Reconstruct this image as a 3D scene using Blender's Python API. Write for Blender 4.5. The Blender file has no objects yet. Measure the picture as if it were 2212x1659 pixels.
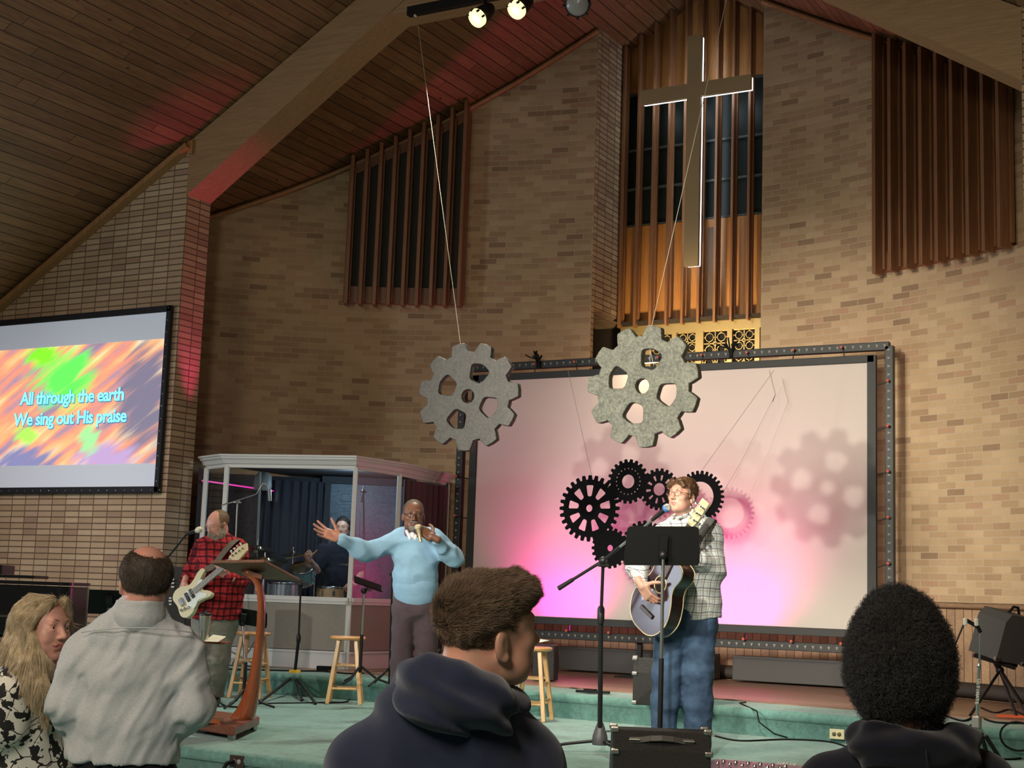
import bpy, bmesh, math, random
import numpy as np
from mathutils import Matrix, Vector, Euler
random.seed(7); rng = np.random.default_rng(7)
sc = bpy.context.scene
COL = sc.collection
PI = math.pi
# ---------------------------------------------------------------- camera
F0 = 3138.0; YAW, PIT, ROL = .5163, .1455, .03504; EYE = 1.66
cf = np.array([-np.sin(YAW)*np.cos(PIT), np.cos(YAW)*np.cos(PIT), np.sin(PIT)])
_rt = np.array([np.cos(YAW), np.sin(YAW), 0]); _up = np.cross(_rt, cf)
cR = np.cos(ROL)*_rt+np.sin(ROL)*_up; cU = -np.sin(ROL)*_rt+np.cos(ROL)*_up
cam = bpy.data.cameras.new('camera'); camo = bpy.data.objects.new('camera', cam); COL.objects.link(camo)
camo.matrix_world = Matrix([[cR[0], cU[0], -cf[0], 0], [cR[1], cU[1], -cf[1], 0], [cR[2], cU[2], -cf[2], EYE], [0, 0, 0, 1]])
cam.lens = F0/2212*36; cam.sensor_width = 36; cam.clip_start = .05
sc.camera = camo
sc.view_settings.view_transform = 'Standard'; sc.view_settings.look = 'None'
sc.view_settings.gamma = 1; sc.view_settings.use_curve_mapping = False
sc.view_settings.exposure = 0.36
CP = np.array([0, 0, EYE])
def ray(x, y): return cf+cR*(x-1106)/F0-cU*(y-829.5)/F0
def atD(x, y, d): return Vector(CP+ray(x, y)*d)                 # point of the room seen at a pixel, at a distance ...
def atZ(x, y, z): r = ray(x, y); return Vector(CP+r*(z-EYE)/r[2])   # ... at a height
def atY(x, y, v): r = ray(x, y); return Vector(CP+r*v/r[1])          # ... on a plane across the room
# ---------------------------------------------------------------- world and lights
w = bpy.data.worlds.new('world'); sc.world = w; w.use_nodes = True
w.node_tree.nodes['Background'].inputs[0].default_value = (.5, .42, .36, 1)
w.node_tree.nodes['Background'].inputs[1].default_value = .02
def light(name, kind, loc, target=None, energy=100, color=(1, 1, 1), size=.1, angle=60, blend=.3, shape=None, sy=None):
    l = bpy.data.lights.new(name, kind); o = bpy.data.objects.new(name, l); COL.objects.link(o)
    l.energy = energy; l.color = color; o.location = loc
    if kind == 'AREA':
        l.size = size
        if sy: l.shape = 'RECTANGLE'; l.size_y = sy
    else: l.shadow_soft_size = size
    if kind == 'SPOT': l.spot_size = math.radians(angle); l.spot_blend = blend
    if target is not None:
        o.rotation_euler = (Vector(target)-Vector(loc)).to_track_quat('-Z', 'Y').to_euler()
    return o
# added fill lamps behind and beside the camera, no fixtures known there
light('fill_lamp', 'SPOT', (-6.4, -2, 6.4), (-6.4, 5, 0), 700, (1, .80, .58), 1.2, 110, .8)
light('fill_lamp', 'AREA', (-13.6, 5.0, 3.0), (-4.5, 4.6, 1.5), 210, (.80, .88, 1), 1.4)  # cool side light added for the bluish rims, from the left
light('wing_fill', 'SPOT', (-10.5, 5.0, 5.0), (-12.8, 11.7, 1.7), 560, (1, .90, .90), .5, 50, 1)  # added to brighten the lower left wing wall
light('fill_lamp', 'AREA', (-1.5, -1.2, 4.4), (-2.8, 4.2, 1.4), 150, (1, .88, .74), 1.2)
light('fill_lamp', 'SPOT', (-2.0, 2.5, 6.2), (-2.4, 13, .9), 620, (1, .82, .58), .8, 66, .9)
# front-of-house stage spots and one added soft fill: the spots' shadows of the hanging gears fall on the screen
light('stage_spot_or_fill', 'SPOT', (-4.7, -4.5, 4.6), (-4.8, 12.5, 2.95), 3900, (1, .92, .78), .14, 20, .8)
light('stage_spot_or_fill', 'SPOT', (-5.6, -3.0, 5.6), (-4.4, 13, 2.4), 5000, (1, .90, .74), 1.0, 25, .9)  # wide soft fill, added to weaken the gear shadows
light('stage_spot_or_fill', 'SPOT', (-9.6, -3.5, 5.2), (-7.4, 10.5, 1.2), 1100, (1, .95, .88), .07, 30, .4)
light('stage_spot_or_fill', 'SPOT', (-1.4, 2.0, 6.0), (-3.9, 9.1, 1.9), 1500, (1, .95, .86), .05, 18, .6)
# track lights
light('track_spot', 'SPOT', (-6.94, 11.1, 6.95), (-7.0, 9.3, .6), 560, (1, .93, .75), .06, 75, .6)
light('track_spot', 'SPOT', (-6.51, 11.1, 6.95), (-5.0, 9.6, .6), 560, (1, .93, .75), .06, 75, .6)
# warm wash below the cross, from behind the screen's top edge
light('cross_uplight', 'SPOT', (-6.46, 14.42, 4.02), (-6.46, 15.9, 4.60), 190, (1, .74, .38), .08, 92, .9)
light('niche_lamp', 'POINT', (-6.46, 14.45, 4.12), None, 11, (1, .74, .38), .06)
# magenta colour washes
light('magenta_uplight', 'SPOT', (-10.66, 12.02, 3.12), (-10.80, 11.84, 6.3), 95, (1, .035, .28), .04, 34, .8)
light('screen_wash', 'SPOT', (-7.25, 14.78, 1.24), (-7.3, 14.2, 1.95), 250, (1, .010, .34), .1, 104, 1)
light('screen_wash', 'SPOT', (-5.32, 14.78, 1.24), (-5.3, 14.2, 1.95), 250, (1, .010, .34), .1, 104, 1)
# inside the drum booth
light('booth_light', 'POINT', (-9.4, 13.0, 2.85), None, 16, (.6, .85, 1), .08)
# ---------------------------------------------------------------- node helpers
def nd(nt, t, ins=None, **kw):
    n = nt.nodes.new('ShaderNode'+t)
    for k, v in kw.items(): setattr(n, k, v)
    for k, v in (ins or {}).items():
        if isinstance(v, bpy.types.NodeSocket): nt.links.new(v, n.inputs[k])
        else: n.inputs[k].default_value = v
    return n
def newmat(name):
    m = bpy.data.materials.new(name); m.use_nodes = True
    nt = m.node_tree; b = nt.nodes['Principled BSDF']
    return m, nt, b
def srgb(r, g, b):
    f = lambda c: ((c/255+.055)/1.055)**2.4 if c/255 > .04045 else c/255/12.92
    return (f(r), f(g), f(b), 1)
def lin(c): return tuple(c)+(1,) if len(c) == 3 else tuple(c)
def mth(nt, op, a, b=0.0, c=None):
    ins = {0: a, 1: b}
    if c is not None: ins[2] = c
    return nd(nt, 'Math', ins, operation=op).outputs[0]
def mix(nt, f, a, b, mode='MIX'):
    n = nt.nodes.new('ShaderNodeMix'); n.data_type = 'RGBA'; n.blend_type = mode
    for k, v in ((0, f), (6, a), (7, b)):
        if isinstance(v, bpy.types.NodeSocket): nt.links.new(v, n.inputs[k])
        else: n.inputs[k].default_value = v
    return n.outputs[2]
def ramp(nt, f, stops, interp='LINEAR'):
    n = nt.nodes.new('ShaderNodeValToRGB'); nt.links.new(f, n.inputs[0]); e = n.color_ramp
    e.interpolation = interp
    while len(e.elements) < len(stops): e.elements.new(.5)
    for el, (p, c) in zip(e.elements, stops): el.position = p; el.color = lin(c)
    return n.outputs[0]
def bump(nt, b, h, strength=.3, dist=.01):
    n = nd(nt, 'Bump', {'Height': h, 'Strength': strength, 'Distance': dist}); nt.links.new(n.outputs[0], b.inputs['Normal'])
def simple(name, col, rough=.6, metal=0.0, spec=.5, noise=0.0, nscale=20, bmp=0.0, bscale=200, sheen=0, coat=0, emit=None, estr=0, space='Object'):
    m, nt, b = newmat(name); col = lin(col)
    b.inputs['Base Color'].default_value = col; b.inputs['Roughness'].default_value = rough
    b.inputs['Metallic'].default_value = metal; b.inputs['Specular IOR Level'].default_value = spec
    if sheen: b.inputs['Sheen Weight'].default_value = sheen
    if coat: b.inputs['Coat Weight'].default_value = coat; b.inputs['Coat Roughness'].default_value = .1
    if noise or bmp: tc = nd(nt, 'TexCoord').outputs[space]
    if noise:
        n = nd(nt, 'TexNoise', {'Vector': tc, 'Scale': nscale, 'Detail': 4.0})
        c2 = tuple(max(0, x*(1-noise)) for x in col[:3])+(1,); c3 = tuple(min(1, x*(1+noise)) for x in col[:3])+(1,)
        nt.links.new(ramp(nt, n.outputs[0], [(.3, c2), (.7, c3)]), b.inputs['Base Color'])
    if bmp:
        n = nd(nt, 'TexNoise', {'Vector': tc, 'Scale': bscale, 'Detail': 3.0}); bump(nt, b, n.outputs[0], bmp, .01)
    if emit: b.inputs['Emission Color'].default_value = lin(emit); b.inputs['Emission Strength'].default_value = estr
    return m
def brick_mat(name, stack, tones, mortar, msize=.006, rake=.6):
    m, nt, b = newmat(name)
    uv = nd(nt, 'UVMap').outputs[0]; s = nd(nt, 'SeparateXYZ', {0: uv})
    W_, H_ = .213, .0677
    row = mth(nt, 'FLOOR', mth(nt, 'DIVIDE', s.outputs[1], H_))
    u = mth(nt, 'DIVIDE', s.outputs[0], W_)
    if not stack: u = mth(nt, 'ADD', u, mth(nt, 'MULTIPLY', mth(nt, 'PINGPONG', row, 1.0), .5))
    col = mth(nt, 'FLOOR', u)
    fu = mth(nt, 'MULTIPLY', mth(nt, 'PINGPONG', u, .5), W_)              # distance to the joint, metres
    fv = mth(nt, 'MULTIPLY', mth(nt, 'PINGPONG', mth(nt, 'DIVIDE', s.outputs[1], H_), .5), H_)
    d = mth(nt, 'MINIMUM', fu, fv)
    jit = nd(nt, 'TexNoise', {'Vector': uv, 'Scale': 60.0}).outputs[0]
    d = mth(nt, 'ADD', d, mth(nt, 'MULTIPLY', mth(nt, 'SUBTRACT', jit, .5), .004))
    mask = nd(nt, 'MapRange', {0: d, 1: msize*.5, 2: msize*1.1}).outputs[0]
    wn = nd(nt, 'TexWhiteNoise', {'Vector': nd(nt, 'CombineXYZ', {0: col, 1: row}).outputs[0]}, noise_dimensions='2D')
    c = ramp(nt, wn.outputs[0], tones, 'CONSTANT')
    big = nd(nt, 'TexNoise', {'Vector': uv, 'Scale': 1.2, 'Detail': 3.0}).outputs[0]
    c = mix(nt, 1.0, c, ramp(nt, big, [(.3, (.88, .86, .84)), (.7, (1.08, 1.08, 1.08))]), 'MULTIPLY')
    gr = nd(nt, 'TexNoise', {'Vector': uv, 'Scale': 130.0, 'Detail': 4.0}).outputs[0]
    c = mix(nt, 1.0, c, ramp(nt, gr, [(.3, (.82, .82, .82)), (.7, (1.14, 1.14, 1.14))]), 'MULTIPLY')
    c = mix(nt, mask, lin(mortar), c)
    nt.links.new(c, b.inputs['Base Color']); b.inputs['Roughness'].default_value = .92; b.inputs['Specular IOR Level'].default_value = .2
    h = mth(nt, 'ADD', mth(nt, 'MULTIPLY', mask, 1.0), mth(nt, 'MULTIPLY', gr, .25))
    bump(nt, b, h, rake, .008)
    return m
def wood(name, c1, c2, scale=(1, 1, 1), gscale=6, rough=.5, coord='Object', coat=0, dist=2.0, axis='Z', boards=0, bw=.1, groove=(.02, .01, .005)):
    """grain runs along `axis`; boards: board width in metres measured along the first other axis"""
    m, nt, b = newmat(name)
    tc = nd(nt, 'TexCoord').outputs[coord] if coord != 'UV' else nd(nt, 'UVMap').outputs[0]
    sc_ = {'X': (.06, 1, 1), 'Y': (1, .06, 1), 'Z': (1, 1, .06)}[axis]
    mp = nd(nt, 'Mapping', {'Vector': tc, 'Scale': tuple(a*b_ for a, b_ in zip(sc_, scale))}).outputs[0]
    n = nd(nt, 'TexNoise', {'Vector': mp, 'Scale': float(gscale*3), 'Detail': 6.0, 'Distortion': dist})
    n2 = nd(nt, 'TexNoise', {'Vector': mp, 'Scale': float(gscale*18), 'Detail': 2.0})
    f = mth(nt, 'ADD', mth(nt, 'MULTIPLY', n.outputs[0], .7), mth(nt, 'MULTIPLY', n2.outputs[0], .3))
    c = ramp(nt, f, [(.32, c1), (.68, c2)])
    if boards:
        s = nd(nt, 'SeparateXYZ', {0: tc}); i = 1 if axis == 'X' else 0
        u = mth(nt, 'DIVIDE', s.outputs[i], bw)
        wn = nd(nt, 'TexWhiteNoise', {'W': mth(nt, 'FLOOR', u)}, noise_dimensions='1D').outputs[0]
        c = mix(nt, 1.0, c, ramp(nt, wn, [(0, (.72, .7, .68)), (1, (1.2, 1.18, 1.15))]), 'MULTIPLY')
        fu = mth(nt, 'PINGPONG', u, .5)
        c = mix(nt, nd(nt, 'MapRange', {0: fu, 1: .015, 2: .05}).outputs[0], lin(groove), c)
    nt.links.new(c, b.inputs['Base Color']); b.inputs['Roughness'].default_value = rough
    if coat: b.inputs['Coat Weight'].default_value = coat; b.inputs['Coat Roughness'].default_value = .12
    bump(nt, b, f, .08, .004)
    return m
# ---------------------------------------------------------------- mesh helpers
WM = {}
def tag(o, label=None, cat=None, group=None, kind=None):
    if label: o['label'] = label
    if cat: o['category'] = cat
    if group: o['group'] = group
    if kind: o['kind'] = kind
    return o
def empty(name, loc, label=None, cat=None, group=None, rz=0, kind=None):
    o = bpy.data.objects.new(name, None); COL.objects.link(o); o.location = loc; o.rotation_euler = (0, 0, rz)
    o.empty_display_size = .1
    WM[o.name] = Matrix.Translation(Vector(loc)) @ Matrix.Rotation(rz, 4, 'Z')
    return tag(o, label, cat, group, kind)
def link(o, parent=None):
    COL.objects.link(o)
    if parent is not None:
        o.parent = parent; WM[o.name] = WM.get(parent.name, Matrix.Identity(4))
    else: WM[o.name] = Matrix.Identity(4)
    return o
def frame(d, up=(0, 0, 1)):
    """3x3 with columns side, up', d"""
    d = Vector(d).normalized(); u = Vector(up)
    if abs(d.dot(u)) > .98: u = Vector((1, 0, 0))
    s = u.cross(d).normalized(); v = d.cross(s)
    return s, v, d
class MB:
    def __init__(s): s.v = []; s.f = []; s.sm = []; s.mi = []; s.cur = 0
    def add(s, vs, fs, smooth=False):
        n = len(s.v); s.v += [tuple(p) for p in vs]
        for f in fs: s.f.append([i+n for i in f]); s.sm.append(smooth); s.mi.append(s.cur)
        return s
    def box(s, c, size, rot=None, bev=0.0):
        x, y, z = (a/2 for a in size); c = Vector(c)
        if bev:
            k = bev; pts = []
            bm = bmesh.new(); bmesh.ops.create_cube(bm, size=1)
            for v in bm.verts: v.co = Vector((v.co.x*x*2, v.co.y*y*2, v.co.z*z*2))
            bmesh.ops.bevel(bm, geom=bm.edges[:], offset=min(k, .49*min(size)), segments=2, affect='EDGES', profile=.5)
            pts = [v.co.copy() for v in bm.verts]; fs = [[v.index for v in f.verts] for f in bm.faces]; bm.free()
        else:
            pts = [Vector((a, b, d)) for d in (-z, z) for b in (-y, y) for a in (-x, x)]
            fs = [[0, 2, 3, 1], [4, 5, 7, 6], [0, 1, 5, 4], [2, 6, 7, 3], [0, 4, 6, 2], [1, 3, 7, 5]]
        if rot is not None: pts = [rot @ p for p in pts]
        return s.add([p+c for p in pts], fs)
    def bar(s, a, b, w, h, up=(0, 0, 1), bev=0.0):
        a, b = Vector(a), Vector(b); S, U, D_ = frame(b-a, up)
        R = Matrix((S, U, D_)).transposed()
        return s.box((a+b)/2, (w, h, (b-a).length), R, bev)
    def tube(s, pts, r, n=10, cap=True, ell=1.0, up=(0, 0, 1)):
        pts = [Vector(p) for p in pts]; k = len(pts)
        rs = r if isinstance(r, (list, tuple)) else [r]*k
        rings = []; S = None
        for i, p in enumerate(pts):
            d = (pts[min(i+1, k-1)]-pts[max(i-1, 0)])
            if d.length < 1e-9: d = Vector((0, 0, 1))
            d.normalize()
            if S is None: S, U, _ = frame(d, up)
            else:
                S = (S-d*S.dot(d))
                S = S.normalized() if S.length > 1e-6 else frame(d, up)[0]
                U = d.cross(S)
            rings.append([p+(S*math.cos(a)*rs[i]+U*math.sin(a)*rs[i]*ell) for a in [2*PI*j/n for j in range(n)]])
        vs = [q for rg in rings for q in rg]
        fs = [[i*n+j, i*n+(j+1) % n, (i+1)*n+(j+1) % n, (i+1)*n+j] for i in range(k-1) for j in range(n)]
        s.add(vs, fs, True)
        if cap:
            s.add(rings[0], [list(range(n))[::-1]]); s.add(rings[-1], [list(range(n))])
        return s
    def lathe(s, prof, c=(0, 0, 0), n=24, R=None, smooth=True):
        """prof: (radius, height) pairs along local z; R: 3x3 rotation"""
        c = Vector(c); vs = []
        for r, h in prof:
            for j in range(n):
                p = Vector((r*math.cos(2*PI*j/n), r*math.sin(2*PI*j/n), h))
                vs.append((R @ p if R is not None else p)+c)
        k = len(prof); fs = [[i*n+j, i*n+(j+1) % n, (i+1)*n+(j+1) % n, (i+1)*n+j] for i in range(k-1) for j in range(n)]
        s.add(vs, fs, smooth)
        if prof[0][0] > 1e-4: s.add(vs[:n], [list(range(n))[::-1]])
        if prof[-1][0] > 1e-4: s.add(vs[-n:], [list(range(n))])
        return s
    def ball(s, c, r, n=12, R=None):
        r = (r, r, r) if not isinstance(r, (tuple, list)) else r; c = Vector(c); vs = []; m = max(6, n//2+2)
        for i in range(m+1):
            t = PI*i/m
            for j in range(n):
                p = Vector((r[0]*math.sin(t)*math.cos(2*PI*j/n), r[1]*math.sin(t)*math.sin(2*PI*j/n), r[2]*math.cos(t)))
                vs.append((R @ p if R is not None else p)+c)
        fs = [[i*n+j, (i+1)*n+j, (i+1)*n+(j+1) % n, i*n+(j+1) % n] for i in range(m) for j in range(n)]
        return s.add(vs, fs, True)
    def prism(s, poly, M_, t, smooth=False):
        """2-D outline in the local xy plane of matrix M_ (4x4), thickness t along local z"""
        n = len(poly); a = [M_ @ Vector((x, y, -t/2)) for x, y in poly]; b = [M_ @ Vector((x, y, t/2)) for x, y in poly]
        s.add(a+b, [[i, (i+1) % n, n+(i+1) % n, n+i] for i in range(n)], smooth)
        s.add(a, [list(range(n))[::-1]]); s.add(b, [list(range(n))])
        return s
    def quad(s, *p): return s.add(p, [list(range(len(p)))])
    def build(s, name, mats, parent=None, uv=None, label=None, bevel=0.0, subd=0, kind=None, merge=False):
        me = bpy.data.meshes.new(name); vs = s.v
        o = bpy.data.objects.new(name, me); link(o, parent)
        Mi = WM[o.name].inverted()
        vs = [tuple(Mi @ Vector(p)) for p in s.v] if parent is not None else s.v
        me.from_pydata(vs, [], s.f)
        for i, m in enumerate(mats if isinstance(mats, (list, tuple)) else [mats]): me.materials.append(m)
        me.polygons.foreach_set('use_smooth', s.sm); me.polygons.foreach_set('material_index', s.mi)
        if uv:
            ul = me.uv_layers.new(name='UVMap'); wv = s.v
            for p in me.polygons:
                for li in p.loop_indices: ul.data[li].uv = uv(Vector(wv[me.loops[li].vertex_index]), p)
        if merge:
            bm = bmesh.new(); bm.from_mesh(me); bmesh.ops.remove_doubles(bm, verts=bm.verts[:], dist=1e-5); bm.to_mesh(me); bm.free()
        me.update()
        if bevel:
            md = o.modifiers.new('bevel', 'BEVEL'); md.width = bevel; md.segments = 2; md.limit_method = 'ANGLE'
        if subd:
            md = o.modifiers.new('sub', 'SUBSURF'); md.levels = md.render_levels = subd
        if label: o['label'] = label
        if kind: o['kind'] = kind
        return o
def islands(o):
    """give every loose piece of a part's mesh an object of its own"""
    bm = bmesh.new(); bm.from_mesh(o.data); bm.verts.ensure_lookup_table(); left = set(range(len(bm.verts))); grp = []
    while left:
        st = [left.pop()]; g = set(st)
        while st:
            v = bm.verts[st.pop()]
            for e in v.link_edges:
                w_ = e.other_vert(v).index
                if w_ in left: left.discard(w_); g.add(w_); st.append(w_)
        grp.append(g)
    for g in grp[1:]:
        b2 = bm.copy(); b2.verts.ensure_lookup_table(); bmesh.ops.delete(b2, geom=[v for v in b2.verts if v.index not in g], context='VERTS')
        me = bpy.data.meshes.new(o.name); b2.to_mesh(me); b2.free(); [me.materials.append(m) for m in o.data.materials]
        c = o.copy(); c.data = me; COL.objects.link(c); WM[c.name] = WM[o.name]
    bmesh.ops.delete(bm, geom=[v for v in bm.verts if v.index not in grp[0]], context='VERTS'); bm.to_mesh(o.data); bm.free()
def copy_tree(o, parent=None):
    c = o.copy(); COL.objects.link(c)
    if parent is not None: c.parent = parent
    for ch in [x for x in bpy.data.objects if x.parent is o]: copy_tree(ch, c)
    return c
def curve_plate(name, loops, M_, t, material, parent=None, bev=0.0, smoothloops=()):
    """a flat plate with holes: first loop the outline, the rest holes"""
    cu = bpy.data.curves.new(name, 'CURVE'); cu.dimensions = '2D'; cu.fill_mode = 'BOTH'; cu.extrude = t/2; cu.bevel_depth = bev; cu.bevel_resolution = 1
    for lp in loops:
        sp = cu.splines.new('POLY'); sp.points.add(len(lp)-1); sp.use_cyclic_u = True
        for q, (x, y) in zip(sp.points, lp): q.co = (x, y, 0, 1)
    cu.materials.append(material)
    t_ = bpy.data.objects.new('tmp', cu); COL.objects.link(t_); bpy.context.view_layer.update()
    me = bpy.data.meshes.new_from_object(t_.evaluated_get(bpy.context.evaluated_depsgraph_get())); me.name = name
    bpy.data.objects.remove(t_); bpy.data.curves.remove(cu)
    o = bpy.data.objects.new(name, me); link(o, parent)
    me.transform((WM[o.name].inverted() @ M_) if parent is not None else M_)
    return o
def text(name, body, M_, size, material, parent=None, ext=.001, off=0.0, align='CENTER', spacing=1.0):
    cu = bpy.data.curves.new(name, 'FONT'); cu.body = body; cu.size = size; cu.extrude = ext; cu.offset = off
    cu.align_x = align; cu.align_y = 'CENTER'; cu.space_character = spacing; cu.materials.append(material); cu.resolution_u = 4
    t_ = bpy.data.objects.new('tmp', cu); COL.objects.link(t_); bpy.context.view_layer.update()
    me = bpy.data.meshes.new_from_object(t_.evaluated_get(bpy.context.evaluated_depsgraph_get())); me.name = name
    bpy.data.objects.remove(t_); bpy.data.curves.remove(cu)
    o = bpy.data.objects.new(name, me); link(o, parent)
    me.transform((WM[o.name].inverted() @ M_) if parent is not None else M_)
    return o
def onY(x, y, z):       # matrix: local x -> +X, local y -> +Z, local z -> -Y (faces the seats)
    return Matrix(((1, 0, 0, x), (0, 0, -1, y), (0, 1, 0, z), (0, 0, 0, 1)))
# ================================================================ THE SETTING
AX, RZ, SL = -6.45, 9.12, .583               # roof axis, ridge height, slope
OX, OY, RR = -6.45, 7.7, 7.4                 # the curved chancel wall
def roof(x): return RZ-SL*abs(x-AX)
PY0, PY1 = 11.74, 12.12                      # front and back of the brick wing walls
PXL, PXR = -10.86, -2.04
ZF, ZS, ZT = 0.0, .64, .85                   # floor, stage, upper stage
m_brick = brick_mat('running_bond_brick', False, [(0, (.49, .355, .215)), (.3, (.44, .31, .185)), (.55, (.53, .39, .24)), (.78, (.385, .265, .16)), (.89, (.44, .285, .18)), (.96, (.31, .21, .13))], (.48, .385, .265), .005, .3)
m_stack = brick_mat('stack_bond_brick', True, [(0, (.50, .36, .23)), (.25, (.56, .42, .28)), (.5, (.45, .32, .21)), (.75, (.52, .38, .26)), (.92, (.40, .27, .19))], (.17, .11, .07), .006, 1.0)  # dark mortar colour carries the shadow in the raked joints
m_oak = wood('oak_trim', (.30, .15, .06), (.46, .25, .10), axis='Z', rough=.45)
m_slat = wood('redwood_slat', (.17, .072, .03), (.27, .125, .055), axis='Z', rough=.45)
m_panel = wood('cross_panel_wood', (.38, .165, .05), (.54, .26, .085), axis='Z', rough=.4)
m_wains = wood('wainscot_wood', (.30, .19, .11), (.42, .28, .17), axis='Z', rough=.55, coord='UV', boards=1, bw=.1, scale=(1, 1, 1))
m_cloth = simple('speaker_cloth', (.055, .05, .042), .95, noise=.15, nscale=300)
m_black = simple('black_metal', (.012, .012, .013), .45, .3)
m_blackmatte = simple('black_matte', (.007, .0075, .0075), .7, spec=.2)
m_chrome = simple('chrome', (.72, .72, .72), .18, 1)
m_steel = simple('brushed_steel', (.5, .49, .46), .32, 1)
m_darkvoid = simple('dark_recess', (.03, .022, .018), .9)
def carpet_mat(name, c):
    m, nt, b = newmat(name); tc = nd(nt, 'TexCoord').outputs['Object']
    n = nd(nt, 'TexNoise', {'Vector': tc, 'Scale': 3.0, 'Detail': 5.0}).outputs[0]
    n2 = nd(nt, 'TexNoise', {'Vector': tc, 'Scale': 160.0, 'Detail': 3.0}).outputs[0]
    n3 = nd(nt, 'TexNoise', {'Vector': tc, 'Scale': 24.0, 'Detail': 5.0, 'Roughness': .7}).outputs[0]
    f = mth(nt, 'ADD', mth(nt, 'MULTIPLY', n, .35), mth(nt, 'ADD', mth(nt, 'MULTIPLY', n2, .25), mth(nt, 'MULTIPLY', n3, .4)))
    nt.links.new(ramp(nt, f, [(.36, tuple(x*.62 for x in c)), (.62, tuple(min(1, x*1.3) for x in c))]), b.inputs['Base Color'])
    b.inputs['Roughness'].default_value = 1; b.inputs['Specular IOR Level'].default_value = .1
    b.inputs['Sheen Weight'].default_value = .25
    bump(nt, b, n2, .5, .006)
    return m
m_carpet = carpet_mat('teal_carpet', (.135, .275, .24))
def plank_mat():
    m, nt, b = newmat('pine_plank_ceiling')
    uv = nd(nt, 'UVMap').outputs[0]; s = nd(nt, 'SeparateXYZ', {0: uv})
    u = mth(nt, 'DIVIDE', s.outputs[0], .137); i = mth(nt, 'FLOOR', u)
    sh = nd(nt, 'TexWhiteNoise', {'W': i}, noise_dimensions='1D').outputs[0]
    vj = mth(nt, 'ADD', mth(nt, 'DIVIDE', s.outputs[1], 2.9), mth(nt, 'MULTIPLY', sh, 7.0)); j = mth(nt, 'FLOOR', vj)
    wn = nd(nt, 'TexWhiteNoise', {'Vector': nd(nt, 'CombineXYZ', {0: i, 1: j}).outputs[0]}, noise_dimensions='2D').outputs[0]
    v3 = nd(nt, 'CombineXYZ', {0: s.outputs[0], 1: mth(nt, 'MULTIPLY', s.outputs[1], .07), 2: mth(nt, 'MULTIPLY', wn, 31.0)}).outputs[0]
    g = nd(nt, 'TexNoise', {'Vector': v3, 'Scale': 26.0, 'Detail': 6.0, 'Distortion': 1.5}).outputs[0]
    c = ramp(nt, g, [(.3, (.165, .077, .036)), (.7, (.275, .145, .068))])
    c = mix(nt, 1.0, c, ramp(nt, wn, [(0, (.78, .76, .72)), (.5, (1, .96, .9)), (1, (1.22, 1.2, 1.15))]), 'MULTIPLY')
    kv = nd(nt, 'CombineXYZ', {0: mth(nt, 'MULTIPLY', s.outputs[0], 1.6), 1: s.outputs[1], 2: mth(nt, 'MULTIPLY', wn, 13.0)}).outputs[0]
    k = nd(nt, 'TexVoronoi', {'Vector': kv, 'Scale': 2.6, 'Randomness': 1.0}).outputs['Distance']
    c = mix(nt, nd(nt, 'MapRange', {0: k, 1: .04, 2: .09}).outputs[0], (.09, .035, .018, 1), c)
    gr = nd(nt, 'MapRange', {0: mth(nt, 'PINGPONG', u, .5), 1: .02, 2: .055}).outputs[0]
    en = nd(nt, 'MapRange', {0: mth(nt, 'PINGPONG', vj, .5), 1: .0006, 2: .0016}).outputs[0]
    msk = mth(nt, 'MULTIPLY', gr, en)
    c = mix(nt, msk, (.02, .008, .004, 1), c)
    nt.links.new(c, b.inputs['Base Color']); b.inputs['Roughness'].default_value = .5
    bump(nt, b, msk, .5, .01)
    return m
m_plank = plank_mat()
m_beam = wood('laminated_beam', (.27, .16, .075), (.40, .25, .12), axis='X', rough=.6, gscale=8)
# ---- floor, stage
mb = MB(); mb.quad((-16, -12, 0), (3.2, -12, 0), (3.2, 16.5, 0), (-16, 16.5, 0))
tag(mb.build('floor', m_carpet), kind='structure')
front = [(-16, 7.55), (-9.5, 7.5), (-7.5, 7.42), (-6.5, 7.35), (-5.5, 7.26), (-4.5, 7.12), (-3.4, 6.9), (-2.3, 6.6), (-1, 6.2), (3.2, 5.0)]
upper = [(-16, 11.3), (-10.9, 11.4), (-9.7, 11.46), (-8.8, 11.52), (-8.0, 11.54), (-7.1, 11.53), (-6.27, 11.48), (-5.3, 11.39), (-4.47, 11.29), (-3.3, 11.18), (-2.3, 11.08), (3.2, 10.9)]
def platform(name, edge, z0, z1, yb):
    mb = MB(); n = len(edge)
    prof = [(0.0, z0), (0.0, z1-.075), (-.022, z1-.07), (-.03, z1-.045), (-.024, z1-.015), (-.005, z1), (.03, z1)]   # rounded carpet nosing
    vs = []
    for x, y in edge:
        for dy, z in prof: vs.append((x, y+dy, z))
    k = len(prof)
    fs = [[i*k+j, (i+1)*k+j, (i+1)*k+j+1, i*k+j+1] for i in range(n-1) for j in range(k-1)]
    mb.add(vs, fs, True)
    top = [(x, y+.03, z1) for x, y in edge]
    for i in range(n-1): mb.quad(top[i], top[i+1], (top[i+1][0], yb, z1), (top[i][0], yb, z1))
    o = mb.build(name, m_carpet, merge=True); return tag(o, kind='structure')
platform('trim_1', front, 0, ZS, 11.6)['label'] = 'teal carpeted lower stage'
platform('trim_2', upper, ZS-.01, ZT, 16.4)['label'] = 'teal carpeted upper stage step'
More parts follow.
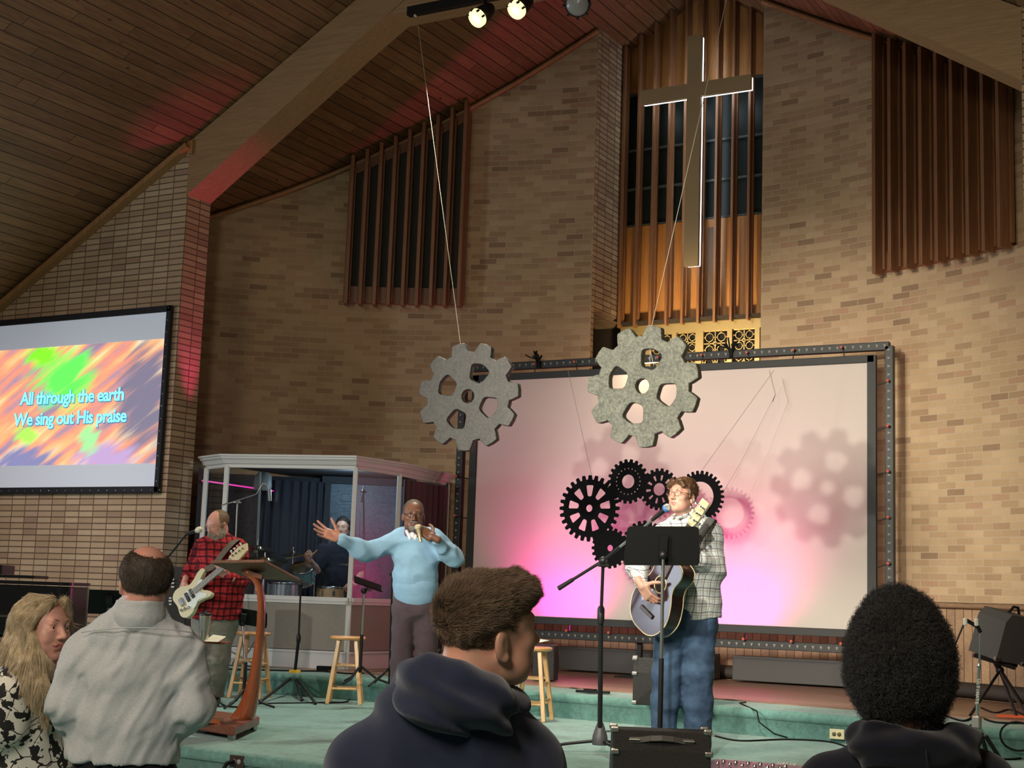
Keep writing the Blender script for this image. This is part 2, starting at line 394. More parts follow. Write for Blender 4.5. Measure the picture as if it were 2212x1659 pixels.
# wood floor of the upper stage behind the carpet border
m_deck = wood('laminate_floor', (.25, .145, .10), (.36, .22, .155), axis='X', boards=1, bw=.13, rough=.4, groove=(.05, .025, .018))
mb = MB(); deck = [(-16, 12.1), (-8.4, 12.15), (-7, 12.15), (-6.4, 12.12), (-5.4, 12.02), (-4.4, 11.95), (-3.3, 11.83), (-2.1, 11.76), (3.2, 11.6)]
for (a, b), (c, d) in zip(deck, deck[1:]):
    mb.quad((a, b, ZT+.012), (c, d, ZT+.012), (c, 16.4, ZT+.012), (a, 16.4, ZT+.012)); mb.quad((a, b, ZT), (c, d, ZT), (c, d, ZT+.012), (a, b, ZT+.012))
tag(mb.build('trim_3', m_deck), kind='structure', label='wood plank floor of the upper stage')
# ---- curved chancel wall with the tall niche for the cross
A0 = math.degrees(math.asin(1.045/RR))
def cyl(a, r=RR): return OX+r*math.sin(math.radians(a)), OY+r*math.cos(math.radians(a))
def arc_wall(mb, a0, a1, z0, ztop, r=RR, n=40):
    for i in range(n):
        t0, t1 = a0+(a1-a0)*i/n, a0+(a1-a0)*(i+1)/n
        (x0, y0), (x1, y1) = cyl(t0, r), cyl(t1, r)
        mb.quad((x0, y0, z0), (x1, y1, z0), (x1, y1, ztop(x1)), (x0, y0, ztop(x0)))
def uvcyl(v, p): return (math.atan2(v.x-OX, v.y-OY)*RR, v.z)
zt = lambda x: roof(x)+.05
mb = MB(); arc_wall(mb, -53.2, -A0, ZT, zt); tag(mb.build('wall_left', m_brick, uv=uvcyl), kind='structure', label='curved tan brick wall left of the cross')
mb = MB(); arc_wall(mb, A0, 53.2, ZT, zt); tag(mb.build('wall_right', m_brick, uv=uvcyl), kind='structure', label='curved tan brick wall right of the cross')
NX0, NX1 = AX-1.045, AX+1.045; YN = 15.92
yw = cyl(A0)[1]
mb = MB()
mb.quad((NX0, yw, 5.06), (NX0, YN, 5.06), (NX0, YN, zt(NX0)), (NX0, yw, zt(NX0)))
mb.quad((NX1, yw, 5.06), (NX1, YN, 5.06), (NX1, YN, zt(NX1)), (NX1, yw, zt(NX1)))
mb.quad((NX1, yw, ZT), (NX1, YN, ZT), (NX1, YN, 5.06), (NX1, yw, 5.06))
mb.quad((NX0, yw, 5.06), (NX0, YN+.4, 5.06), (NX0-.55, YN+.4, 5.06), (NX0-.55, yw, 5.06))
mb.quad((NX0, yw, 5.06), (NX0-.01, yw+.09, 5.06), (NX0-.01, yw+.09, ZT), (NX0, yw, ZT))
def uvflat(v, p): return ((v.x if abs(p.normal.x) < .5 else v.y), v.z if abs(p.normal.z) < .7 else v.y)
tag(mb.build('wall_niche', m_stack, uv=uvflat), kind='structure', label='brick cheek walls of the cross niche')
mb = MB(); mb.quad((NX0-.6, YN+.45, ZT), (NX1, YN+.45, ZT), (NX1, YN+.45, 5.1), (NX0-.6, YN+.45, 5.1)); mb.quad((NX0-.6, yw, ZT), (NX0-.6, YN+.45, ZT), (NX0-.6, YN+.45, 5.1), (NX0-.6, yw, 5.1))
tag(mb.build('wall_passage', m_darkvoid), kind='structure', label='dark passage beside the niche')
# wood panel with dark window band behind the cross
mb = MB(); mb.cur = 0
mb.quad((NX0, YN, 4.98), (NX1, YN, 4.98), (NX1, YN, 6.25), (NX0, YN, 6.25))
mb.quad((NX0, YN, 7.95), (NX1, YN, 7.95), (NX1, YN, 9.2), (NX0, YN, 9.2))
mb.quad((NX0, YN-.0, 4.98), (NX1, YN, 4.98), (NX1, YN+.3, 4.98), (NX0, YN+.3, 4.98))
tag(mb.build('wall_back', m_panel), kind='structure', label='wood panelling behind the cross')
m_glassdark = simple('dark_window_glass', (.012, .02, .018), .4, spec=.3)
mb = MB(); mb.quad((NX0, YN+.04, 6.25), (NX1, YN+.04, 6.25), (NX1, YN+.04, 7.95), (NX0, YN+.04, 7.95))
w1 = tag(mb.build('window_1', m_glassdark), kind='structure', label='dark window band behind the cross')
mb = MB()
for z in (6.25, 6.72, 7.22, 7.95): mb.box((AX, YN+.02, z), (2.08, .04, .025))
mb.build('mullion', simple('mullion_metal', (.10, .12, .11), .5), w1)
# wainscot with ledge, on the curve
def uvw(v, p): return (math.atan2(v.x-OX, v.y-OY)*RR, v.z)
mb = MB(); arc_wall(mb, -53.2, 53.2, ZT, lambda x: 1.70, RR-.02, 80); tag(mb.build('trim_4', m_wains, uv=lambda v, p: (math.atan2(v.x-OX, v.y-OY)*RR, v.z*1)), kind='structure', label='vertical board wainscot under the brick')
mb = MB()
pth = [cyl(a, RR-.035) for a in np.linspace(-53.2, 53.2, 90)]
mb.tube([(x, y, 1.725) for x, y in pth], .032, 4); tag(mb.build('trim_5', wood('ledge_wood', (.20, .12, .07), (.3, .19, .11), axis='X')), kind='structure', label='wooden ledge on top of the wainscot')
mb = MB()
pth = [cyl(a, RR-.02) for a in np.linspace(-53.2, 53.2, 90)]
mb.tube([(x, y, ZT+.09) for x, y in pth], [.075]*90, 4); tag(mb.build('baseboard_back', simple('dark_base', (.05, .04, .035), .7)), kind='structure')
# niche closing wall below the lattice
mb = MB(); mb.quad((NX0, YN, ZT), (NX1, YN, ZT), (NX1, YN, 3.75), (NX0, YN, 3.75)); tag(mb.build('wall_lower_niche', m_brick, uv=uvflat), kind='structure')
# ---- wing walls
def wing(name, x0, x1, corner, label):
    mb = MB(); n = 24
    for i in range(n):
        a, b = x0+(x1-x0)*i/n, x0+(x1-x0)*(i+1)/n
        mb.quad((a, PY0, 0), (b, PY0, 0), (b, PY0, zt(b)), (a, PY0, zt(a)))
        mb.quad((a, PY1, 0), (b, PY1, 0), (b, PY1, zt(b)), (a, PY1, zt(a)))
    mb.quad((corner, PY0, 0), (corner, PY1, 0), (corner, PY1, zt(corner)), (corner, PY0, zt(corner)))
    return tag(mb.build(name, m_stack, uv=lambda v, p: ((v.x+10.86) if abs(p.normal.x) < .5 else (v.y-PY0), v.z)), kind='structure', label=label)
wing('wall_wing_left', -16, PXL, PXL, 'stack bond brick wing wall behind the projection screen')
wing('wall_wing_right', PXR, 3.2, PXR, 'stack bond brick wing wall at the right edge')
for nm, P in (('wall_side_left', ((-16, -12), (-16, PY0))), ('wall_side_right', ((3.2, -12), (3.2, PY0))), ('wall_rear', ((-16, -12), (3.2, -12)))):
    (a, b), (c, d) = P; mb = MB(); mb.quad((a, b, 0), (c, d, 0), (c, d, 9.3 if nm == 'wall_rear' else 3.7), (a, b, 9.3 if nm == 'wall_rear' else 3.7))
    tag(mb.build(nm, simple(nm+'_plaster', (.35, .28, .2), .9)), kind='structure')
# ---- ceiling planes (planks run along the room)
for nm, sg in (('ceiling', -1), ('ceiling_right', 1)):
    mb = MB(); xe = -16.2 if sg < 0 else 3.4
    mb.quad((AX, -12.1, RZ), (xe, -12.1, roof(xe)), (xe, 16.6, roof(xe)), (AX, 16.6, RZ))
    tag(mb.build(nm, m_plank, uv=lambda v, p: (abs(v.x-AX)*math.hypot(1, SL), v.y)), kind='structure', label='sloping pine plank ceiling, '+('left' if sg < 0 else 'right')+' of the ridge')
# ---- roof trim along the wing wall and curved wall
mb = MB()
mb.bar((-16, PY0-.03, roof(-16)-.09), (PXL+.02, PY0-.03, roof(PXL)-.09), .06, .16, (0, 1, 0)); mb.bar((PXL+.03, PY0-.05, roof(PXL)-.1), (PXL+.03, PY1, roof(PXL)-.1), .06, .15)
tag(mb.build('trim_6', m_oak), kind='structure', label='wood trim along the top of the left wing wall')
for i, (a0, a1) in enumerate(((-53, -A0), (A0, 53))):
    mb = MB(); pts = [(cyl(a, RR-.03)[0], cyl(a, RR-.03)[1], roof(cyl(a)[0])-.045) for a in np.linspace(a0, a1, 40)]
    mb.tube(pts, .035, 4); tag(mb.build('trim_%d' % (7+i), m_oak), kind='structure', label='wood moulding where ceiling meets brick')
# ---- rafters: tapering glulam beams in the plane of the wing walls, with a tie between
def rafter(name, sg, label):
    mb = MB(); xe = AX+sg*4.42; xi = AX
    prof = [(xi, RZ-.02, .40), (AX+sg*2.2, roof(AX+sg*2.2)-.01, .48), (xe, roof(xe)-.01, .62)]
    y0, y1 = PY0-.01, PY1-.0
    vs = []
    for x, zt_, dp in prof:
        for y in (y0, y1): vs += [(x, y, zt_), (x, y, zt_-dp)]
    fs = []
    for i in range(2):
        a = i*4; b = a+4
        fs += [[a, b, b+1, a+1], [a+2, a+3, b+3, b+2], [a+1, b+1, b+3, a+3]]
    fs += [[0, 1, 3, 2], [8, 10, 11, 9]]
    mb.add(vs, fs)
    return tag(mb.build(name, m_beam, uv=None), kind='structure', label=label)
rafter('beam_left', -1, 'big laminated rafter resting on the left brick pier')
rafter('beam_right', 1, 'big laminated rafter at the top right')
mb = MB(); mb.box((AX, 11.93, 7.56+.22), (3.7, .36, .42)); tag(mb.build('beam_tie', m_beam), kind='structure', label='horizontal tie beam above the track lights')
# ================================================================ ON THE WALLS
def grille(label, angs, zb, group):
    """slatted wooden organ-speaker grille on the curved wall"""
    am = (angs[0]+angs[-1])/2; x, y = cyl(am)
    root = empty('organ_grille', (x, y, zb), label, 'grille', group)
    def P(a, r, z): q = cyl(a, r); return Vector((q[0], q[1], z))
    N = 14; aa = np.linspace(angs[0], angs[-1], N)
    b = MB()
    for a0, a1 in zip(aa, aa[1:]): b.quad(P(a0, RR-.02, zb+.2), P(a1, RR-.02, zb+.2), P(a1, RR-.02, roof(P(a1, RR, 0).x)-.1), P(a0, RR-.02, roof(P(a0, RR, 0).x)-.1))
    b.build('backing_cloth', m_cloth, root)
    for nm, zf, hh in (('bottom_rail', lambda p: zb+.15, .2), ('top_rail', lambda p: roof(p.x)-.14, .13)):
        b = MB()
        for a0, a1 in zip(aa, aa[1:]):
            p, q = P(a0, RR-.04, 0), P(a1, RR-.04, 0); p.z = zf(p); q.z = zf(q); b.bar(p, q, .04, hh, (math.sin(math.radians(a0)), math.cos(math.radians(a0)), 0.0))
        # bar's `w` axis is horizontal-normal; h axis vertical
        b = MB()
        for a0, a1 in zip(aa, aa[1:]):
            for r in (RR-.06,):
                p0, p1 = P(a0, r, 0), P(a1, r, 0); z0, z1 = zf(p0), zf(p1)
                b.quad((p0.x, p0.y, z0-hh/2), (p1.x, p1.y, z1-hh/2), (p1.x, p1.y, z1+hh/2), (p0.x, p0.y, z0+hh/2))
                q0, q1 = P(a0, RR, 0), P(a1, RR, 0)
                b.quad((p0.x, p0.y, z0+hh/2), (p1.x, p1.y, z1+hh/2), (q1.x, q1.y, z1+hh/2), (q0.x, q0.y, z0+hh/2))
                b.quad((p0.x, p0.y, z0-hh/2), (p1.x, p1.y, z1-hh/2), (q1.x, q1.y, z1-hh/2), (q0.x, q0.y, z0-hh/2))
        b.build(nm, m_slat, root)
    for a in angs:
        R = Matrix.Rotation(-math.radians(a), 3, 'Z'); b = MB()
        p = P(a, RR-.16, 0); zt_ = roof(p.x)-.03
        b.box((p.x, p.y, (zb+zt_)/2), (.042, .15, zt_-zb), R, .004)
        q = P(a, RR-.085, 0); zt2 = roof(q.x)-.12
        b.box((q.x, q.y, (zb+.06+zt2)/2), (.085, .05, zt2-zb-.06), R, .004)
        b.build('slat', m_slat, root)
    return root
grille('wooden slat grille high on the curved wall left of the cross', list(np.linspace(-31.3, -20.5, 9)), 5.06, 'slatted grilles flanking the cross')
grille('wooden slat grille high on the curved wall at the right, beside the right rafter', list(np.linspace(20.1, 32.3, 9)), 5.06, 'slatted grilles flanking the cross')
# screen of slats behind the cross
root = empty('slat_screen', (AX, YN-.2, 4.9), 'tall row of redwood slats hanging in the niche behind the cross', 'slat screen')
for i in range(10):
    x = NX0+.045+i*(2.09-.12)/9.6; b = MB()
    zt_ = roof(x)-.02
    b.box((x, YN-.20, (4.93+zt_)/2), (.032, .08, zt_-4.93), None, .004)
    b.box((x, YN-.14, (4.99+zt_)/2), (.060, .04, zt_-4.99), None, .004)
    b.build('slat', m_slat, root)
b = MB(); b.box((AX, YN-.1, 4.99), (2.07, .2, .03)); b.build('bottom_board', m_darkvoid, root)
# illuminated cross
m_gold = simple('brushed_gold', (.46, .36, .20), .45, .15)
m_led = simple('white_led_edge', (.9, .95, 1), .4, emit=(.8, .9, 1), estr=3.2)
m_fr = simple('cross_edge_dark', (.2, .16, .1), .5)
CY = 15.42
cx_, cz0, cz1, ca = -6.40, 5.55, 8.37, 7.69
root = empty('altar_cross', (cx_, CY, cz0), 'tall gold wall cross with white lit edges in front of the slats', 'cross')
hw = .088; al, ar = -7.09, -5.69
def cross_poly(g): return [(cx_-hw+g, cz0+g), (cx_+hw-g, cz0+g), (cx_+hw-g, ca-hw+g), (ar-g, ca-hw+g), (ar-g, ca+hw-g), (cx_+hw-g, ca+hw-g), (cx_+hw-g, cz1-g), (cx_-hw+g, cz1-g), (cx_-hw+g, ca+hw-g), (al+g, ca+hw-g), (al+g, ca-hw+g), (cx_-hw+g, ca-hw+g)]
Mc = lambda y: Matrix(((1, 0, 0, 0), (0, 0, -1, y), (0, 1, 0, 0), (0, 0, 0, 1)))
b = MB(); b.prism(cross_poly(0), Mc(CY), .05); b.build('cross_face', m_gold, root, bevel=.004)
b = MB(); b.prism(cross_poly(.012), Mc(CY+.055), .06); b.build('light_edge', m_led, root)
b = MB()
for z in (6.2, 7.7, 8.1): b.box((cx_, CY+.17, z), (.04, .2, .04))
islands(b.build('wall_bracket', m_black, root))
b = MB(); b.box((-6.33, YN-.015, 5.5), (.13, .03, 1.25)); tag(b.build('wall_plate', simple('plate_brown', (.10, .07, .05), .6)), 'narrow dark plate on the wood panel under the cross foot', 'plate')
# gold lattice below the panel
m_brass = simple('brass_lattice', (.52, .40, .19), .35, .6)
root = empty('brass_lattice', (AX, YN-.05, 3.75), 'brass coloured lattice of rings and crosses under the slatted niche', 'lattice')
b = MB(); b.quad((NX0, YN+.02, 3.7), (NX1, YN+.02, 3.7), (NX1, YN+.02, 4.97), (NX0, YN+.02, 4.97)); b.build('backing_panel', m_blackmatte, root)
fx = [NX0+.02, NX0+.36, NX0+.70, AX-.02+.0, AX+.36, AX+.70, NX1-.02]
b = MB()
for i, x in enumerate(fx): b.box((x, YN-.03, 4.36), (.06 if i != 3 else .10, .05, 1.24))
for z in (3.78, 4.92): b.box((AX, YN-.03, z), (2.07, .052, .11))
b.build('frame', m_brass, root)
for x0, x1 in zip(fx, fx[1:]):
    b = MB(); w_ = (x1-x0-.08); cx = (x0+x1)/2; c = w_/2
    zt_ = 4.86
    for k in range(4):
        for j in (-1, 1):
            ctr = Vector((cx+j*c/2, YN-.02, zt_-c/2-k*c))
            b.tube([ctr+Vector((c*.33*math.cos(t), 0, c*.33*math.sin(t))) for t in np.linspace(0, 2*PI, 17)], .006, 6, cap=False, up=(0, 1, 0))
            b.box(ctr+Vector((0, 0, c*.42)), (.012, .012, c*.2)); b.box(ctr-Vector((0, 0, c*.42)), (.012, .012, c*.2))
            b.box(ctr+Vector((c*.42, 0, 0)), (c*.2, .012, .012)); b.box(ctr-Vector((c*.42, 0, 0)), (c*.2, .012, .012))
        b.box((cx, YN-.02, zt_-k*c), (w_, .012, .014))
        b.box((cx, YN-.02, zt_-c/2-k*c), (.014, .012, c))
        if k % 2 == 0:
            ctr = Vector((cx, YN-.03, zt_-c-k*c)); b.tube([ctr+Vector((c*.15*math.cos(t), 0, c*.15*math.sin(t))) for t in np.linspace(0, 2*PI, 13)], .008, 6, cap=False, up=(0, 1, 0))
    b.build('ring_panel', m_brass, root)
# ================================================================ PROJECTION SCREEN ON THE LEFT WING
m_frame = simple('velvet_black_frame', (.012, .013, .018), .7)
def screen_img():
    m, nt, b = newmat('projected_picture'); tc = nd(nt, 'UVMap').outputs[0]
    mp = nd(nt, 'Mapping', {'Vector': tc, 'Rotation': (0, 0, math.radians(-50)), 'Scale': (1.0, 1.0, 1)}).outputs[0]
    st = nd(nt, 'Mapping', {'Vector': mp, 'Scale': (.5, 4.5, 1)}).outputs[0]
    n1 = nd(nt, 'TexNoise', {'Vector': st, 'Scale': 2.0, 'Detail': 2.5, 'Distortion': .3}).outputs[0]
    n2 = nd(nt, 'TexNoise', {'Vector': tc, 'Scale': 3.2, 'Detail': 5.0}).outputs[0]
    n3 = nd(nt, 'TexNoise', {'Vector': st, 'Scale': 5.0, 'Detail': 3.0}).outputs[0]
    f = mth(nt, 'ADD', mth(nt, 'MULTIPLY', n1, .75), mth(nt, 'MULTIPLY', n2, .25))
    c = ramp(nt, f, [(.30, (.20, .16, .24)), (.40, (.42, .26, .34)), (.47, (.88, .30, .18)), (.54, (1.0, .48, .20)), (.62, (.95, .74, .48)), (.72, (.75, .5, .55))])
    s = nd(nt, 'SeparateXYZ', {0: tc})
    def blob(cx, cy, rx, ry, wob=.25):
        dx = mth(nt, 'DIVIDE', mth(nt, 'SUBTRACT', s.outputs[0], cx), rx); dy = mth(nt, 'DIVIDE', mth(nt, 'SUBTRACT', s.outputs[1], cy), ry)
        d = mth(nt, 'SQRT', mth(nt, 'ADD', mth(nt, 'MULTIPLY', dx, dx), mth(nt, 'MULTIPLY', dy, dy)))
        d = mth(nt, 'ADD', d, mth(nt, 'MULTIPLY', mth(nt, 'SUBTRACT', n3, .5), 1.8))
        return nd(nt, 'MapRange', {0: d, 1: 1.1, 2: .35}, interpolation_type='SMOOTHSTEP').outputs[0]
    c = mix(nt, blob(.92, .52, .22, .55), c, (.19, .17, .25, 1))
    c = mix(nt, blob(.22, .03, .26, .16), c, (.22, .22, .42, 1))
    c = mix(nt, blob(.72, .05, .22, .16), c, (.50, .34, .60, 1))
    c = mix(nt, blob(.44, .72, .20, .32), c, (.12, .90, .10, 1))
    c = mix(nt, blob(.30, .93, .13, .12), c, (.22, .95, .02, 1))
    c = mix(nt, blob(.24, .26, .09, .09), c, (.42, .85, .10, 1))
    c = mix(nt, blob(.62, .20, .07, .14), c, (.35, .80, .32, 1))
    c = mix(nt, blob(.33, .56, .08, .09), c, (.15, .62, .50, 1))
    nt.links.new(c, b.inputs['Emission Color']); b.inputs['Emission Strength'].default_value = .95
    b.inputs['Base Color'].default_value = (.05, .05, .05, 1); b.inputs['Roughness'].default_value = .8
    return m
root = empty('projection_screen', (-12.3, PY0-.06, 2.64), 'wall projection screen showing two lines of lyrics over a streaky orange and green picture', 'screen')
X0, X1, Zb, Zt_ = -13.66, -10.925, 2.635, 4.67; ys = PY0-.05
b = MB()
b.box((X0+.03, ys, (Zb+Zt_)/2), (.07, .05, Zt_-Zb)); b.box((X1-.03, ys, (Zb+Zt_)/2), (.06, .05, Zt_-Zb)); b.box(((X0+X1)/2, ys, Zb+.03), (X1-X0, .05, .07)); b.box(((X0+X1)/2, ys, Zt_-.03), (X1-X0, .05, .07))
b.build('screen_frame', m_frame, root, bevel=.006)
m_fab = simple('screen_fabric', (.62, .64, .68), .9, emit=(.33, .38, .46), estr=.38)
b = MB(); b.quad((X0+.05, ys-.005, Zb+.05), (X1-.05, ys-.005, Zb+.05), (X1-.05, ys-.005, Zt_-.05), (X0+.05, ys-.005, Zt_-.05)); b.build('screen_fabric', m_fab, root)
u0, u1, v0, v1 = -13.66+.03, -11.0, 2.95, 4.31
b = MB(); b.quad((u0, ys-.008, v0), (u1, ys-.008, v0), (u1, ys-.008, v1), (u0, ys-.008, v1))
b.build('projected_picture', screen_img(), root, uv=lambda v, p: ((v.x-u0)/(u1-u0), (v.z-v0)/(v1-v0)))
m_txt = simple('lyric_cyan', (.1, .6, .8), .6, emit=(.22, .80, 1.0), estr=1.1); m_txs = simple('lyric_outline', (.02, .1, .2), .6, emit=(.02, .16, .32), estr=.6)
for body, x, z in (('All through the earth', -12.33, 3.715), ('We sing out His praise', -12.34, 3.475)):
    text('lyric_line', body, onY(x, ys-.012, z), .205, m_txt, root, .0005, .0045, spacing=.93)
    text('lyric_outline', body, onY(x+.004, ys-.0095, z-.004), .205, m_txs, root, .0003, .0095, spacing=.93)
b = MB()
for i in range(22): b.ball((X0+.1+i*.127, ys-.03, Zb+.025), .008, 6)
for i in range(15): b.ball((X1-.025, ys-.03, Zb+.12+i*.135), .008, 6)
b.build('snap_button', m_chrome, root)['kind'] = 'stuff'
# ================================================================ CENTRAL SCREEN IN ITS TRUSS
YS = 14.2
def screen_mat():
    m, nt, b = newmat('screen_cloth'); b.inputs['Base Color'].default_value = (.80, .76, .70, 1); b.inputs['Roughness'].default_value = .95
    tr = nd(nt, 'BsdfTranslucent', {0: (.9, .8, .85, 1)}); mx = nd(nt, 'MixShader', {0: .35, 1: b.outputs[0], 2: tr.outputs[0]})
    nt.links.new(mix(nt, nd(nt, 'NewGeometry').outputs['Backfacing'], (.80, .76, .70, 1), (.06, .06, .06, 1)), b.inputs['Base Color']); nt.links.new(mx.outputs[0], nt.nodes['Material Output'].inputs[0]); return m
sx0, sx1, sz0, sz1 = -8.50, -3.985, 1.46, 4.10
root = empty('backdrop_screen', ((sx0+sx1)/2, YS, sz0), 'large white backdrop screen glowing pink at the bottom, laced inside a black frame', 'screen')
n = 24; b = MB(); vs = []
for j in range(n+1):
    for i in range(n+1):
        u, v = i/n, j/n; vs.append((sx0+(sx1-sx0)*u, YS+.004*math.sin(u*23)*math.sin(v*9), sz0+(sz1-sz0)*v))
b.add(vs, [[j*(n+1)+i, j*(n+1)+i+1, (j+1)*(n+1)+i+1, (j+1)*(n+1)+i] for j in range(n) for i in range(n)], True)
b.build('screen_cloth', screen_mat(), root)
g = .05; b = MB()
for a, c, s_ in (((sx0-.02, sz0-.04), (sx1+.02, sz0-.04), 'h'), ((sx0-.02, sz1+.035), (sx1+.02, sz1+.035), 'h'), ((sx0-.03, sz0-.07), (sx0-.03, sz1+.07), 'v'), ((sx1+.045, sz0-.07), (sx1+.045, sz1+.07), 'v')):
    if s_ == 'h': b.box(((a[0]+c[0])/2, YS, a[1]), (c[0]-a[0]+.1, .05, .075))
    else: b.box((a[0], YS, (a[1]+c[1])/2), (.09, .05, c[1]-a[1]))
b.build('screen_border', simple('border_black', (.02, .022, .022), .6), root, bevel=.004)
fx0, fx1, fz0, fz1 = -8.72, -3.77, 1.27, 4.26
tr = empty('truss_frame', ((fx0+fx1)/2, YS+.03, fz0), 'black punched metal frame around the backdrop screen', 'frame')
m_truss = simple('truss_black', (.02, .023, .022), .5, .2); m_hole = simple('punched_hole', (.24, .23, .20), .6)
def beam(a, c, ndots):
    a, c = Vector(a), Vector(c); b = MB(); b.bar(a, c, .085, .075, (0, 1, 0), .006); b.cur = 1; d = (c-a)/ndots
    hz = abs((c-a).x) > .1
    for i in range(ndots):
        p = a+d*(i+.5)+Vector((0, -.042, 0)); e = .014
        if hz: b.add([p+Vector((-e, 0, e)), p+Vector((e, 0, e)), p+Vector((0, 0, -e*1.4))], [[0, 1, 2]])
        else: b.add([p+Vector((-e, 0, e)), p+Vector((-e, 0, -e)), p+Vector((e*1.4, 0, 0))], [[0, 1, 2]])
    b.build('frame_bar', [m_truss, m_hole], tr)
beam((fx0, YS+.03, fz1), (fx1, YS+.03, fz1), 62); beam((fx0, YS+.03, fz0), (fx1, YS+.03, fz0), 62)
beam((fx0, YS+.03, fz0-.0), (fx0, YS+.03, fz1), 36); beam((fx1, YS+.03, fz0-.0), (fx1, YS+.03, fz1), 36)
b = MB()
for x in (fx0+.02, fx1-.02, AX): b = MB(); b.box((x, YS+.1, (ZT+fz0)/2), (.05, .05, fz0-ZT)); b.box((x, YS+.1, ZT+.02), (.4, .4, .02)); b.build('frame_foot', m_black, tr)
m_redball = simple('bungee_ball', (.55, .12, .09), .4)
def bungee(p, q, lab):
    e = empty('bungee_cord', tuple(p), lab, 'bungee', 'ball bungees lacing the backdrop screen to its frame')
    b = MB(); b.tube([p, (Vector(p)+Vector(q))/2+Vector((0, -.01, 0)), q], .006, 5); b.build('cord', m_black, e)
    b = MB(); b.ball(Vector(p)+Vector((0, -.06, 0)), .017, 8); b.build('ball', m_redball, e)
for i in range(9):
    x = sx0+.25+i*(sx1-sx0-.5)/8
    bungee((x, YS, fz1), (x-.03*(1 if i % 2 else -1), YS-.01, sz1+.02), 'small black ball bungee along the top edge of the backdrop screen')
    bungee((x, YS, fz0+.05), (x+.02, YS-.01, sz0-.05), 'small red ball bungee along the bottom edge of the backdrop screen')
for i in range(6):
    z = sz0+.2+i*(sz1-sz0-.4)/5
    bungee((fx1, YS, z), (sx1+.04, YS-.01, z-.06), 'small red ball bungee along the right edge of the backdrop screen')
    bungee((fx0, YS, z), (sx0-.03, YS-.01, z-.04), 'small black ball bungee along the left edge of the backdrop screen')
for x, lab in ((-7.71, 'bunched black rope knot on the frame left of the big hanging gear'), (-5.42, 'bunched black rope knot on the frame under the brass lattice')):
    b = MB(); c = Vector((x, YS-.03, fz1+.03)); r2 = random.Random(int(x*10))
    for k in range(7):
        d = Vector((r2.uniform(-.05, .05), r2.uniform(-.03, .0), .02)); b.tube([c+Vector((r2.uniform(-.02, .02), 0, -.07)), c+d*.5, c+d+Vector((r2.uniform(-.05, .04), 0, r2.uniform(.03, .13)))], .009, 5)
    b.tube([c+Vector((0, 0, .02)), c+Vector((-.13, 0, .06)), c+Vector((-.17, 0, .085))], .007, 5)
    tag(b.build('rope_knot', m_blackmatte), lab, 'rope', 'rope knots on the screen frame')
# ---- gears
def gear_loop(r0, r1, nt_, duty=.5, taper=.75, ph=0, rad=2):
    pts = []
    for i in range(nt_):
        c = ph+2*PI*i/nt_; h = PI/nt_
        a = h*duty*1.12; t = h*duty*taper
        for ang, r in ((c-h*.98, r0), (c-a*1.05, r0), (c-a*.97, r0+(r1-r0)*.25), (c-t, r1-(r1-r0)*.12), (c-t*.86, r1), (c, r1*1.004), (c+t*.86, r1), (c+t, r1-(r1-r0)*.12), (c+a*.97, r0+(r1-r0)*.25), (c+a*1.05, r0)):
            pts.append((r*math.cos(ang), r*math.sin(ang)))
    return pts
def rounded(poly, r=.03, n=5):
    out = []; k = len(poly)
    for i in range(k):
        p0, p, p1 = (Vector((float(poly[j % k][0]), float(poly[j % k][1]), 0.0)) for j in (i-1, i, i+1))
        a = p+(p0-p).normalized()*r; b_ = p+(p1-p).normalized()*r
        for t in np.linspace(0, 1, n): q_ = a*float((1-t)**2)+p*float(2*t*(1-t))+b_*float(t*t); out.append((q_.x, q_.y))
    return out
def circ(x, y, r, n=28): return [(x+r*math.cos(2*PI*i/n), y+r*math.sin(2*PI*i/n)) for i in range(n)]
def foam_mat(name, a, b_):
    m, nt, b = newmat(name); tc = nd(nt, 'TexCoord').outputs['Object']
    n1 = nd(nt, 'TexNoise', {'Vector': tc, 'Scale': 9.0, 'Detail': 6.0, 'Roughness': .7}).outputs[0]; n2 = nd(nt, 'TexNoise', {'Vector': tc, 'Scale': 55.0, 'Detail': 4.0}).outputs[0]
    f = mth(nt, 'ADD', mth(nt, 'MULTIPLY', n1, .45), mth(nt, 'MULTIPLY', n2, .55))
    nt.links.new(ramp(nt, f, [(.4, a), (.62, b_)]), b.inputs['Base Color']); b.inputs['Roughness'].default_value = .5; b.inputs['Metallic'].default_value = .1
    bump(nt, b, f, .2, .008); return m
m_foam = foam_mat('silver_wrap', (.065, .07, .055), (.17, .18, .14)); m_foam2 = foam_mat('grey_wrap', (.022, .022, .019), (.052, .052, .044))
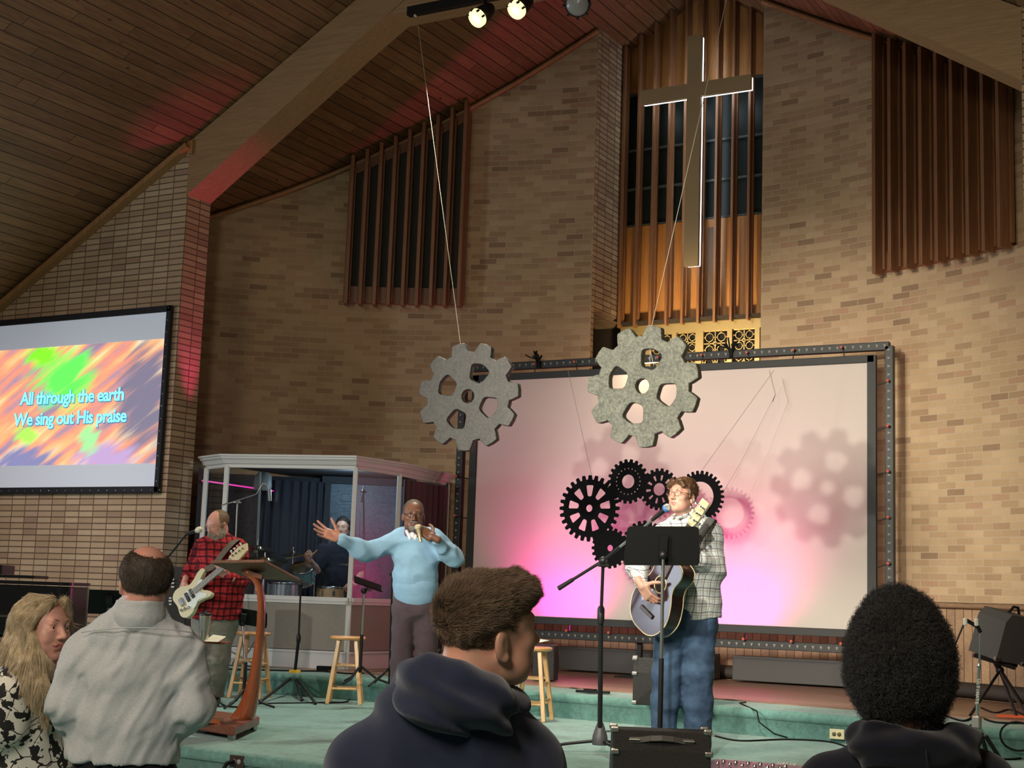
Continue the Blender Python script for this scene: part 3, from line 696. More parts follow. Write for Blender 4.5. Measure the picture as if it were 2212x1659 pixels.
def hanging_gear(px, py, d, R_, tilt, ph, mat, label, hang):
    c = atD(px, py, d); root = empty('hanging_gear', tuple(c), label, 'gear', 'grey foam gears hanging over the stage')
    loops = [gear_loop(R_*.825, R_, 11, .60, .74, ph)]
    loops.append(circ(0, 0, R_*.135))
    for k in range(4):
        a = ph+PI/4+.25+k*PI/2
        q = [(R_*.30, -.10), (R_*.60, -.34), (R_*.66, 0), (R_*.60, .34), (R_*.30, .10)]
        pl = []
        for r, t in ((.32, -.42), (.62, -.36), (.66, 0), (.62, .36), (.32, .42)): pl.append((R_*r*math.cos(a+t), R_*r*math.sin(a+t)))
        loops.append(rounded(pl, R_*.08))
    M_ = Matrix.Translation(c) @ Matrix.Rotation(tilt[0], 4, 'Z') @ Matrix.Rotation(tilt[1], 4, 'X') @ Matrix(((1, 0, 0, 0), (0, 0, -1, 0), (0, 1, 0, 0), (0, 0, 0, 1)))
    curve_plate('gear_plate', loops, M_, .06, mat, root, .004)
    b = MB(); top = M_ @ Vector((R_*hang[0], R_*hang[1], 0)); up = Vector(hang[2])
    b.tube([top+Vector((.03, -.01, -.13)), top+Vector((0, -.03, 0.02)), top+Vector((0, 0, .16)), up], .0027, 5); b.tube([top+Vector((-.02, .03, -.13)), top+Vector((0.0, .0, .16))], .0027, 5)
    b.build('hanging_line', simple('line_white', (.42, .38, .30), .6), root)
    return root
hanging_gear(1014, 857, 12.2, .455, (.12, .0), .10, m_foam2, 'darker grey foam gear hanging left, in front of the screen corner', (-.22, .62, tuple(atY(903, 55, 11.3))))
hanging_gear(1391, 835, 10.9, .455, (-.02, .03), .22, m_foam, 'lighter silver foam gear hanging right, in front of the brass lattice', (.12, .62, tuple(atD(1572, -12, 11.3))))
# black gear cut-out standing on the glow
root = empty('gear_cutout', (-6.6, 13.2, 2.4), 'cluster of flat black meshing gears hanging in front of the backdrop screen', 'gear cutout')
YG = 13.3; m_cut = simple('cutout_black', (.004, .004, .005), .8, spec=.1)
pitch = atY(1300, 1100, YG); sc_g = (atY(1400, 1100, YG)-atY(1300, 1100, YG)).x/100
def slots(n, r0, r1, w0, w1, ph=0):
    out = []
    for k in range(n):
        a = ph+2*PI*k/n; c, s = math.cos(a), math.sin(a)
        pl = [(r0, -w0), (r1, -w1), (r1, w1), (r0, w0)]; out.append(rounded([(x*c-y*s, x*s+y*c) for x, y in pl], min(w0, w1)*.8))
    return out
def cutgear(px, py, rpx, nt_, holes, k, stretch=1.0):
    c = atY(px, py, YG-.004*k); r = rpx*sc_g
    loops = [gear_loop(r*.87, r, nt_, .55, .8)]+holes(r)
    curve_plate('gear_disc', loops, onY(*c), .012, m_cut, root)
cutgear(1273, 1098, 66, 28, lambda r: [circ(0, 0, r*.11)]+slots(9, r*.36, r*.70, r*.07, r*.13, .17), 0)
cutgear(1357, 1040, 44, 22, lambda r: [circ(0, 0, r*.31)]+[circ(r*.58*math.cos(2*PI*i/20), r*.58*math.sin(2*PI*i/20), r*.035, 8) for i in range(20)], 1)
cutgear(1424, 1057, 41, 22, lambda r: [circ(0, 0, r*.30)]+slots(10, r*.42, r*.68, r*.045, r*.07, .1), 2)
cutgear(1511, 1073, 50, 30, lambda r: [circ(0, 0, r*.58)], 3)
cutgear(1318, 1184, 40, 20, lambda r: [circ(0, 0, r*.16)], 4)
cutgear(1392, 1178, 48, 24, lambda r: [circ(0, 0, r*.2)]+slots(6, r*.4, r*.68, r*.08, r*.12), 5)
m_tether = simple('line_grey', (.35, .32, .3), .6)
for (x0, y0), (x1, y1) in (((1226, 796), (1281, 1040)), ((1672, 800), (1512, 1022))): b = MB(); b.tube([atY(x0, y0, YG+.5), atY(x1, y1, YG)], .0025, 4); b.build('hanging_line', m_tether, root)
# ---- hanging cable weight line at right of the screen
b = MB(); b.tube([atY(1662, 800, 13.8), atY(1675, 852, 13.8), atY(1669, 868, 13.8)], .004, 4); b.tube([atY(1676, 850, 13.8), atY(1600, 1000, 13.6), atY(1540, 1100, 13.5)], .002, 4)
tag(b.build('tether_line', simple('tether', (.4, .36, .33), .6)), 'thin pale tether with a small knot across the right of the backdrop screen', 'line')
# ---- track lights on the tie beam
m_lamp = simple('lamp_face', (1, 1, .9), .3, emit=(1, .93, .62), estr=14); m_lampoff = simple('lamp_glass_off', (.35, .33, .32), .25)
m_rim = simple('lamp_rim_glow', (.9, .8, .4), .3, emit=(1, .8, .3), estr=1.6)
tk = empty('track_rail', (-6.9, 11.4, 7.36), 'black lighting track under the tie beam', 'track')
b = MB(); pa, pb = atY(882, 47, 11.45), atY(1240, -8, 11.45); pb.z = pa.z = 7.40; b.bar(pa, pb, .07, .09); b.build('rail', m_black, tk); b = MB(); b.ball(pa+Vector((.1, -.03, -.06)), .02, 8); b.build('hook', m_chrome, tk)
for px, py, on, lab, d in ((1030, 40, True, 'left glowing stage lamp on the ceiling track', (-.25, -.75, -.75)), (1115, 22, True, 'right glowing stage lamp on the ceiling track', (-.2, -.75, -.75)), (1246, 10, False, 'unlit black stage lamp hanging right of the two glowing ones', (.3, -1, -.6))):
    c = atY(px, py, 11.28); e = empty('stage_lamp', tuple(c), lab, 'stage lamp', 'stage lamps on the track')
    d = Vector(d).normalized(); S, U, Dd = frame(d); R = Matrix((S, U, Dd)).transposed(); r = .085 if on else .115
    b = MB(); b.lathe([(r*.55, -.24), (r*.8, -.2), (r, -.1), (r, 0), (r*.93, 0), (r*.93, -.02), (0, -.03)], c, 20, R); b.build('lamp_housing', m_black, e)
    b = MB(); b.lathe([(r*.92, -.012), (r*.6, .01), (0, .018)], c, 20, R); b.build('lamp_lens', m_lamp if on else m_lampoff, e)
    if on:
        b = MB(); b.lathe([(r*1.02, -.03), (r*1.06, -.03), (r*1.06, .012), (r*1.02, .012)], c, 20, R); b.build('lamp_rim', m_rim, e)
    b = MB(); b.tube([c-d*.12, c-d*.12+Vector((0, .02, .16)), Vector((c.x, 11.42, 7.38))], .015, 8)
    for k in range(8 if not on else 4):
        a = 2*PI*k/8; b.box(c+S*(r*1.08)*math.cos(a)+U*(r*1.08)*math.sin(a), (.02, .02, .03), R)
    b.build('bracket', m_black, e)
# ================================================================ DRUM BOOTH
m_trimw = simple('booth_white_trim', (.62, .62, .60), .4); m_boothpanel = simple('booth_grey_panel', (.27, .245, .205), .75, noise=.06, nscale=40, bmp=.1, bscale=400)
def glass_mat():
    m, nt, b = newmat('booth_glass'); b.inputs['Base Color'].default_value = (.8, .85, .88, 1); b.inputs['Roughness'].default_value = .02
    tr = nd(nt, 'BsdfTransparent', {0: (.86, .88, .90, 1)}); gl = nd(nt, 'BsdfGlossy', {0: (1, 1, 1, 1), 'Roughness': .02}); fr = nd(nt, 'Fresnel', {'IOR': 1.45})
    mx = nd(nt, 'MixShader', {0: mth(nt, 'MULTIPLY', fr.outputs[0], 1.6), 1: tr.outputs[0], 2: gl.outputs[0]})
    nt.links.new(mx.outputs[0], nt.nodes['Material Output'].inputs[0]); return m
m_glass = glass_mat()
BP = [Vector(p+(0,)) for p in ((-10.78, 12.10), (-10.30, 11.89), (-8.82, 12.32), (-8.75, 13.15), (-8.98, 14.55))]
BC = Vector((-9.6, 13.4, 0))
def inset(p, d): v = (BC-p); v.z = 0; return p+v.normalized()*d
booth = empty('drum_booth', (-9.5, 12.9, ZT), 'glass sided drum booth with grey base, white posts and cornice', 'booth')
Z0, Z1, Z2, Z3 = ZT+.012, ZT+.70, ZT+.78, 2.94
for i in range(4):
    a, c = inset(BP[i], .1), inset(BP[i+1], .1)
    b = MB(); b.bar(a+Vector((0, 0, (Z0+.19+Z1)/2)), c+Vector((0, 0, (Z0+.19+Z1)/2)), .05, Z1-Z0-.19, (0, 0, 1)); b.build('base_panel', m_boothpanel, booth)
    b = MB(); b.bar(a+Vector((0, 0, Z0+.08)), c+Vector((0, 0, Z0+.08)), .075, .16); b.bar(a+Vector((0, 0, Z0+.17)), c+Vector((0, 0, Z0+.17)), .095, .025); b.build('baseboard', m_trimw, booth, bevel=.004)
    b = MB(); b.bar(a+Vector((0, 0, Z1+.02)), c+Vector((0, 0, Z1+.02)), .10, .045); b.bar(a+Vector((0, 0, Z1-.015)), c+Vector((0, 0, Z1-.015)), .08, .03); b.build('sill', m_trimw, booth, bevel=.004)
    b = MB(); b.quad(a+Vector((0, 0, Z1)), c+Vector((0, 0, Z1)), c+Vector((0, 0, Z3)), a+Vector((0, 0, Z3))); b.build('glass_pane', m_glass, booth)
for i in range(5):
    a = inset(BP[i], .1); b = MB()
    for off in ((0, 0),): b.box(a+Vector((0, 0, (Z1+Z3)/2)), (.05, .05, Z3-Z1), Matrix.Rotation(.5, 3, 'Z')); b.box(a+Vector((0, 0, (Z0+Z1)/2)), (.055, .055, Z1-Z0), Matrix.Rotation(.5, 3, 'Z'))
    b.build('post', m_trimw, booth, bevel=.006)
prof = [(.10, 2.92), (.085, 2.925), (.085, 2.955), (.06, 2.965), (.045, 3.0), (.02, 3.02), (.02, 3.035), (0, 3.04), (0, 3.06), (.12, 3.065)]
b = MB(); vs = []
for p in BP:
    for d, z in prof: q = inset(p, d); vs.append((q.x, q.y, z))
k = len(prof); b.add(vs, [[i*k+j, (i+1)*k+j, (i+1)*k+j+1, i*k+j+1] for i in range(4) for j in range(k-1)]); b.build('cornice', m_trimw, booth)
b = MB(); tp = [inset(p, .1) for p in BP]+[Vector((-10.78, 13.9, 0))]
b.add([(p.x, p.y, 2.99) for p in tp], [list(range(6))]); b.build('booth_ceiling', simple('booth_ceiling_dark', (.05, .045, .05), .8), booth)
m_dark = simple('booth_dark_wall', (.028, .03, .038), .85)
def curtain(a, c, name, mat, amp=.04, waves=14, z0=ZT+.02, z1=2.9):
    a, c = Vector(a+(0,)), Vector(c+(0,)); d = (c-a); nrm = Vector((-d.y, d.x, 0)).normalized(); b = MB(); n = waves*6; vs = []
    for i in range(n+1):
        t = i/n; p = a+d*t+nrm*(amp*math.sin(2*PI*waves*t)+amp*.5*math.sin(7.3*waves*t)); vs += [(p.x, p.y, z0), (p.x, p.y, z1)]
    b.add(vs, [[2*i, 2*i+2, 2*i+3, 2*i+1] for i in range(n)], True); return b.build(name, mat, booth)
def onback(px):
    A, B = Vector((-10.82, 13.12, 0)), Vector((-8.98, 14.42, 0)); r = ray(px, 1250); t = None
    d = B-A; den = r[0]*d.y-r[1]*d.x; k = (A.x*r[1]-A.y*r[0])/den*1.0; return A+d*k
q0, q1, q2, q3 = onback(440), onback(552), onback(704), onback(872)
b = MB(); b.quad((q0.x, q0.y, ZT), (q1.x, q1.y, ZT), (q1.x, q1.y, 2.95), (q0.x, q0.y, 2.95)); b.quad((-10.8, 12.15, ZT), (q0.x, q0.y, ZT), (q0.x, q0.y, 2.95), (-10.8, 12.15, 2.95)); b.build('side_panel', simple('panel_brown', (.055, .042, .038), .8, noise=.3, nscale=30), booth)
curtain((q1.x, q1.y), (q2.x, q2.y), 'curtain', simple('curtain_navy', (.03, .034, .05), .9), .022, 8)
q4 = onback(960); b = MB(); b.quad((q3.x, q3.y, ZT), (q4.x, q4.y, ZT), (q4.x, q4.y, 2.95), (q3.x, q3.y, 2.95)); b.quad((q1.x, q1.y+.08, ZT), (q3.x, q3.y+.08, ZT), (q3.x, q3.y+.08, 2.95), (q1.x, q1.y+.08, 2.95)); b.build('back_panel', m_dark, booth)
# the dark six-panel door inside the booth
dr = empty('door_1', (-9.2, 14.1, ZT), None, None, None, 0, 'structure'); dr['label'] = 'dark panelled double door at the back of the drum booth'
dA, dB = Vector((q2.x, q2.y, 0)), Vector((q3.x, q3.y, 0)); dd = (dB-dA).normalized(); dn = Vector((dd.y, -dd.x, 0))
m_door = simple('door_dark_paint', (.05, .085, .12), .5, spec=.4, noise=.35, nscale=30)
R = Matrix((dd, Vector((-dn.x, -dn.y, 0)), Vector((0, 0, 1)))).transposed()
b = MB(); b.box((dA+dB)/2+Vector((0, 0, ZT+1.02)), ((dB-dA).length, .04, 2.03), R); b.build('door_slab', m_door, dr)
b = MB(); L = (dB-dA).length
for j in range(2):
    for z, h in ((ZT+.35, .5), (ZT+.98, .55), (ZT+1.55, .42), (ZT+1.88, .16)):
        c = dA+dd*(L*(.27+.46*j))+dn*.022+Vector((0, 0, z)); ww = L*.34
        b.box(c, (ww, .008, h), R); b.box(c+dn*.006, (ww-.07, .012, h-.07), R, .004)
b.build('door_panel', m_door, dr, bevel=.004)
b = MB(); b.box(dB+dd*.04+Vector((0, 0, ZT+1.03)), (.07, .07, 2.06), R); b.box(dA-dd*.03+Vector((0, 0, ZT+1.03)), (.07, .07, 2.06), R); b.box((dA+dB)/2+Vector((0, 0, ZT+2.08)), (L+.2, .07, .08), R); b.build('door_frame', m_dark, dr)
b = MB(); b.bar((-10.74, 12.15, 2.80), (-10.6, 13.2, 2.77), .02, .015); 
tag(b.build('magenta_strip', simple('magenta_glow', (.8, .05, .4), .4, emit=(1, .03, .42), estr=.55)), 'thin magenta glowing strip under the booth ceiling', 'light bar')  # thin emissive magenta line along the booth ceiling edge
curtain((-8.86, 13.3), (-8.98, 14.4), 'side_drape', simple('drape_wine', (.10, .05, .06), .9), .015, 8)
# ---- drum kit
m_shell = simple('drum_shell_silver', (.42, .50, .55), .25, .6, noise=.25, nscale=90); m_head = simple('drum_head', (.75, .78, .78), .5); m_wshell = simple('snare_wood', (.55, .38, .2), .35)
m_cymb = simple('cymbal_bronze', (.62, .55, .35), .22, 1)
KO = atD(700, 1290, 15.4); KO.z = ZT
def drum(c, r, h, lab, shell, tilt=(0, 0, 0), name='drum', legs=True):
    c = Vector(c); e = empty(name, tuple(c), lab, 'drum', 'drum kit behind the glass'); R = Euler(tilt).to_matrix()
    b = MB(); b.lathe([(r, 0), (r, h)], c, 24, R); b.build('shell', shell, e)
    b = MB(); b.lathe([(r*.99, h+.004), (0, h+.006)], c, 24, R); b.lathe([(r*.99, -.004), (0, -.006)], c, 24, R); b.build('drum_skin', m_head, e)
    b = MB()
    for z in (.0, h): b.lathe([(r*1.0, z-.012), (r*1.035, z-.012), (r*1.035, z+.012), (r*1.0, z+.012)], c, 24, R)
    for k in range(8):
        a = 2*PI*k/8; o = Vector((r*1.03*math.cos(a), r*1.03*math.sin(a), 0)); b.tube([R @ (o+Vector((0, 0, 0)))+c, R @ (o+Vector((0, 0, h)))+c], .005, 5)
        b.box(R @ (o+Vector((0, 0, h/2)))+c, (.02, .02, .05), R)
    b.build('hoop', m_chrome, e)
    if legs:
        b = MB()
        for k in range(3): a = 2*PI*k/3+.4; b = MB(); b.tube([R @ Vector((r*1.04*math.cos(a), r*1.04*math.sin(a), h*.3))+c, (c.x+r*1.12*math.cos(a), c.y+r*1.12*math.sin(a), ZT+.02)], .008, 6); b.build('leg', m_chrome, e)
def dpos(px, py, d): return atD(px, py, d+.85)
p = dpos(612, 1292, 14.9); drum((p.x, p.y, p.z-.14), .17, .30, 'silver floor drum at the left of the kit', m_shell)
p = dpos(668, 1288, 15.0); drum((p.x, p.y+.15, ZT+.28), .25, .36, 'silver bass drum lying on its side behind the glass', m_shell, (1.5, 0, .55), 'bass_drum', False)
p = dpos(655, 1240, 15.0); drum((p.x, p.y, p.z-.08), .13, .17, 'pale blue tom drum tilted above the bass drum', simple('tom_blue', (.30, .62, .66), .25, .4), (.5, .25, 0), 'tom_drum')
p = dpos(716, 1281, 15.1); drum((p.x, p.y, p.z-.07), .155, .13, 'natural wood snare drum beside the drummer', m_wshell, (0, 0, 0), 'snare_drum')
def cymbal(px, py, d, r, tilt, lab):
    c = dpos(px, py, d); e = empty('cymbal_stand', (c.x, c.y, ZT), lab, 'cymbal', 'cymbals on stands behind the glass'); R = Euler(tilt).to_matrix()
    b = MB(); b.lathe([(r, 0), (r*.6, .012), (r*.22, .02), (r*.2, .035), (r*.1, .045), (0, .046)], c, 32, R); b.lathe([(r, -.002), (0, .01)], c, 32, R); b.build('cymbal_plate', m_cymb, e)
    b = MB(); b.tube([c+Vector((0, 0, .09)), c, c-Vector((0, 0, .25)), (c.x, c.y, ZT+.25)], [.006, .007, .011, .013], 8)
    b.build('stand', m_chrome, e)
    for k in range(3): a = k*2*PI/3+.3; b = MB(); b.tube([(c.x, c.y, ZT+.35), (c.x+.24*math.cos(a), c.y+.24*math.sin(a), ZT+.02)], .008, 6); b.build('stand_leg', m_chrome, e)
cymbal(556, 1187, 14.6, .20, (.12, .22, 0), 'large pale cymbal at the far left of the kit')
cymbal(633, 1199, 15.0, .13, (.0, -.1, 0), 'small cymbal over the blue tom')
cymbal(572, 1212, 14.4, .24, (.25, .16, 0), 'wide purple lit cymbal just above the lectern')
cymbal(760, 1222, 14.9, .17, (.0, .06, 0), 'thin cymbal right of the drummer')
def micstand(lab, base, bends, boomend, mic=True, mat=None, basekind='tripod', zb=ZT, r=.009, name='microphone_stand', grp=None):
    mat = mat or m_black; base = Vector(base); e = empty(name, (base.x, base.y, zb), lab, 'microphone stand', grp)
    b = MB(); b.tube([(base.x, base.y, zb+.03)]+[tuple(q) for q in bends], r, 8); b.build('pole', mat, e)
    b = MB(); J = Vector(bends[-1]); b.ball(J, .022, 10); b.tube([J+Vector((0, -.05, 0)), J+Vector((0, .05, 0))], .01, 6); b.build('clutch', mat, e)
    b = MB()
    b.tube([boomend[0], boomend[1]], r*.8, 8); b.build('boom', mat, e)
    b = MB()
    if basekind == 'tripod':
        for k in range(3): a = k*2*PI/3+.5; b = MB(); b.tube([(base.x, base.y, zb+.16), (base.x+.30*math.cos(a), base.y+.30*math.sin(a), zb+.015)], .010, 7); b.build('tripod_leg', mat, e)
    else:
        b.lathe([(.13, 0), (.13, .015), (.04, .035), (.02, .06)], (base.x, base.y, zb), 24); b.build('round_base', mat, e)
    return e
q = dpos(508, 1250, 14.2)
micstand('chrome boom stand inside the booth with its arm reaching over the drums', (q.x, q.y, 0), [dpos(513, 1085, 14.2)], [dpos(478, 1092, 14.0), dpos(553, 1068, 14.4)], mat=m_steel)
e = empty('condenser_microphone', tuple(dpos(582, 1066, 14.4)), 'slim silver microphone pointing down inside the booth', 'microphone')
b = MB(); b.tube([dpos(582, 1058, 14.4), dpos(583, 1082, 14.4)], .02, 10); b.build('mic_body', m_steel, e); b = MB(); b.tube([dpos(554, 1067, 14.4), dpos(568, 1044, 14.4), dpos(578, 1046, 14.4), dpos(581, 1060, 14.4)], .006, 6); b.build('gooseneck', m_steel, e)
q = dpos(557, 1240, 14.8); b = MB(); b.tube([(q.x, q.y, ZT+.02), dpos(562, 1020, 14.8)], .014, 8); b.lathe([(.09, 0), (.1, .05), (.09, .16), (.05, .2)], dpos(567, 1060, 14.9), 12)
tag(b.build('speaker_pole', simple('pole_greyblue', (.16, .18, .18), .5)), 'grey pole holding a small rounded speaker inside the booth', 'pole')
q = dpos(800, 1250, 14.9)
micstand('black stand leaning inside the booth in front of the panelled door', (q.x, q.y, 0), [dpos(785, 1062, 14.9)], [dpos(781, 1085, 14.8), dpos(786, 1050, 14.9)])
# ================================================================ STAGE FURNITURE
m_pine = wood('pine_varnished', (.60, .33, .12), (.80, .52, .24), axis='Z', rough=.35, coat=.3); m_seat = wood('seat_maple', (.55, .26, .09), (.72, .40, .17), axis='X', rough=.3, coat=.4)
def stool(loc, rz, label=None):
    root = empty('bar_stool', (0, 0, 0), label, 'stool', 'wooden bar stools on the stage')
    H_ = .61
    b = MB(); b.lathe([(0, H_-.034), (.15, H_-.034), (.163, H_-.028), (.167, H_-.017), (.163, H_-.005), (.15, H_), (0, H_)], (0, 0, 0), 36); b.build('seat', m_seat, root)
    top, bot = .105, .165; L = []
    for k in range(4):
        a = PI/4+k*PI/2; p0 = Vector((top*math.cos(a)*1.05, top*math.sin(a)*1.05, H_-.03)); p1 = Vector((bot*1.28*math.cos(a), bot*1.28*math.sin(a), 0)); L.append((p0, p1))
        b = MB(); b.bar(p1, p0, .036, .036, (math.cos(a+PI/4), math.sin(a+PI/4), 0), .005); b.build('leg', m_pine, root)
    for k in range(4):
        (a0, a1), (c0, c1) = L[k], L[(k+1) % 4]
        for t in ((.40, .76) if k % 2 == 0 else (.46, .70)):
            b = MB(); b.tube([a0.lerp(a1, t), c0.lerp(c1, t)], .011, 8); b.build('rung', m_pine, root)
    return root
st0 = stool((0, 0, 0), 0, 'wooden stool behind the lectern, partly hidden by its column')
def place(o, loc, rz, label=None):
    o.location = loc; o.rotation_euler = (0, 0, rz)
    if label: o['label'] = label
    return o
place(st0, (-8.93, 10.95, ZS), .35)
place(copy_tree(st0), (-7.97, 11.14, ZS), .55, 'empty wooden stool standing between the tripod and the man in the light blue sweater')
place(copy_tree(st0), (-5.96, 11.02, ZS), .25, 'wooden stool with papers on its seat, left of the microphone stand')
b = MB(); c = Vector((-5.98, 10.98, ZS+.612)); vs = []
n = 10
for j in range(2):
    for i in range(n+1):
        t = i/n; vs.append((c.x-.13+.27*t, c.y-.06+.14*j+.03*t, c.z+.004+.05*t**2*(1 if j else .8)+.035*math.sin(t*PI)*(.2+j)))
b.add(vs, [[i, i+1, n+2+i, n+1+i] for i in range(n)], True)
o = tag(b.build('paper_sheet', simple('paper', (.72, .74, .68), .8)), 'curled white paper lying on the right stool', 'paper'); md = o.modifiers.new('s', 'SOLIDIFY'); md.thickness = .002
# lectern
m_cherry = wood('cherry_lectern', (.24, .055, .018), (.42, .11, .035), axis='Z', rough=.22, coat=.6); m_cherryd = wood('cherry_dark', (.14, .04, .018), (.22, .065, .03), axis='X', rough=.4, coat=.1)
lb = atZ(500, 1588, ZS); lec = empty('lectern', (lb.x-.05, lb.y+.1, ZS), 'cherry wood lectern with a curved column and tilted top at the front of the stage', 'lectern')
LY = lb.y+.12
pa, pb, pc, pd = atZ(388, 1582, ZS), atZ(505, 1603, ZS), atZ(561, 1577, ZS), atZ(455, 1563, ZS)
b = MB(); poly = [pa, pb, pc, pd]; ctr = sum(poly, Vector())/4
hs = [(p-ctr)*.985+ctr for p in poly]
b.add([(p.x, p.y, ZS+.035) for p in hs]+[(p.x, p.y, ZS+.10) for p in hs], [[0, 1, 5, 4], [1, 2, 6, 5], [2, 3, 7, 6], [3, 0, 4, 7], [4, 5, 6, 7], [3, 2, 1, 0]])
b.build('base', m_cherryd, lec, bevel=.012)
b = MB()
for p in hs: q = p.lerp(ctr, .15); b.lathe([(.025, 0), (.03, .035)], (q.x, q.y, ZS), 12)
islands(b.build('foot', m_steel, lec))
# column: outline traced in its own vertical plane, thick across
ed = (pc-pb); ed.z = 0; ed.normalize()
dl = atD(530, 1420, 10.0); 
depthL = (Vector(((pa+pb+pc+pd)/4)[:])-Vector(CP)).dot(Vector(cf))
left = [(478, 1567), (498, 1548), (520, 1515), (535, 1470), (546, 1420), (553, 1370), (556, 1320), (556, 1280), (548, 1256), (533, 1246), (520, 1240), (523, 1234)]
right = [(545, 1571), (555, 1545), (561, 1510), (565, 1460), (569, 1400), (573, 1350), (575, 1310), (572, 1275), (563, 1252), (556, 1240), (545, 1232), (532, 1226)]
L3 = [atD(x, y, depthL) for x, y in left]; R3 = [atD(x, y, depthL) for x, y in right]
nrm = Vector((-.488, .86, 0)).normalized()
b = MB(); vs = []; n = len(L3)
for i in range(n):
    t = .085-.03*min(1, i/5)
    a, c = L3[i], R3[i]; m1 = a.lerp(c, .12); m2 = a.lerp(c, .88)
    vs += [a, m1-nrm*t, m2-nrm*t, c, m2+nrm*t, m1+nrm*t]
b.add(vs, [[i*6+j, i*6+(j+1) % 6, (i+1)*6+(j+1) % 6, (i+1)*6+j] for i in range(n-1) for j in range(6)], True); b.add(vs[:6], [[5, 4, 3, 2, 1, 0]]); b.add(vs[-6:], [[0, 1, 2, 3, 4, 5]])
b.build('column', m_cherry, lec, subd=1, merge=True)
# desk top: tilted board, seen from below its high edge
T1, T4 = atD(455, 1217, depthL-.24), atD(571, 1215, depthL-.20); T3, T2 = atD(648, 1256, depthL+.22), atD(531, 1249, depthL+.20)
b = MB(); up = (T2-T1).cross(T4-T1).normalized(); up = up if up.z > 0 else -up
b.add([p for p in (T1, T4, T3, T2)]+[p+up*.022 for p in (T1, T4, T3, T2)], [[3, 2, 1, 0], [4, 5, 6, 7], [0, 1, 5, 4], [1, 2, 6, 5], [2, 3, 7, 6], [3, 0, 4, 7]]); b.build('desk_top', wood('desk_wood', (.15, .06, .035), (.25, .11, .06), axis='X', rough=.55), lec, bevel=.005)
b = MB(); mid = (T1+T2+T3+T4)/4; b.box(atD(548, 1240, depthL), (.14, .10, .03), Matrix.Rotation(.5, 3, 'Z') @ Matrix.Rotation(.3, 3, 'Y')); b.build('desk_bracket', m_cherryd, lec)
b = MB(); q = atZ(448, 1561, ZS+.1); b.box((q.x-.02, q.y, ZS+.115), (.24, .06, .03), Matrix.Rotation(.3, 3, 'Z')); b.build('footrest', m_cherry, lec)
# ---- tumbler on a small wooden tray stand
q = atD(455, 1388, 10.95); tb = empty('tray_stand', (q.x-.05, q.y, ZS), 'small brown wooden tray on a post in front of the bassist', 'tray')
b = MB(); b.box((q.x-.1, q.y, q.z), (.42, .25, .016), Matrix.Rotation(YAW, 3, 'Z'), .003); b.build('tray_top', m_cherryd, tb)
b = MB(); b.tube([(q.x-.2, q.y-.05, q.z), (q.x-.2, q.y-.05, ZS+.02)], .012, 8); b.lathe([(.14, 0), (.14, .015), (.02, .03)], (q.x-.2, q.y-.05, ZS), 20); b.build('post', m_black, tb)
tu = atD(440, 1383, 10.9); e = empty('tumbler', (tu.x, tu.y, q.z+.008), 'stainless steel travel tumbler with a black lid on the small tray', 'tumbler')
b = MB(); b.lathe([(.034, 0), (.036, .004), (.034, .05), (.036, .09), (.042, .15), (.045, .19), (.045, .196)], (tu.x, tu.y, q.z+.008), 28); b.build('cup_body', simple('polished_steel', (.62, .6, .52), .3, 1), e)
b = MB(); b.lathe([(.047, .192), (.048, .205), (.04, .212), (0, .212)], (tu.x, tu.y, q.z+.008), 28); b.box((tu.x+.01, tu.y, q.z+.228), (.03, .02, .014)); b.build('lid', m_black, e)
b = MB(); c = atD(462, 1386, 10.85); b.add([(c.x-.07, c.y-.03, q.z+.012), (c.x+.05, c.y-.01, q.z+.012), (c.x+.03, c.y+.1, q.z+.05), (c.x-.08, c.y+.08, q.z+.06)], [[0, 1, 2, 3]]); o = tag(b.build('note_card', simple('card', (.66, .62, .5), .8)), 'folded cream note card on the small tray', 'card'); md = o.modifiers.new('s', 'SOLIDIFY'); md.thickness = .002
# ---- music stands
def music_stand(label, base, top, w_, h_, nrmv, roll=0, zb=ZS, matpole=None, tilt_t=None, grp='black music stands', group_base=True):
    base = Vector(base); e = empty('music_stand', (base.x, base.y, zb), label, 'music stand', grp)
    c = Vector(top); S, U, Dd = frame(nrmv); R = Matrix((S, U, Dd)).transposed() @ Matrix.Rotation(roll, 3, 'Z')
    M_ = Matrix.Translation(c) @ R.to_4x4(); r = .03
    pl = rounded([(-w_/2, -h_/2), (w_/2, -h_/2), (w_/2*.93, h_/2), (-w_/2*.93, h_/2)], r)
    b = MB(); b.prism(pl, M_, .004); S2 = R @ Vector((1, 0, 0)); U2 = R @ Vector((0, 1, 0)); D2 = R @ Vector((0, 0, 1))
    b.box(c-U2*(h_/2)-D2*.03, (w_*.97, .004, .06), R); b.build('desk', m_blackmatte, e)
    b = MB(); b.box(c+D2*.02, (.05, h_*.6, .03), R); b.ball(c+D2*.03-U2*.05, .03, 12); b.build('hinge', m_black, e)
    b = MB(); j = c+D2*.035-U2*.05; b.tube([(j.x, j.y, j.z), (base.x, base.y, (zb+j.z)/2)], .011, 10); b.build('inner_pole', matpole or m_steel, e)
    b = MB(); b.tube([(base.x, base.y, (zb+j.z)/2+.03), (base.x, base.y, zb+.1)], .016, 10); b.build('outer_pole', m_black, e)
    b = MB()
    for k in range(3): a = k*2*PI/3+.6; b = MB(); b.tube([(base.x, base.y, zb+.16), (base.x+.15*math.cos(a), base.y+.15*math.sin(a), zb+.05), (base.x+.27*math.cos(a), base.y+.27*math.sin(a), zb+.012)], .011, 7); b.build('tripod_leg', m_black, e)
    return e
dM = 8.9; tc_ = atD(1431, 1179, dM)
tf = Vector((-cf[0], -cf[1], 0)).normalized()
fwd = (Vector((cf[0], cf[1], 0))).normalized()
ms = atD(1431, 1300, dM)
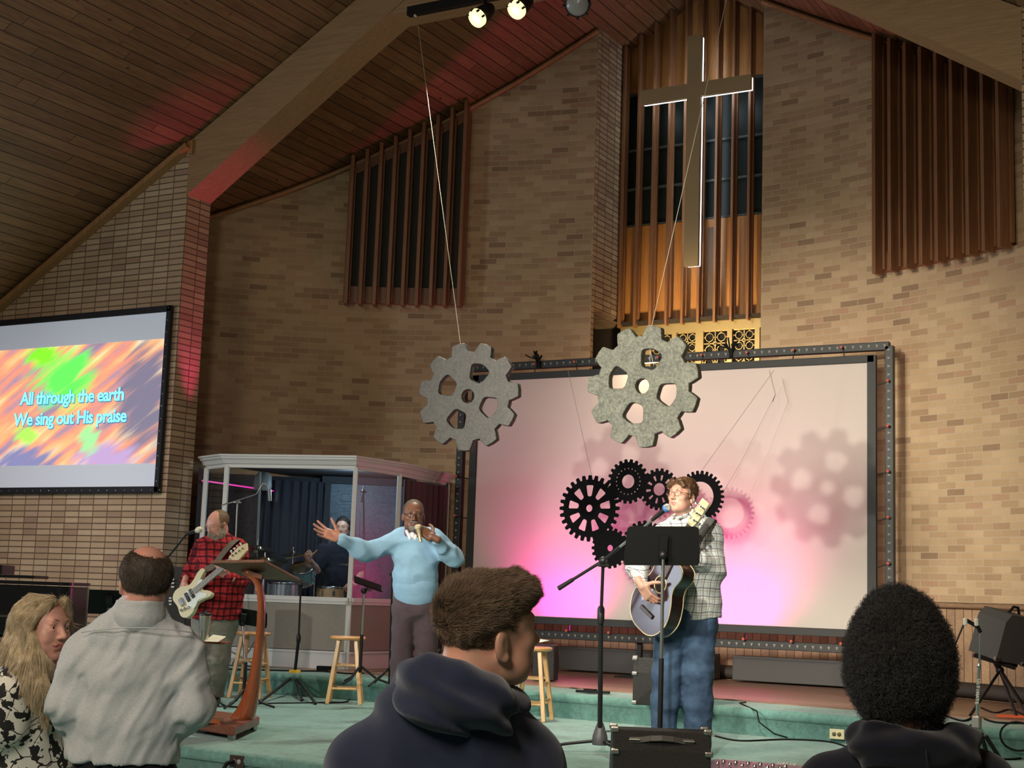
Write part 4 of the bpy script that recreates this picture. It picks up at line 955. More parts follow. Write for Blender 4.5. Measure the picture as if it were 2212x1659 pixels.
music_stand('black music stand with its desk turned to the singing guitarist', (ms.x, ms.y, 0), tc_, .475, .245, (tf*.93+Vector((0, 0, -.30))+Vector(cR)*.08), math.radians(2), ZS)
q = atD(215, 1300, 11.6); music_stand('black music stand whose desk corner shows left of the grey shirt', (q.x+.22, q.y, 0), q+Vector((.12, 0, .0)), .46, .30, Vector((.35, -.5, -.75)), 0, ZS)
q = atD(527, 1332, 12.6); music_stand('low black music stand with a slanted desk behind the lectern column', (q.x+.05, q.y, 0), q, .42, .16, (tf*.8+Vector((0, 0, -.5))), -.15, ZS)
q = atD(797, 1268, 12.9); qq = atD(778, 1445, 12.9); music_stand('black music stand seen edge on beside the man in the blue sweater', (qq.x, qq.y, 0), q, .44, .03, (tf*.2+Vector((0, 0, -1))), 0, ZT)
# ---- mic stands
def mic(e_or_none, a, b_, lab, ball, body, ring=None):
    a, b_ = Vector(a), Vector(b_); e = empty('microphone', tuple(a), lab, 'microphone')
    S, U, Dd = frame(a-b_); R = Matrix((S, U, Dd)).transposed(); L_ = (a-b_).length
    b = MB(); b.lathe([(.011, 0), (.013, .02), (.017, L_*.72), (.02, L_*.76)], b_, 16, R); b.build('mic_body', body, e)
    b = MB(); b.lathe([(.02, L_*.74), (.0265, L_*.82), (.026, L_*.92), (.017, L_*.985), (0, L_)], b_, 18, R); b.build('mic_grille', ball, e)
    if ring: b = MB(); b.lathe([(.021, L_*.70), (.0275, L_*.75), (.0275, L_*.84), (.022, L_*.86)], b_, 16, R); b.build('foam_ring', ring, e)
    return e
m_grille = simple('mic_grille_steel', (.55, .55, .52), .4, .8, bmp=.6, bscale=900); m_cream = simple('mic_cream', (.72, .66, .48), .4)
sb = atD(1296, 1590, 9.75); sbz = ZS
J = atD(1303, 1211, 9.6); b_end = atD(1207, 1271, 9.75); f_end = atD(1408, 1124, 9.35)
e = empty('microphone_stand', (sb.x, sb.y, ZS), 'black boom microphone stand in front of the guitarist, weighted base at the stage edge', 'microphone stand', 'boom microphone stands')
b = MB(); b.tube([(sb.x, sb.y, ZS+.1), atD(1298, 1330, 9.68)], .0165, 12); b.build('lower_pole', m_black, e)
b = MB(); b.tube([atD(1298, 1340, 9.68), J], .011, 10); b.lathe([(.018, -.05), (.024, -.03), (.024, .05), (.016, .07)], atD(1298, 1332, 9.68), 14); b.build('upper_pole', m_black, e)
b = MB(); b.tube([b_end, b_end.lerp(J, .32)], [.017, .014], 10); b.build('counterweight', m_black, e)
b = MB(); b.tube([b_end.lerp(J, .3), J, J.lerp(f_end, .35)], .0105, 10); b.build('boom', m_black, e)
b = MB(); b.tube([J.lerp(f_end, .3), f_end], .008, 10); b.build('boom_extension', m_steel, e)
b = MB(); b.ball(J, .028, 12); b.tube([J+Vector((-.01, -.05, -.03)), J+Vector((.01, .05, -.03))], .012, 8); b.build('clutch', m_black, e)
b = MB(); b.lathe([(.052, 0), (.055, .02), (.05, .06), (.03, .12), (.018, .15)], (sb.x, sb.y, ZS+.06), 20); b.tube([(sb.x+.02, sb.y, ZS+.15), (sb.x+.11, sb.y, ZS+.16)], .008, 6); b.ball((sb.x+.12, sb.y, ZS+.16), (.012, .012, .03), 8); b.build('base_hub', simple('hub_grey', (.07, .07, .075), .45), e)
for k, (dx, dy) in enumerate(((-.40, -.22), (.33, -.2), (.05, .4))):
    b = MB(); b.tube([(sb.x, sb.y, ZS+.09), (sb.x+dx*.5, sb.y+dy*.5, ZS+.06), (sb.x+dx, sb.y+dy, ZS+.012)], .011, 8); b.build('leg', m_black, e)
mic(None, atD(1447, 1092, 9.3), f_end+(f_end-J)*.0, 'black stage microphone with a blue ring at the singing guitarist', m_grille, m_black, simple('blue_ring', (.05, .16, .42), .5))
# bassist's microphone
J = atD(372, 1190, 12.6); fe = atD(402, 1155, 12.3); be = atD(362, 1205, 12.7)
e = empty('microphone_stand', (J.x-.15, J.y-.1, ZS), 'thin black boom stand left of the bassist', 'microphone stand', 'boom microphone stands')
b = MB(); b.tube([be, fe], .008, 8); b.build('boom', m_black, e); b = MB(); b.tube([be, (be.x-.1, be.y-.1, ZS+.1)], .012, 8); b.build('pole', m_black, e)
for k in range(3): a = k*2.1; b = MB(); b.tube([(be.x-.1, be.y-.1, ZS+.16), (be.x-.1+.28*math.cos(a), be.y-.1+.28*math.sin(a), ZS+.012)], .01, 6); b.build('tripod_leg', m_black, e)
mic(None, atD(434, 1143, 12.05), fe, 'black microphone with a cream grille beside the bassist', m_cream, m_black)
# stand on tripod with yellow clutch
q = atZ(645, 1500, ZS); tp = atD(650, 1262, (q-Vector(CP)).dot(Vector(cf)))
e = empty('tripod_stand', (q.x, q.y, ZS), 'black tripod stand with a yellow collar between the two left stools', 'stand')
mid = (q-Vector(CP)).dot(Vector(cf)); c0 = atD(637, 1452, mid); c1 = atD(645, 1380, mid)
b = MB(); b.tube([atD(633, 1495, mid), c0, c1], .016, 10); b.build('lower_pole', m_black, e)
b = MB(); b.tube([c1, tp], .010, 10); b.lathe([(.015, -.04), (.022, -.02), (.022, .03), (.014, .05)], c1, 12); b.build('upper_pole', m_black, e)
b = MB(); b.bar(atD(638, 1258, mid), atD(664, 1262, mid), .05, .04); b.ball(tp, .035, 10); b.build('top_clamp', m_black, e)
b = MB(); b.box(c0, (.11, .07, .045), Matrix.Rotation(YAW, 3, 'Z'), .012); b.build('yellow_collar', simple('yellow_plastic', (.75, .45, .02), .4), e)
for x, y in ((563, 1516), (681, 1519), (652, 1512)):
    f_ = atZ(x, y, ZS+.015); b = MB(); b.tube([c0-Vector((0, 0, .03)), f_], [.016, .013], 8); b.ball(f_, .017, 8); b.build('leg', m_black, e)
# far stand right of the music stand
q = atD(842, 1440, 12.7); e = micstand('black straight stand with a padded tripod foot behind the man in the blue sweater', (q.x, q.y, 0), [atD(848, 1240, 12.7)], [atD(848, 1240, 12.7), atD(850, 1228, 12.7)], grp=None)
# ---- monitors
m_tolex = simple('speaker_carpet', (.028, .028, .027), .95, noise=.35, nscale=120, bmp=.4, bscale=300); m_spk = simple('speaker_front_black', (.008, .008, .008), .6)
def wedge(label, c, w_, d_, h_, rz, zb, handle=True, jack=False):
    e = empty('stage_monitor', (c[0], c[1], zb), label, 'monitor speaker', 'black wedge stage monitors', rz)
    M_ = Matrix.Translation((c[0], c[1], zb)) @ Matrix.Rotation(rz, 4, 'Z')
    pr_ = [(-d_/2, 0), (d_/2*.7, 0), (d_/2, h_*.25), (d_*.12, h_), (-d_/2*.72, h_), (-d_/2, h_*.70)]     # y, z
    b = MB(); vs = [M_ @ Vector((s*w_/2, y, z)) for s in (-1, 1) for y, z in pr_]; n = 6
    b.add(vs, [[i, (i+1) % n, n+(i+1) % n, n+i] for i in range(n)]+[[5, 4, 3, 2, 1, 0], [6, 7, 8, 9, 10, 11]]); b.build('cabinet', m_tolex, e, bevel=.008)
    b = MB()
    for s in (-1, 1):
        for y, z in ((-d_/2*.72, h_), (d_*.10, h_), (-d_/2, h_*.68), (-d_/2, .0)):
            p = M_ @ Vector((s*(w_/2-.012), y, z+(.0 if z else .02))); b.box(p, (.045, .035, .03), M_.to_3x3(), .008)
    islands(b.build('corner_cap', m_steel, e))
    b = MB()
    y0, z0 = -d_/2*.86, h_*.85; dv = Vector((0, -d_/2*.28, -h_*.3)).normalized(); nn = Vector((0, dv.z, -dv.y)); nn = -nn if nn.y > 0 else nn
    if handle:
        pts = [(-.17, 0), (-.11, .006), (-.06, .028), (0, .036), (.06, .028), (.11, .006), (.17, 0)]
        for (x0, h0), (x1, h1) in zip(pts, pts[1:]):
            b.bar(M_ @ (Vector((x0, y0, z0))+nn*h0), M_ @ (Vector((x1, y0, z0))+nn*h1), .03, .008, M_.to_3x3() @ nn)
        b.build('handle', simple('handle_rubber', (.09, .09, .09), .5), e)
        b = MB()
        for s in (-1, 1): b.box(M_ @ (Vector((s*.145, y0, z0))+nn*.008), (.06, .035, .008), M_.to_3x3() @ Matrix.Rotation(-math.atan2(h_*.3, d_*.14)+PI/2, 3, 'X').inverted() if False else M_.to_3x3(), .003)
        islands(b.build('handle_plate', m_steel, e))
    if jack:
        b = MB(); b.box(M_ @ Vector((w_*.30, -d_/2*.86-.01, h_*.86)), (.09, .02, .12), M_.to_3x3(), .004); b.build('jack_plate', m_black, e)
    return e
q = atD(1424, 1600, 7.9); wedge('black wedge monitor with a strap handle at the front of the stage', (q.x, q.y), .52, .40, .34, YAW-.03, ZS)
q = atD(1412, 1450, 11.6); wedge('black wedge monitor on the upper stage behind the guitarist', (q.x+.03, q.y+.15), .50, .42, .36, YAW-.1, ZT, False, True)
q = atD(1178, 1440, 14.2); b = MB(); b.box((q.x, q.y, ZT+.19), (.22, .22, .34), Matrix.Rotation(.3, 3, 'Z'), .01); tag(b.build('speaker_box', m_spk), 'small black speaker box on the upper stage behind the right stool', 'speaker')
# low dark casings along the back wall
m_case = simple('casing_charcoal', (.045, .045, .042), .6)
for x0, x1, lab in ((-7.6, -5.75, 'long low charcoal casing under the screen, left one'), (-5.55, -4.3, 'long low charcoal casing under the screen, right one')):
    e = empty('floor_casing', ((x0+x1)/2, 14.75, ZT), lab, 'casing', 'low casings along the back wall')
    b = MB(); b.box(((x0+x1)/2, 14.75, ZT+.15), (x1-x0, .18, .24), None, .008); b.build('case_body', m_case, e)
    b = MB(); b.box(((x0+x1)/2, 14.75, ZT+.275), (x1-x0-.02, .2, .02)); b.build('case_top', simple('casing_top', (.07, .07, .065), .5), e)
# ---- tilted speaker on a stand, right edge
C = Vector(atD(2160, 1372, 12.0)); e = empty('tilted_speaker', tuple(C), 'charcoal wedge speaker tipped up on a black stand at the right edge', 'speaker')
R = Matrix((Vector(cR), Vector(cU), -Vector(cf))).transposed() @ Matrix.Rotation(math.radians(-14), 3, 'Z') @ Matrix.Rotation(.5, 3, 'Y')
pxm = 3138/12.0
sp = [(-45, -48), (30, -48), (30, 45), (10, 58), (-38, 58), (-45, 45)]
b = MB(); M_ = Matrix.Translation(C) @ R.to_4x4(); b.prism([(x/pxm, y/pxm) for x, y in [(-38, -50), (46, -50), (46, 52), (-22, 52), (-36, 34)]], M_, .30); b.build('cabinet', simple('speaker_side', (.055, .055, .052), .75, noise=.1, nscale=200), e, bevel=.006)
b = MB(); b.box(M_ @ Vector((60/pxm, 0, -.02)), (.09, .37, .22), R, .01); b.build('speaker_grille', m_spk, e)
b = MB()
for x, y in ((40, 50), (44, -48), (-37, -46)): b.box(M_ @ Vector((x/pxm, y/pxm, .15)), (.05, .035, .03), R, .008)
islands(b.build('corner_cap', m_chrome, e))
b = MB(); b.tube([M_ @ Vector((10/pxm, 52/pxm, 0)), M_ @ Vector((20/pxm, 66/pxm, 0)), M_ @ Vector((34/pxm, 66/pxm, 0)), M_ @ Vector((42/pxm, 52/pxm, 0))], .012, 8); b.build('handle', m_black, e)
e = empty('speaker_stand', (C.x, C.y, ZT), 'black folding stand under the tipped speaker at the right edge', 'stand')
b = MB(); b.bar(atD(2102, 1415, 11.9), atD(2192, 1443, 11.9), .04, .03); b.bar(atD(2108, 1410, 12.1), atD(2196, 1438, 12.1), .04, .03); b.build('platform', m_black, e)
hub = atD(2160, 1448, 12.0)
b = MB(); b.tube([atD(2150, 1428, 12), hub], .025, 8); b.ball(hub, .035, 8); b.build('hub', m_black, e)
for x, y, s in ((2096, 1545, .012), (2196, 1548, .014), (2226, 1560, .014), (2206, 1520, .02)):
    f_ = atZ(x, y, ZT+.03); b = MB(); b.tube([hub, f_], s, 8); b.build('leg', m_black, e)
# ---- silver mic boom stand
d0 = (atZ(2165, 1655, ZS)-Vector(CP)).dot(Vector(cf))+.15
e = empty('microphone_stand', tuple(atD(2112, 1600, d0)), 'chrome boom stand with two white clips near the right edge', 'microphone stand', 'boom microphone stands')
hubp = atD(2110, 1560, d0)
b = MB(); b.tube([atD(2110, 1562, d0), atD(2115, 1440, d0)], .011, 10); b.tube([atD(2115, 1442, d0), atD(2118, 1366, d0)], .008, 10); b.lathe([(.012, -.02), (.017, 0), (.012, .02)], atD(2115, 1440, d0), 10); b.build('pole', m_chrome, e)
b = MB(); b.tube([atD(2118, 1366, d0), atD(2112, 1354, d0), atD(2088, 1340, d0)], .014, 8); b.build('boom_joint', m_black, e)
for x, y in ((2085, 1343), (2109, 1344)): b = MB(); b.box(atD(x, y, d0-.02), (.028, .02, .055), Matrix.Rotation(YAW, 3, 'Z'), .009); b.build('white_clip', simple('clip_white', (.7, .7, .66), .4), e)
b = MB(); b.tube([atD(2083, 1346, d0), atD(2060, 1400, d0)], .006, 8); b.build('boom', m_black, e)
b = MB(); b.box(hubp, (.06, .06, .09), None, .012); b.build('hub', m_steel, e)
for x, y in ((2173, 1658), (2136, 1640), (2072, 1590)):
    f_ = atD(x, y, d0+(.0 if x > 2100 else .3)); 
    b = MB(); m1 = hubp.lerp(f_, .3); b.tube([hubp, m1], .008, 8); b.build('leg_tube', m_chrome, e); b = MB(); b.tube([m1, f_], [.016, .014], 8); b.build('leg', m_black, e)
for k, ch in enumerate('ULTIMATE'):   # lettering down the pole
    p = atD(2113.5-k*.55, 1470+k*6.9, d0-.013); S = Vector((0, 0, -1)); N_ = -Vector((cf[0], cf[1], 0)).normalized(); U_ = N_.cross(S)
    text('pole_lettering', ch, Matrix.Translation(p) @ Matrix((S, U_, N_)).transposed().to_4x4(), .03, simple('lettering_white', (.8, .8, .78), .5) if k == 0 else bpy.data.materials['lettering_white'], e, .0005, .001)
# ---- effects pedal board at the bottom edge
q = atZ(1640, 1652, ZS+.08); e = empty('pedal_board', (q.x, q.y, ZS), 'flat grey guitar pedal board with footswitches lying on the front of the stage', 'pedal board', None, YAW-.45)
R = Matrix.Rotation(YAW-.42, 3, 'Z'); c = Vector((q.x, q.y-.11, ZS)); b = MB(); b.box(c+Vector((0, 0, .04)), (.56, .30, .075), R @ Matrix.Rotation(.08, 3, 'X'), .01); b.build('case', simple('pedal_grey', (.16, .17, .18), .35, .6), e)
for j in range(2):
    for i in range(6): b = MB(); b.lathe([(.012, 0), (.012, .018), (.008, .02)], c+R @ Vector((-.2+i*.075, -.05+.13*j, .078)), 10); b.build('footswitch', m_chrome, e)
b = MB(); b.box(c+R @ Vector((.0, .15, .075)), (.52, .02, .03), R); b.build('rear_bar', simple('pedal_silver', (.5, .5, .52), .3, .8), e)
text('pedal_lettering', 'HELIX', Matrix.Translation(c+R @ Vector((.17, .135, .092))) @ R.to_4x4() @ Matrix.Rotation(PI/2*.6, 4, 'X'), .035, bpy.data.materials['lettering_white'], e, .0005, .001, spacing=1.3)
# ---- outlets on the risers
def outlet(px, py, edge_y, label, plate, hole):
    p = atY(px, py, edge_y); e = empty('outlet', tuple(p), label, 'outlet'); b = MB(); b.box(p, (.115, .012, .075), None, .004); b.build('cover_plate', plate, e)
    b = MB()
    for s in (-1, 1): b.lathe([(.016, 0), (.016, .004), (0, .004)], p+Vector((s*.02, -.006, 0)), 14, Matrix(((1, 0, 0), (0, 0, -1), (0, 1, 0)))); 
    b.build('socket', hole, e); return p, e
outlet(1808, 1586, 11.14, 'cream double outlet on the upper step at the right', simple('outlet_cream', (.72, .66, .38), .4), simple('outlet_hole', (.12, .10, .05), .5))
p, e = outlet(512, 1645, 7.275, 'dark brown outlet on the front step with a black plug in it', simple('outlet_brown', (.035, .018, .014), .4), simple('socket_grey', (.3, .3, .28), .4))
b = MB(); b.tube([p+Vector((-.02, -.01, 0)), p+Vector((-.03, -.06, -.01)), p+Vector((-.06, -.09, -.08)), p+Vector((-.08, -.1, -.4))], [.016, .014, .008, .006], 8); tag(b.build('power_plug', m_blackmatte), 'black plug and cord in the front step outlet', 'plug')
# ---- cables
def cable(pts, z, lab, r=.006, grp='black cables lying on the stage', m=None):
    P = [atZ(x, y, z+r) for x, y in pts]; sm = []
    for i in range(len(P)-1):
        p0, p1, p2, p3 = P[max(0, i-1)], P[i], P[i+1], P[min(len(P)-1, i+2)]
        for t in np.linspace(0, 1, 6)[:-1]: sm.append(.5*((2*p1)+(p2-p0)*t+(2*p0-5*p1+4*p2-p3)*t*t+(3*p1-p0-3*p2+p3)*t**3))
    sm.append(P[-1]); b = MB(); b.tube(sm, r, 6); return tag(b.build('cable', m or m_blackmatte), lab, 'cable', grp)
cable([(470, 1510), (485, 1524), (520, 1527), (560, 1520), (660, 1518), (740, 1517), (755, 1510)], ZS, 'thin cable running from the bassist past the left stools')
cable([(1545, 1590), (1600, 1600), (1700, 1597), (1790, 1602), (1830, 1614)], ZS, 'cable along the foot of the upper step near the cream outlet', .007)
cable([(480, 1445), (560, 1447), (640, 1449), (700, 1450), (760, 1455), (840, 1450)], ZT, 'cable on the upper stage along the booth baseboard', .008)
cable([(2040, 1545), (2080, 1557), (2110, 1548), (2150, 1560), (2212, 1562)], ZT, 'tangled cable behind the chrome boom stand', .008)
cable([(2120, 1530), (2150, 1541), (2180, 1534), (2212, 1545)], ZT, 'cable heap under the tipped speaker', .012)
cable([(2172, 1632), (2150, 1630), (2120, 1636), (2180, 1640), (2220, 1636)], ZS, 'loose cable at the foot of the step at the right edge', .008)
a_, b_2, c_2 = atZ(1602, 1521, ZT), atY(1640, 1560, 11.1), atZ(1700, 1596, ZS); b = MB(); b.tube([a_+Vector((0, .1, .01)), a_+Vector((0, -.05, .012)), atY(1635, 1536, 11.10), b_2, atY(1672, 1585, 11.05), c_2+Vector((0, 0, .01))], .006, 6); tag(b.build('cable', m_blackmatte), 'cable dropping over the upper step behind the guitarist', 'cable', 'black cables lying on the stage')
b = MB(); r0 = atY(2200, 1590, 11.0)
b.tube([r0+Vector((.12*math.cos(t), -.03, .10*math.sin(t)+.0)) for t in np.linspace(0, 2*PI, 20)], .008, 6); tag(b.build('cable', m_blackmatte), 'coiled cable leaning on the step at the right edge', 'cable', 'black cables lying on the stage')
b = MB(); q = atZ(2185, 1550, ZT+.02); b.box((q.x, q.y, ZT+.03), (.22, .04, .02), Matrix.Rotation(.3, 3, 'Z')); tag(b.build('marker_strip', simple('orange_red', (.75, .12, .04), .5)), 'orange red strip on the wood floor under the tipped speaker', 'strip')
b = MB(); q = atZ(1275, 1500, ZT); b.box((q.x, q.y+.05, ZT+.02), (.3, .05, .02), Matrix.Rotation(.2, 3, 'Z'), .004); b.box((q.x-.05, q.y+.1, ZT+.025), (.1, .07, .03)); tag(b.build('cable_adapter', m_blackmatte), 'small black adapter and cable on the step edge behind the boom stand', 'adapter')
b = MB(); q = atZ(700, 1450, ZT); b.box((q.x, q.y, ZT+.03), (.15, .06, .045), Matrix.Rotation(.4, 3, 'Z'), .006); tag(b.build('power_adapter', m_blackmatte), 'black power adapter on the upper stage by the booth', 'adapter')
# ---- grand piano at the left edge (only its corner and rim show)
m_piano = simple('piano_black_lacquer', (.006, .007, .008), .22, spec=.4)
pc_ = atD(150, 1262, 9.6); e = empty('grand_piano', (pc_.x-.8, pc_.y, ZF), 'glossy black grand piano at the left edge', 'piano')
zt_ = pc_.z; ux = Vector((cR[0], cR[1], 0)).normalized(); uy = Vector((cf[0], cf[1], 0)).normalized()
Mp = Matrix(((ux.x, uy.x, 0, pc_.x), (ux.y, uy.y, 0, pc_.y), (0, 0, 1, 0), (0, 0, 0, 1)))
out = [(0, 0), (0, .5), (-.2, 1.0), (-.7, 1.3), (-1.5, 1.3), (-1.5, 0)]
out = rounded(out, .08, 6)
b = MB(); b.prism(out, Mp @ Matrix.Translation((0, 0, zt_-.19)), .34); b.build('rim', m_piano, e, bevel=.01)
b = MB(); b.prism([(x*1.015+.01, y*1.01-.02) for x, y in out], Mp @ Matrix.Translation((0, 0, zt_)), .022); b.build('lid', m_piano, e, bevel=.004)
b = MB(); M5 = Mp @ Matrix.Translation((-.42, .1, zt_+.05)); b.box(M5 @ Vector((-.3, 0, -.012)), (1.0, .3, .02), M5.to_3x3()); b.box(M5 @ Vector((-.4, 0, .03)), (.75, .25, .06), M5.to_3x3()); b.build('music_desk', m_piano, e)
for x, y in ((-.12, .15), (-1.3, .2), (-.7, 1.1)): q = Mp @ Vector((x, y, 0)); b = MB(); b.tube([(q.x, q.y, zt_-.34), (q.x, q.y, .05)], [.05, .03], 10); b.ball((q.x, q.y, .04), .04, 8); b.build('leg', m_piano, e)
b = MB(); b.box(Mp @ Vector((-.75, -.1, zt_-.27)), (1.4, .3, .12), Mp.to_3x3(), .01); b.build('key_bed', m_piano, e)
# ---- black cabinet with white slotted lines behind the grey shirted man's head
q = atD(384, 1290, 13.6); e = empty('equipment_rack', (q.x, q.y, ZS), 'tall black rack with short white bars, left of the bassist', 'rack')
b = MB(); b.box((q.x, q.y, (ZS+1.83)/2), (.24, .3, 1.83-ZS), Matrix.Rotation(YAW, 3, 'Z'), .01); b.build('rack_body', m_spk, e)
b = MB(); N_ = -Vector((cf[0], cf[1], 0)).normalized()
for i, (y, w_) in enumerate([(1252, .07), (1260, .07), (1268, .07), (1292, .02), (1298, .03), (1305, .02), (1311, .03), (1318, .02)]):
    p = atD(376, y, 13.6)+N_*.155; b.box(p, (w_, .01, .014), Matrix.Rotation(YAW, 3, 'Z'))
islands(b.build('white_bar', simple('bar_white', (.7, .72, .72), .5), e))
# ================================================================ PEOPLE: smooth implicit bodies turned into meshes
A_ = lambda v: np.array(v, float)
def nrmz(v): v = A_(v); return v/(np.linalg.norm(v)+1e-12)
_lat = np.random.default_rng(3).random((32, 32, 32))
def vnoise(P, f):
    """smooth value noise, P (...,3)"""
    q = P*f; i = np.floor(q).astype(int); t = q-i; t = t*t*(3-2*t); i %= 32; j = (i+1) % 32
    g = lambda a, b, c: _lat[a, b, c]
    x0, y0, z0 = i[..., 0], i[..., 1], i[..., 2]; x1, y1, z1 = j[..., 0], j[..., 1], j[..., 2]; u, v, w_ = t[..., 0], t[..., 1], t[..., 2]
    return (((g(x0, y0, z0)*(1-u)+g(x1, y0, z0)*u)*(1-v)+(g(x0, y1, z0)*(1-u)+g(x1, y1, z0)*u)*v)*(1-w_) +
            ((g(x0, y0, z1)*(1-u)+g(x1, y0, z1)*u)*(1-v)+(g(x0, y1, z1)*(1-u)+g(x1, y1, z1)*u)*v)*w_)-.5
class Field:
    def __init__(s): s.p = []
    def cap(s, a, b, r0, r1=None, k=.02, op='+'):
        a, b = A_(a), A_(b); r1 = r0 if r1 is None else r1; m = max(r0, r1)
        def f(P):
            ab = b-a; t = np.clip(((P-a)@ab)/(ab@ab+1e-12), 0, 1); return np.linalg.norm(P-a-t[..., None]*ab, axis=-1)-(r0+(r1-r0)*t)
        s.p.append((f, np.minimum(a, b)-m, np.maximum(a, b)+m, k, op)); return s
    def ell(s, c, r, R=None, k=.02, op='+'):
        c = A_(c); r = A_([r]*3 if np.isscalar(r) else r); R = np.eye(3) if R is None else A_(R)
        def f(P):
            q = (P-c)@R; n = np.linalg.norm(q/r, axis=-1); m = np.linalg.norm(q/r**2, axis=-1); return n*(n-1)/(m+1e-9)
        e = np.abs(R)@r
        s.p.append((f, c-e, c+e, k, op)); return s
    def loft(s, pts, W, Dp, side, k=.03, op='+'):
        """elliptic cross-sections along a polyline; side = direction of the widths W (one, or one per point)"""
        pts = A_(pts); W = A_(W); Dp = A_(Dp); n = len(pts)
        sides = np.array([nrmz(x) for x in (side if np.ndim(side) == 2 else [side]*n)])
        def f(P):
            best = None
            for i in range(n-1):
                a, b = pts[i], pts[i+1]; ab = b-a; L = np.linalg.norm(ab); u = ab/L
                tr = ((P-a)@u)/L; t = np.clip(tr, 0, 1)
                sv = sides[i]+(sides[i+1]-sides[i])*.5; sv = nrmz(sv-u*(sv@u)); fv = np.cross(u, sv)
                q = P-a-t[..., None]*ab; ww = W[i]+(W[i+1]-W[i])*t; dd = Dp[i]+(Dp[i+1]-Dp[i])*t; mn = np.minimum(ww, dd)
                along = (q@u)/mn
                if 0 < i: along = np.where(tr < 0, along*1.0, along)
                d = (np.sqrt(((q@sv)/ww)**2+((q@fv)/dd)**2+along**2)-1)*mn
                best = d if best is None else smin(best, d, .02)
            return best
        m = max(W.max(), Dp.max()); s.p.append((f, pts.min(0)-m, pts.max(0)+m, k, op)); return s
    def box(s, c, half, R=None, r=.01, k=.01, op='+'):
        c = A_(c); half = A_(half); R = np.eye(3) if R is None else A_(R)
        def f(P):
            q = np.abs((P-c)@R)-half+r; return np.linalg.norm(np.maximum(q, 0), axis=-1)+np.minimum(q.max(-1), 0)-r
        e = np.abs(R)@half; s.p.append((f, c-e, c+e, k, op)); return s
    def cut(s, p, n, k=.004):
        p, n = A_(p), nrmz(n); s.p.append((lambda P: (P-p)@n, None, None, k, 'cut')); return s
    def grid(s, h, disp=None, pad=.03):
        lo = np.min([q[1] for q in s.p if q[4] == '+'], 0)-pad-2*h; hi = np.max([q[2] for q in s.p if q[4] == '+'], 0)+pad+2*h
        n = np.ceil((hi-lo)/h).astype(int)+1
        D = np.full(n, .2, np.float64); ax = [lo[i]+h*np.arange(n[i]) for i in range(3)]
        for f, a, b, k, op in s.p:
            if a is None: sl = (slice(None),)*3
            else:
                m = k+.02+2*h; i0 = np.clip(np.floor((a-m-lo)/h).astype(int), 0, n-1); i1 = np.clip(np.ceil((b+m-lo)/h).astype(int)+1, 1, n); sl = tuple(slice(i0[j], i1[j]) for j in range(3))
            P = np.stack(np.meshgrid(*[ax[j][sl[j]] for j in range(3)], indexing='ij'), -1)
            if P.size == 0: continue
            d = f(P); c = D[sl]
            if op == '+': D[sl] = smin(c, d, k)
            elif op == '-': D[sl] = -smin(-c, d, k)
            else: D[sl] = -smin(-c, -d, k)
        if disp is not None:
            m = np.abs(D) < .05; P = np.stack(np.meshgrid(*ax, indexing='ij'), -1)[m]; D[m] = D[m]+disp(P)
        return D, lo
    def mesh(s, h, disp=None):
        D, lo = s.grid(h, disp); return nets(D, lo, h)
def smin(a, b, k):
    h = np.maximum(k-np.abs(a-b), 0)/max(k, 1e-6); return np.minimum(a, b)-h*h*k*.25
def nets(D, lo, h):
    I = D < 0; nx, ny, nz = D.shape
    cnt = np.zeros((nx-1, ny-1, nz-1), np.int8)
    for a in (0, 1):
        for b in (0, 1):
            for c in (0, 1): cnt += I[a:nx-1+a, b:ny-1+b, c:nz-1+c]
    act = np.argwhere((cnt > 0) & (cnt < 8)); N = len(act); idx = np.full(cnt.shape, -1, np.int64); idx[tuple(act.T)] = np.arange(N)
    acc = np.zeros((N, 3)); num = np.zeros(N)
    C8 = [(a, b, c) for a in (0, 1) for b in (0, 1) for c in (0, 1)]
    for p in C8:
        for ax in range(3):
            if p[ax]: continue
            q = list(p); q[ax] = 1
            va = D[tuple((act+p).T)]; vb = D[tuple((act+q).T)]; m = (va < 0) != (vb < 0)
            t = np.where(m, va/(va-vb+1e-12), 0); pos = np.tile(A_(p), (N, 1)); pos[:, ax] = t
            acc[m] += pos[m]; num[m] += 1
    V = lo+h*(act+acc/np.maximum(num, 1)[:, None]); F = []
    for ax in range(3):
        a = [slice(None)]*3; b = [slice(None)]*3; a[ax] = slice(0, -1); b[ax] = slice(1, None)
        e = np.argwhere(I[tuple(a)] != I[tuple(b)]); u, v = [(1, 2), (2, 0), (0, 1)][ax]
        e = e[(e[:, u] > 0) & (e[:, v] > 0)]
        e = e[(e[:, u] < D.shape[u]-1) & (e[:, v] < D.shape[v]-1)]
        U = np.zeros(3, int); U[u] = 1; W = np.zeros(3, int); W[v] = 1
        q = np.stack([idx[tuple((e-U-W).T)], idx[tuple((e-W).T)], idx[tuple(e.T)], idx[tuple((e-U).T)]], 1)
        fl = ~I[tuple(e.T)]; q[fl] = q[fl][:, ::-1]; F.append(q)
    F = np.concatenate(F); F = F[(F >= 0).all(1)]
    return V, F
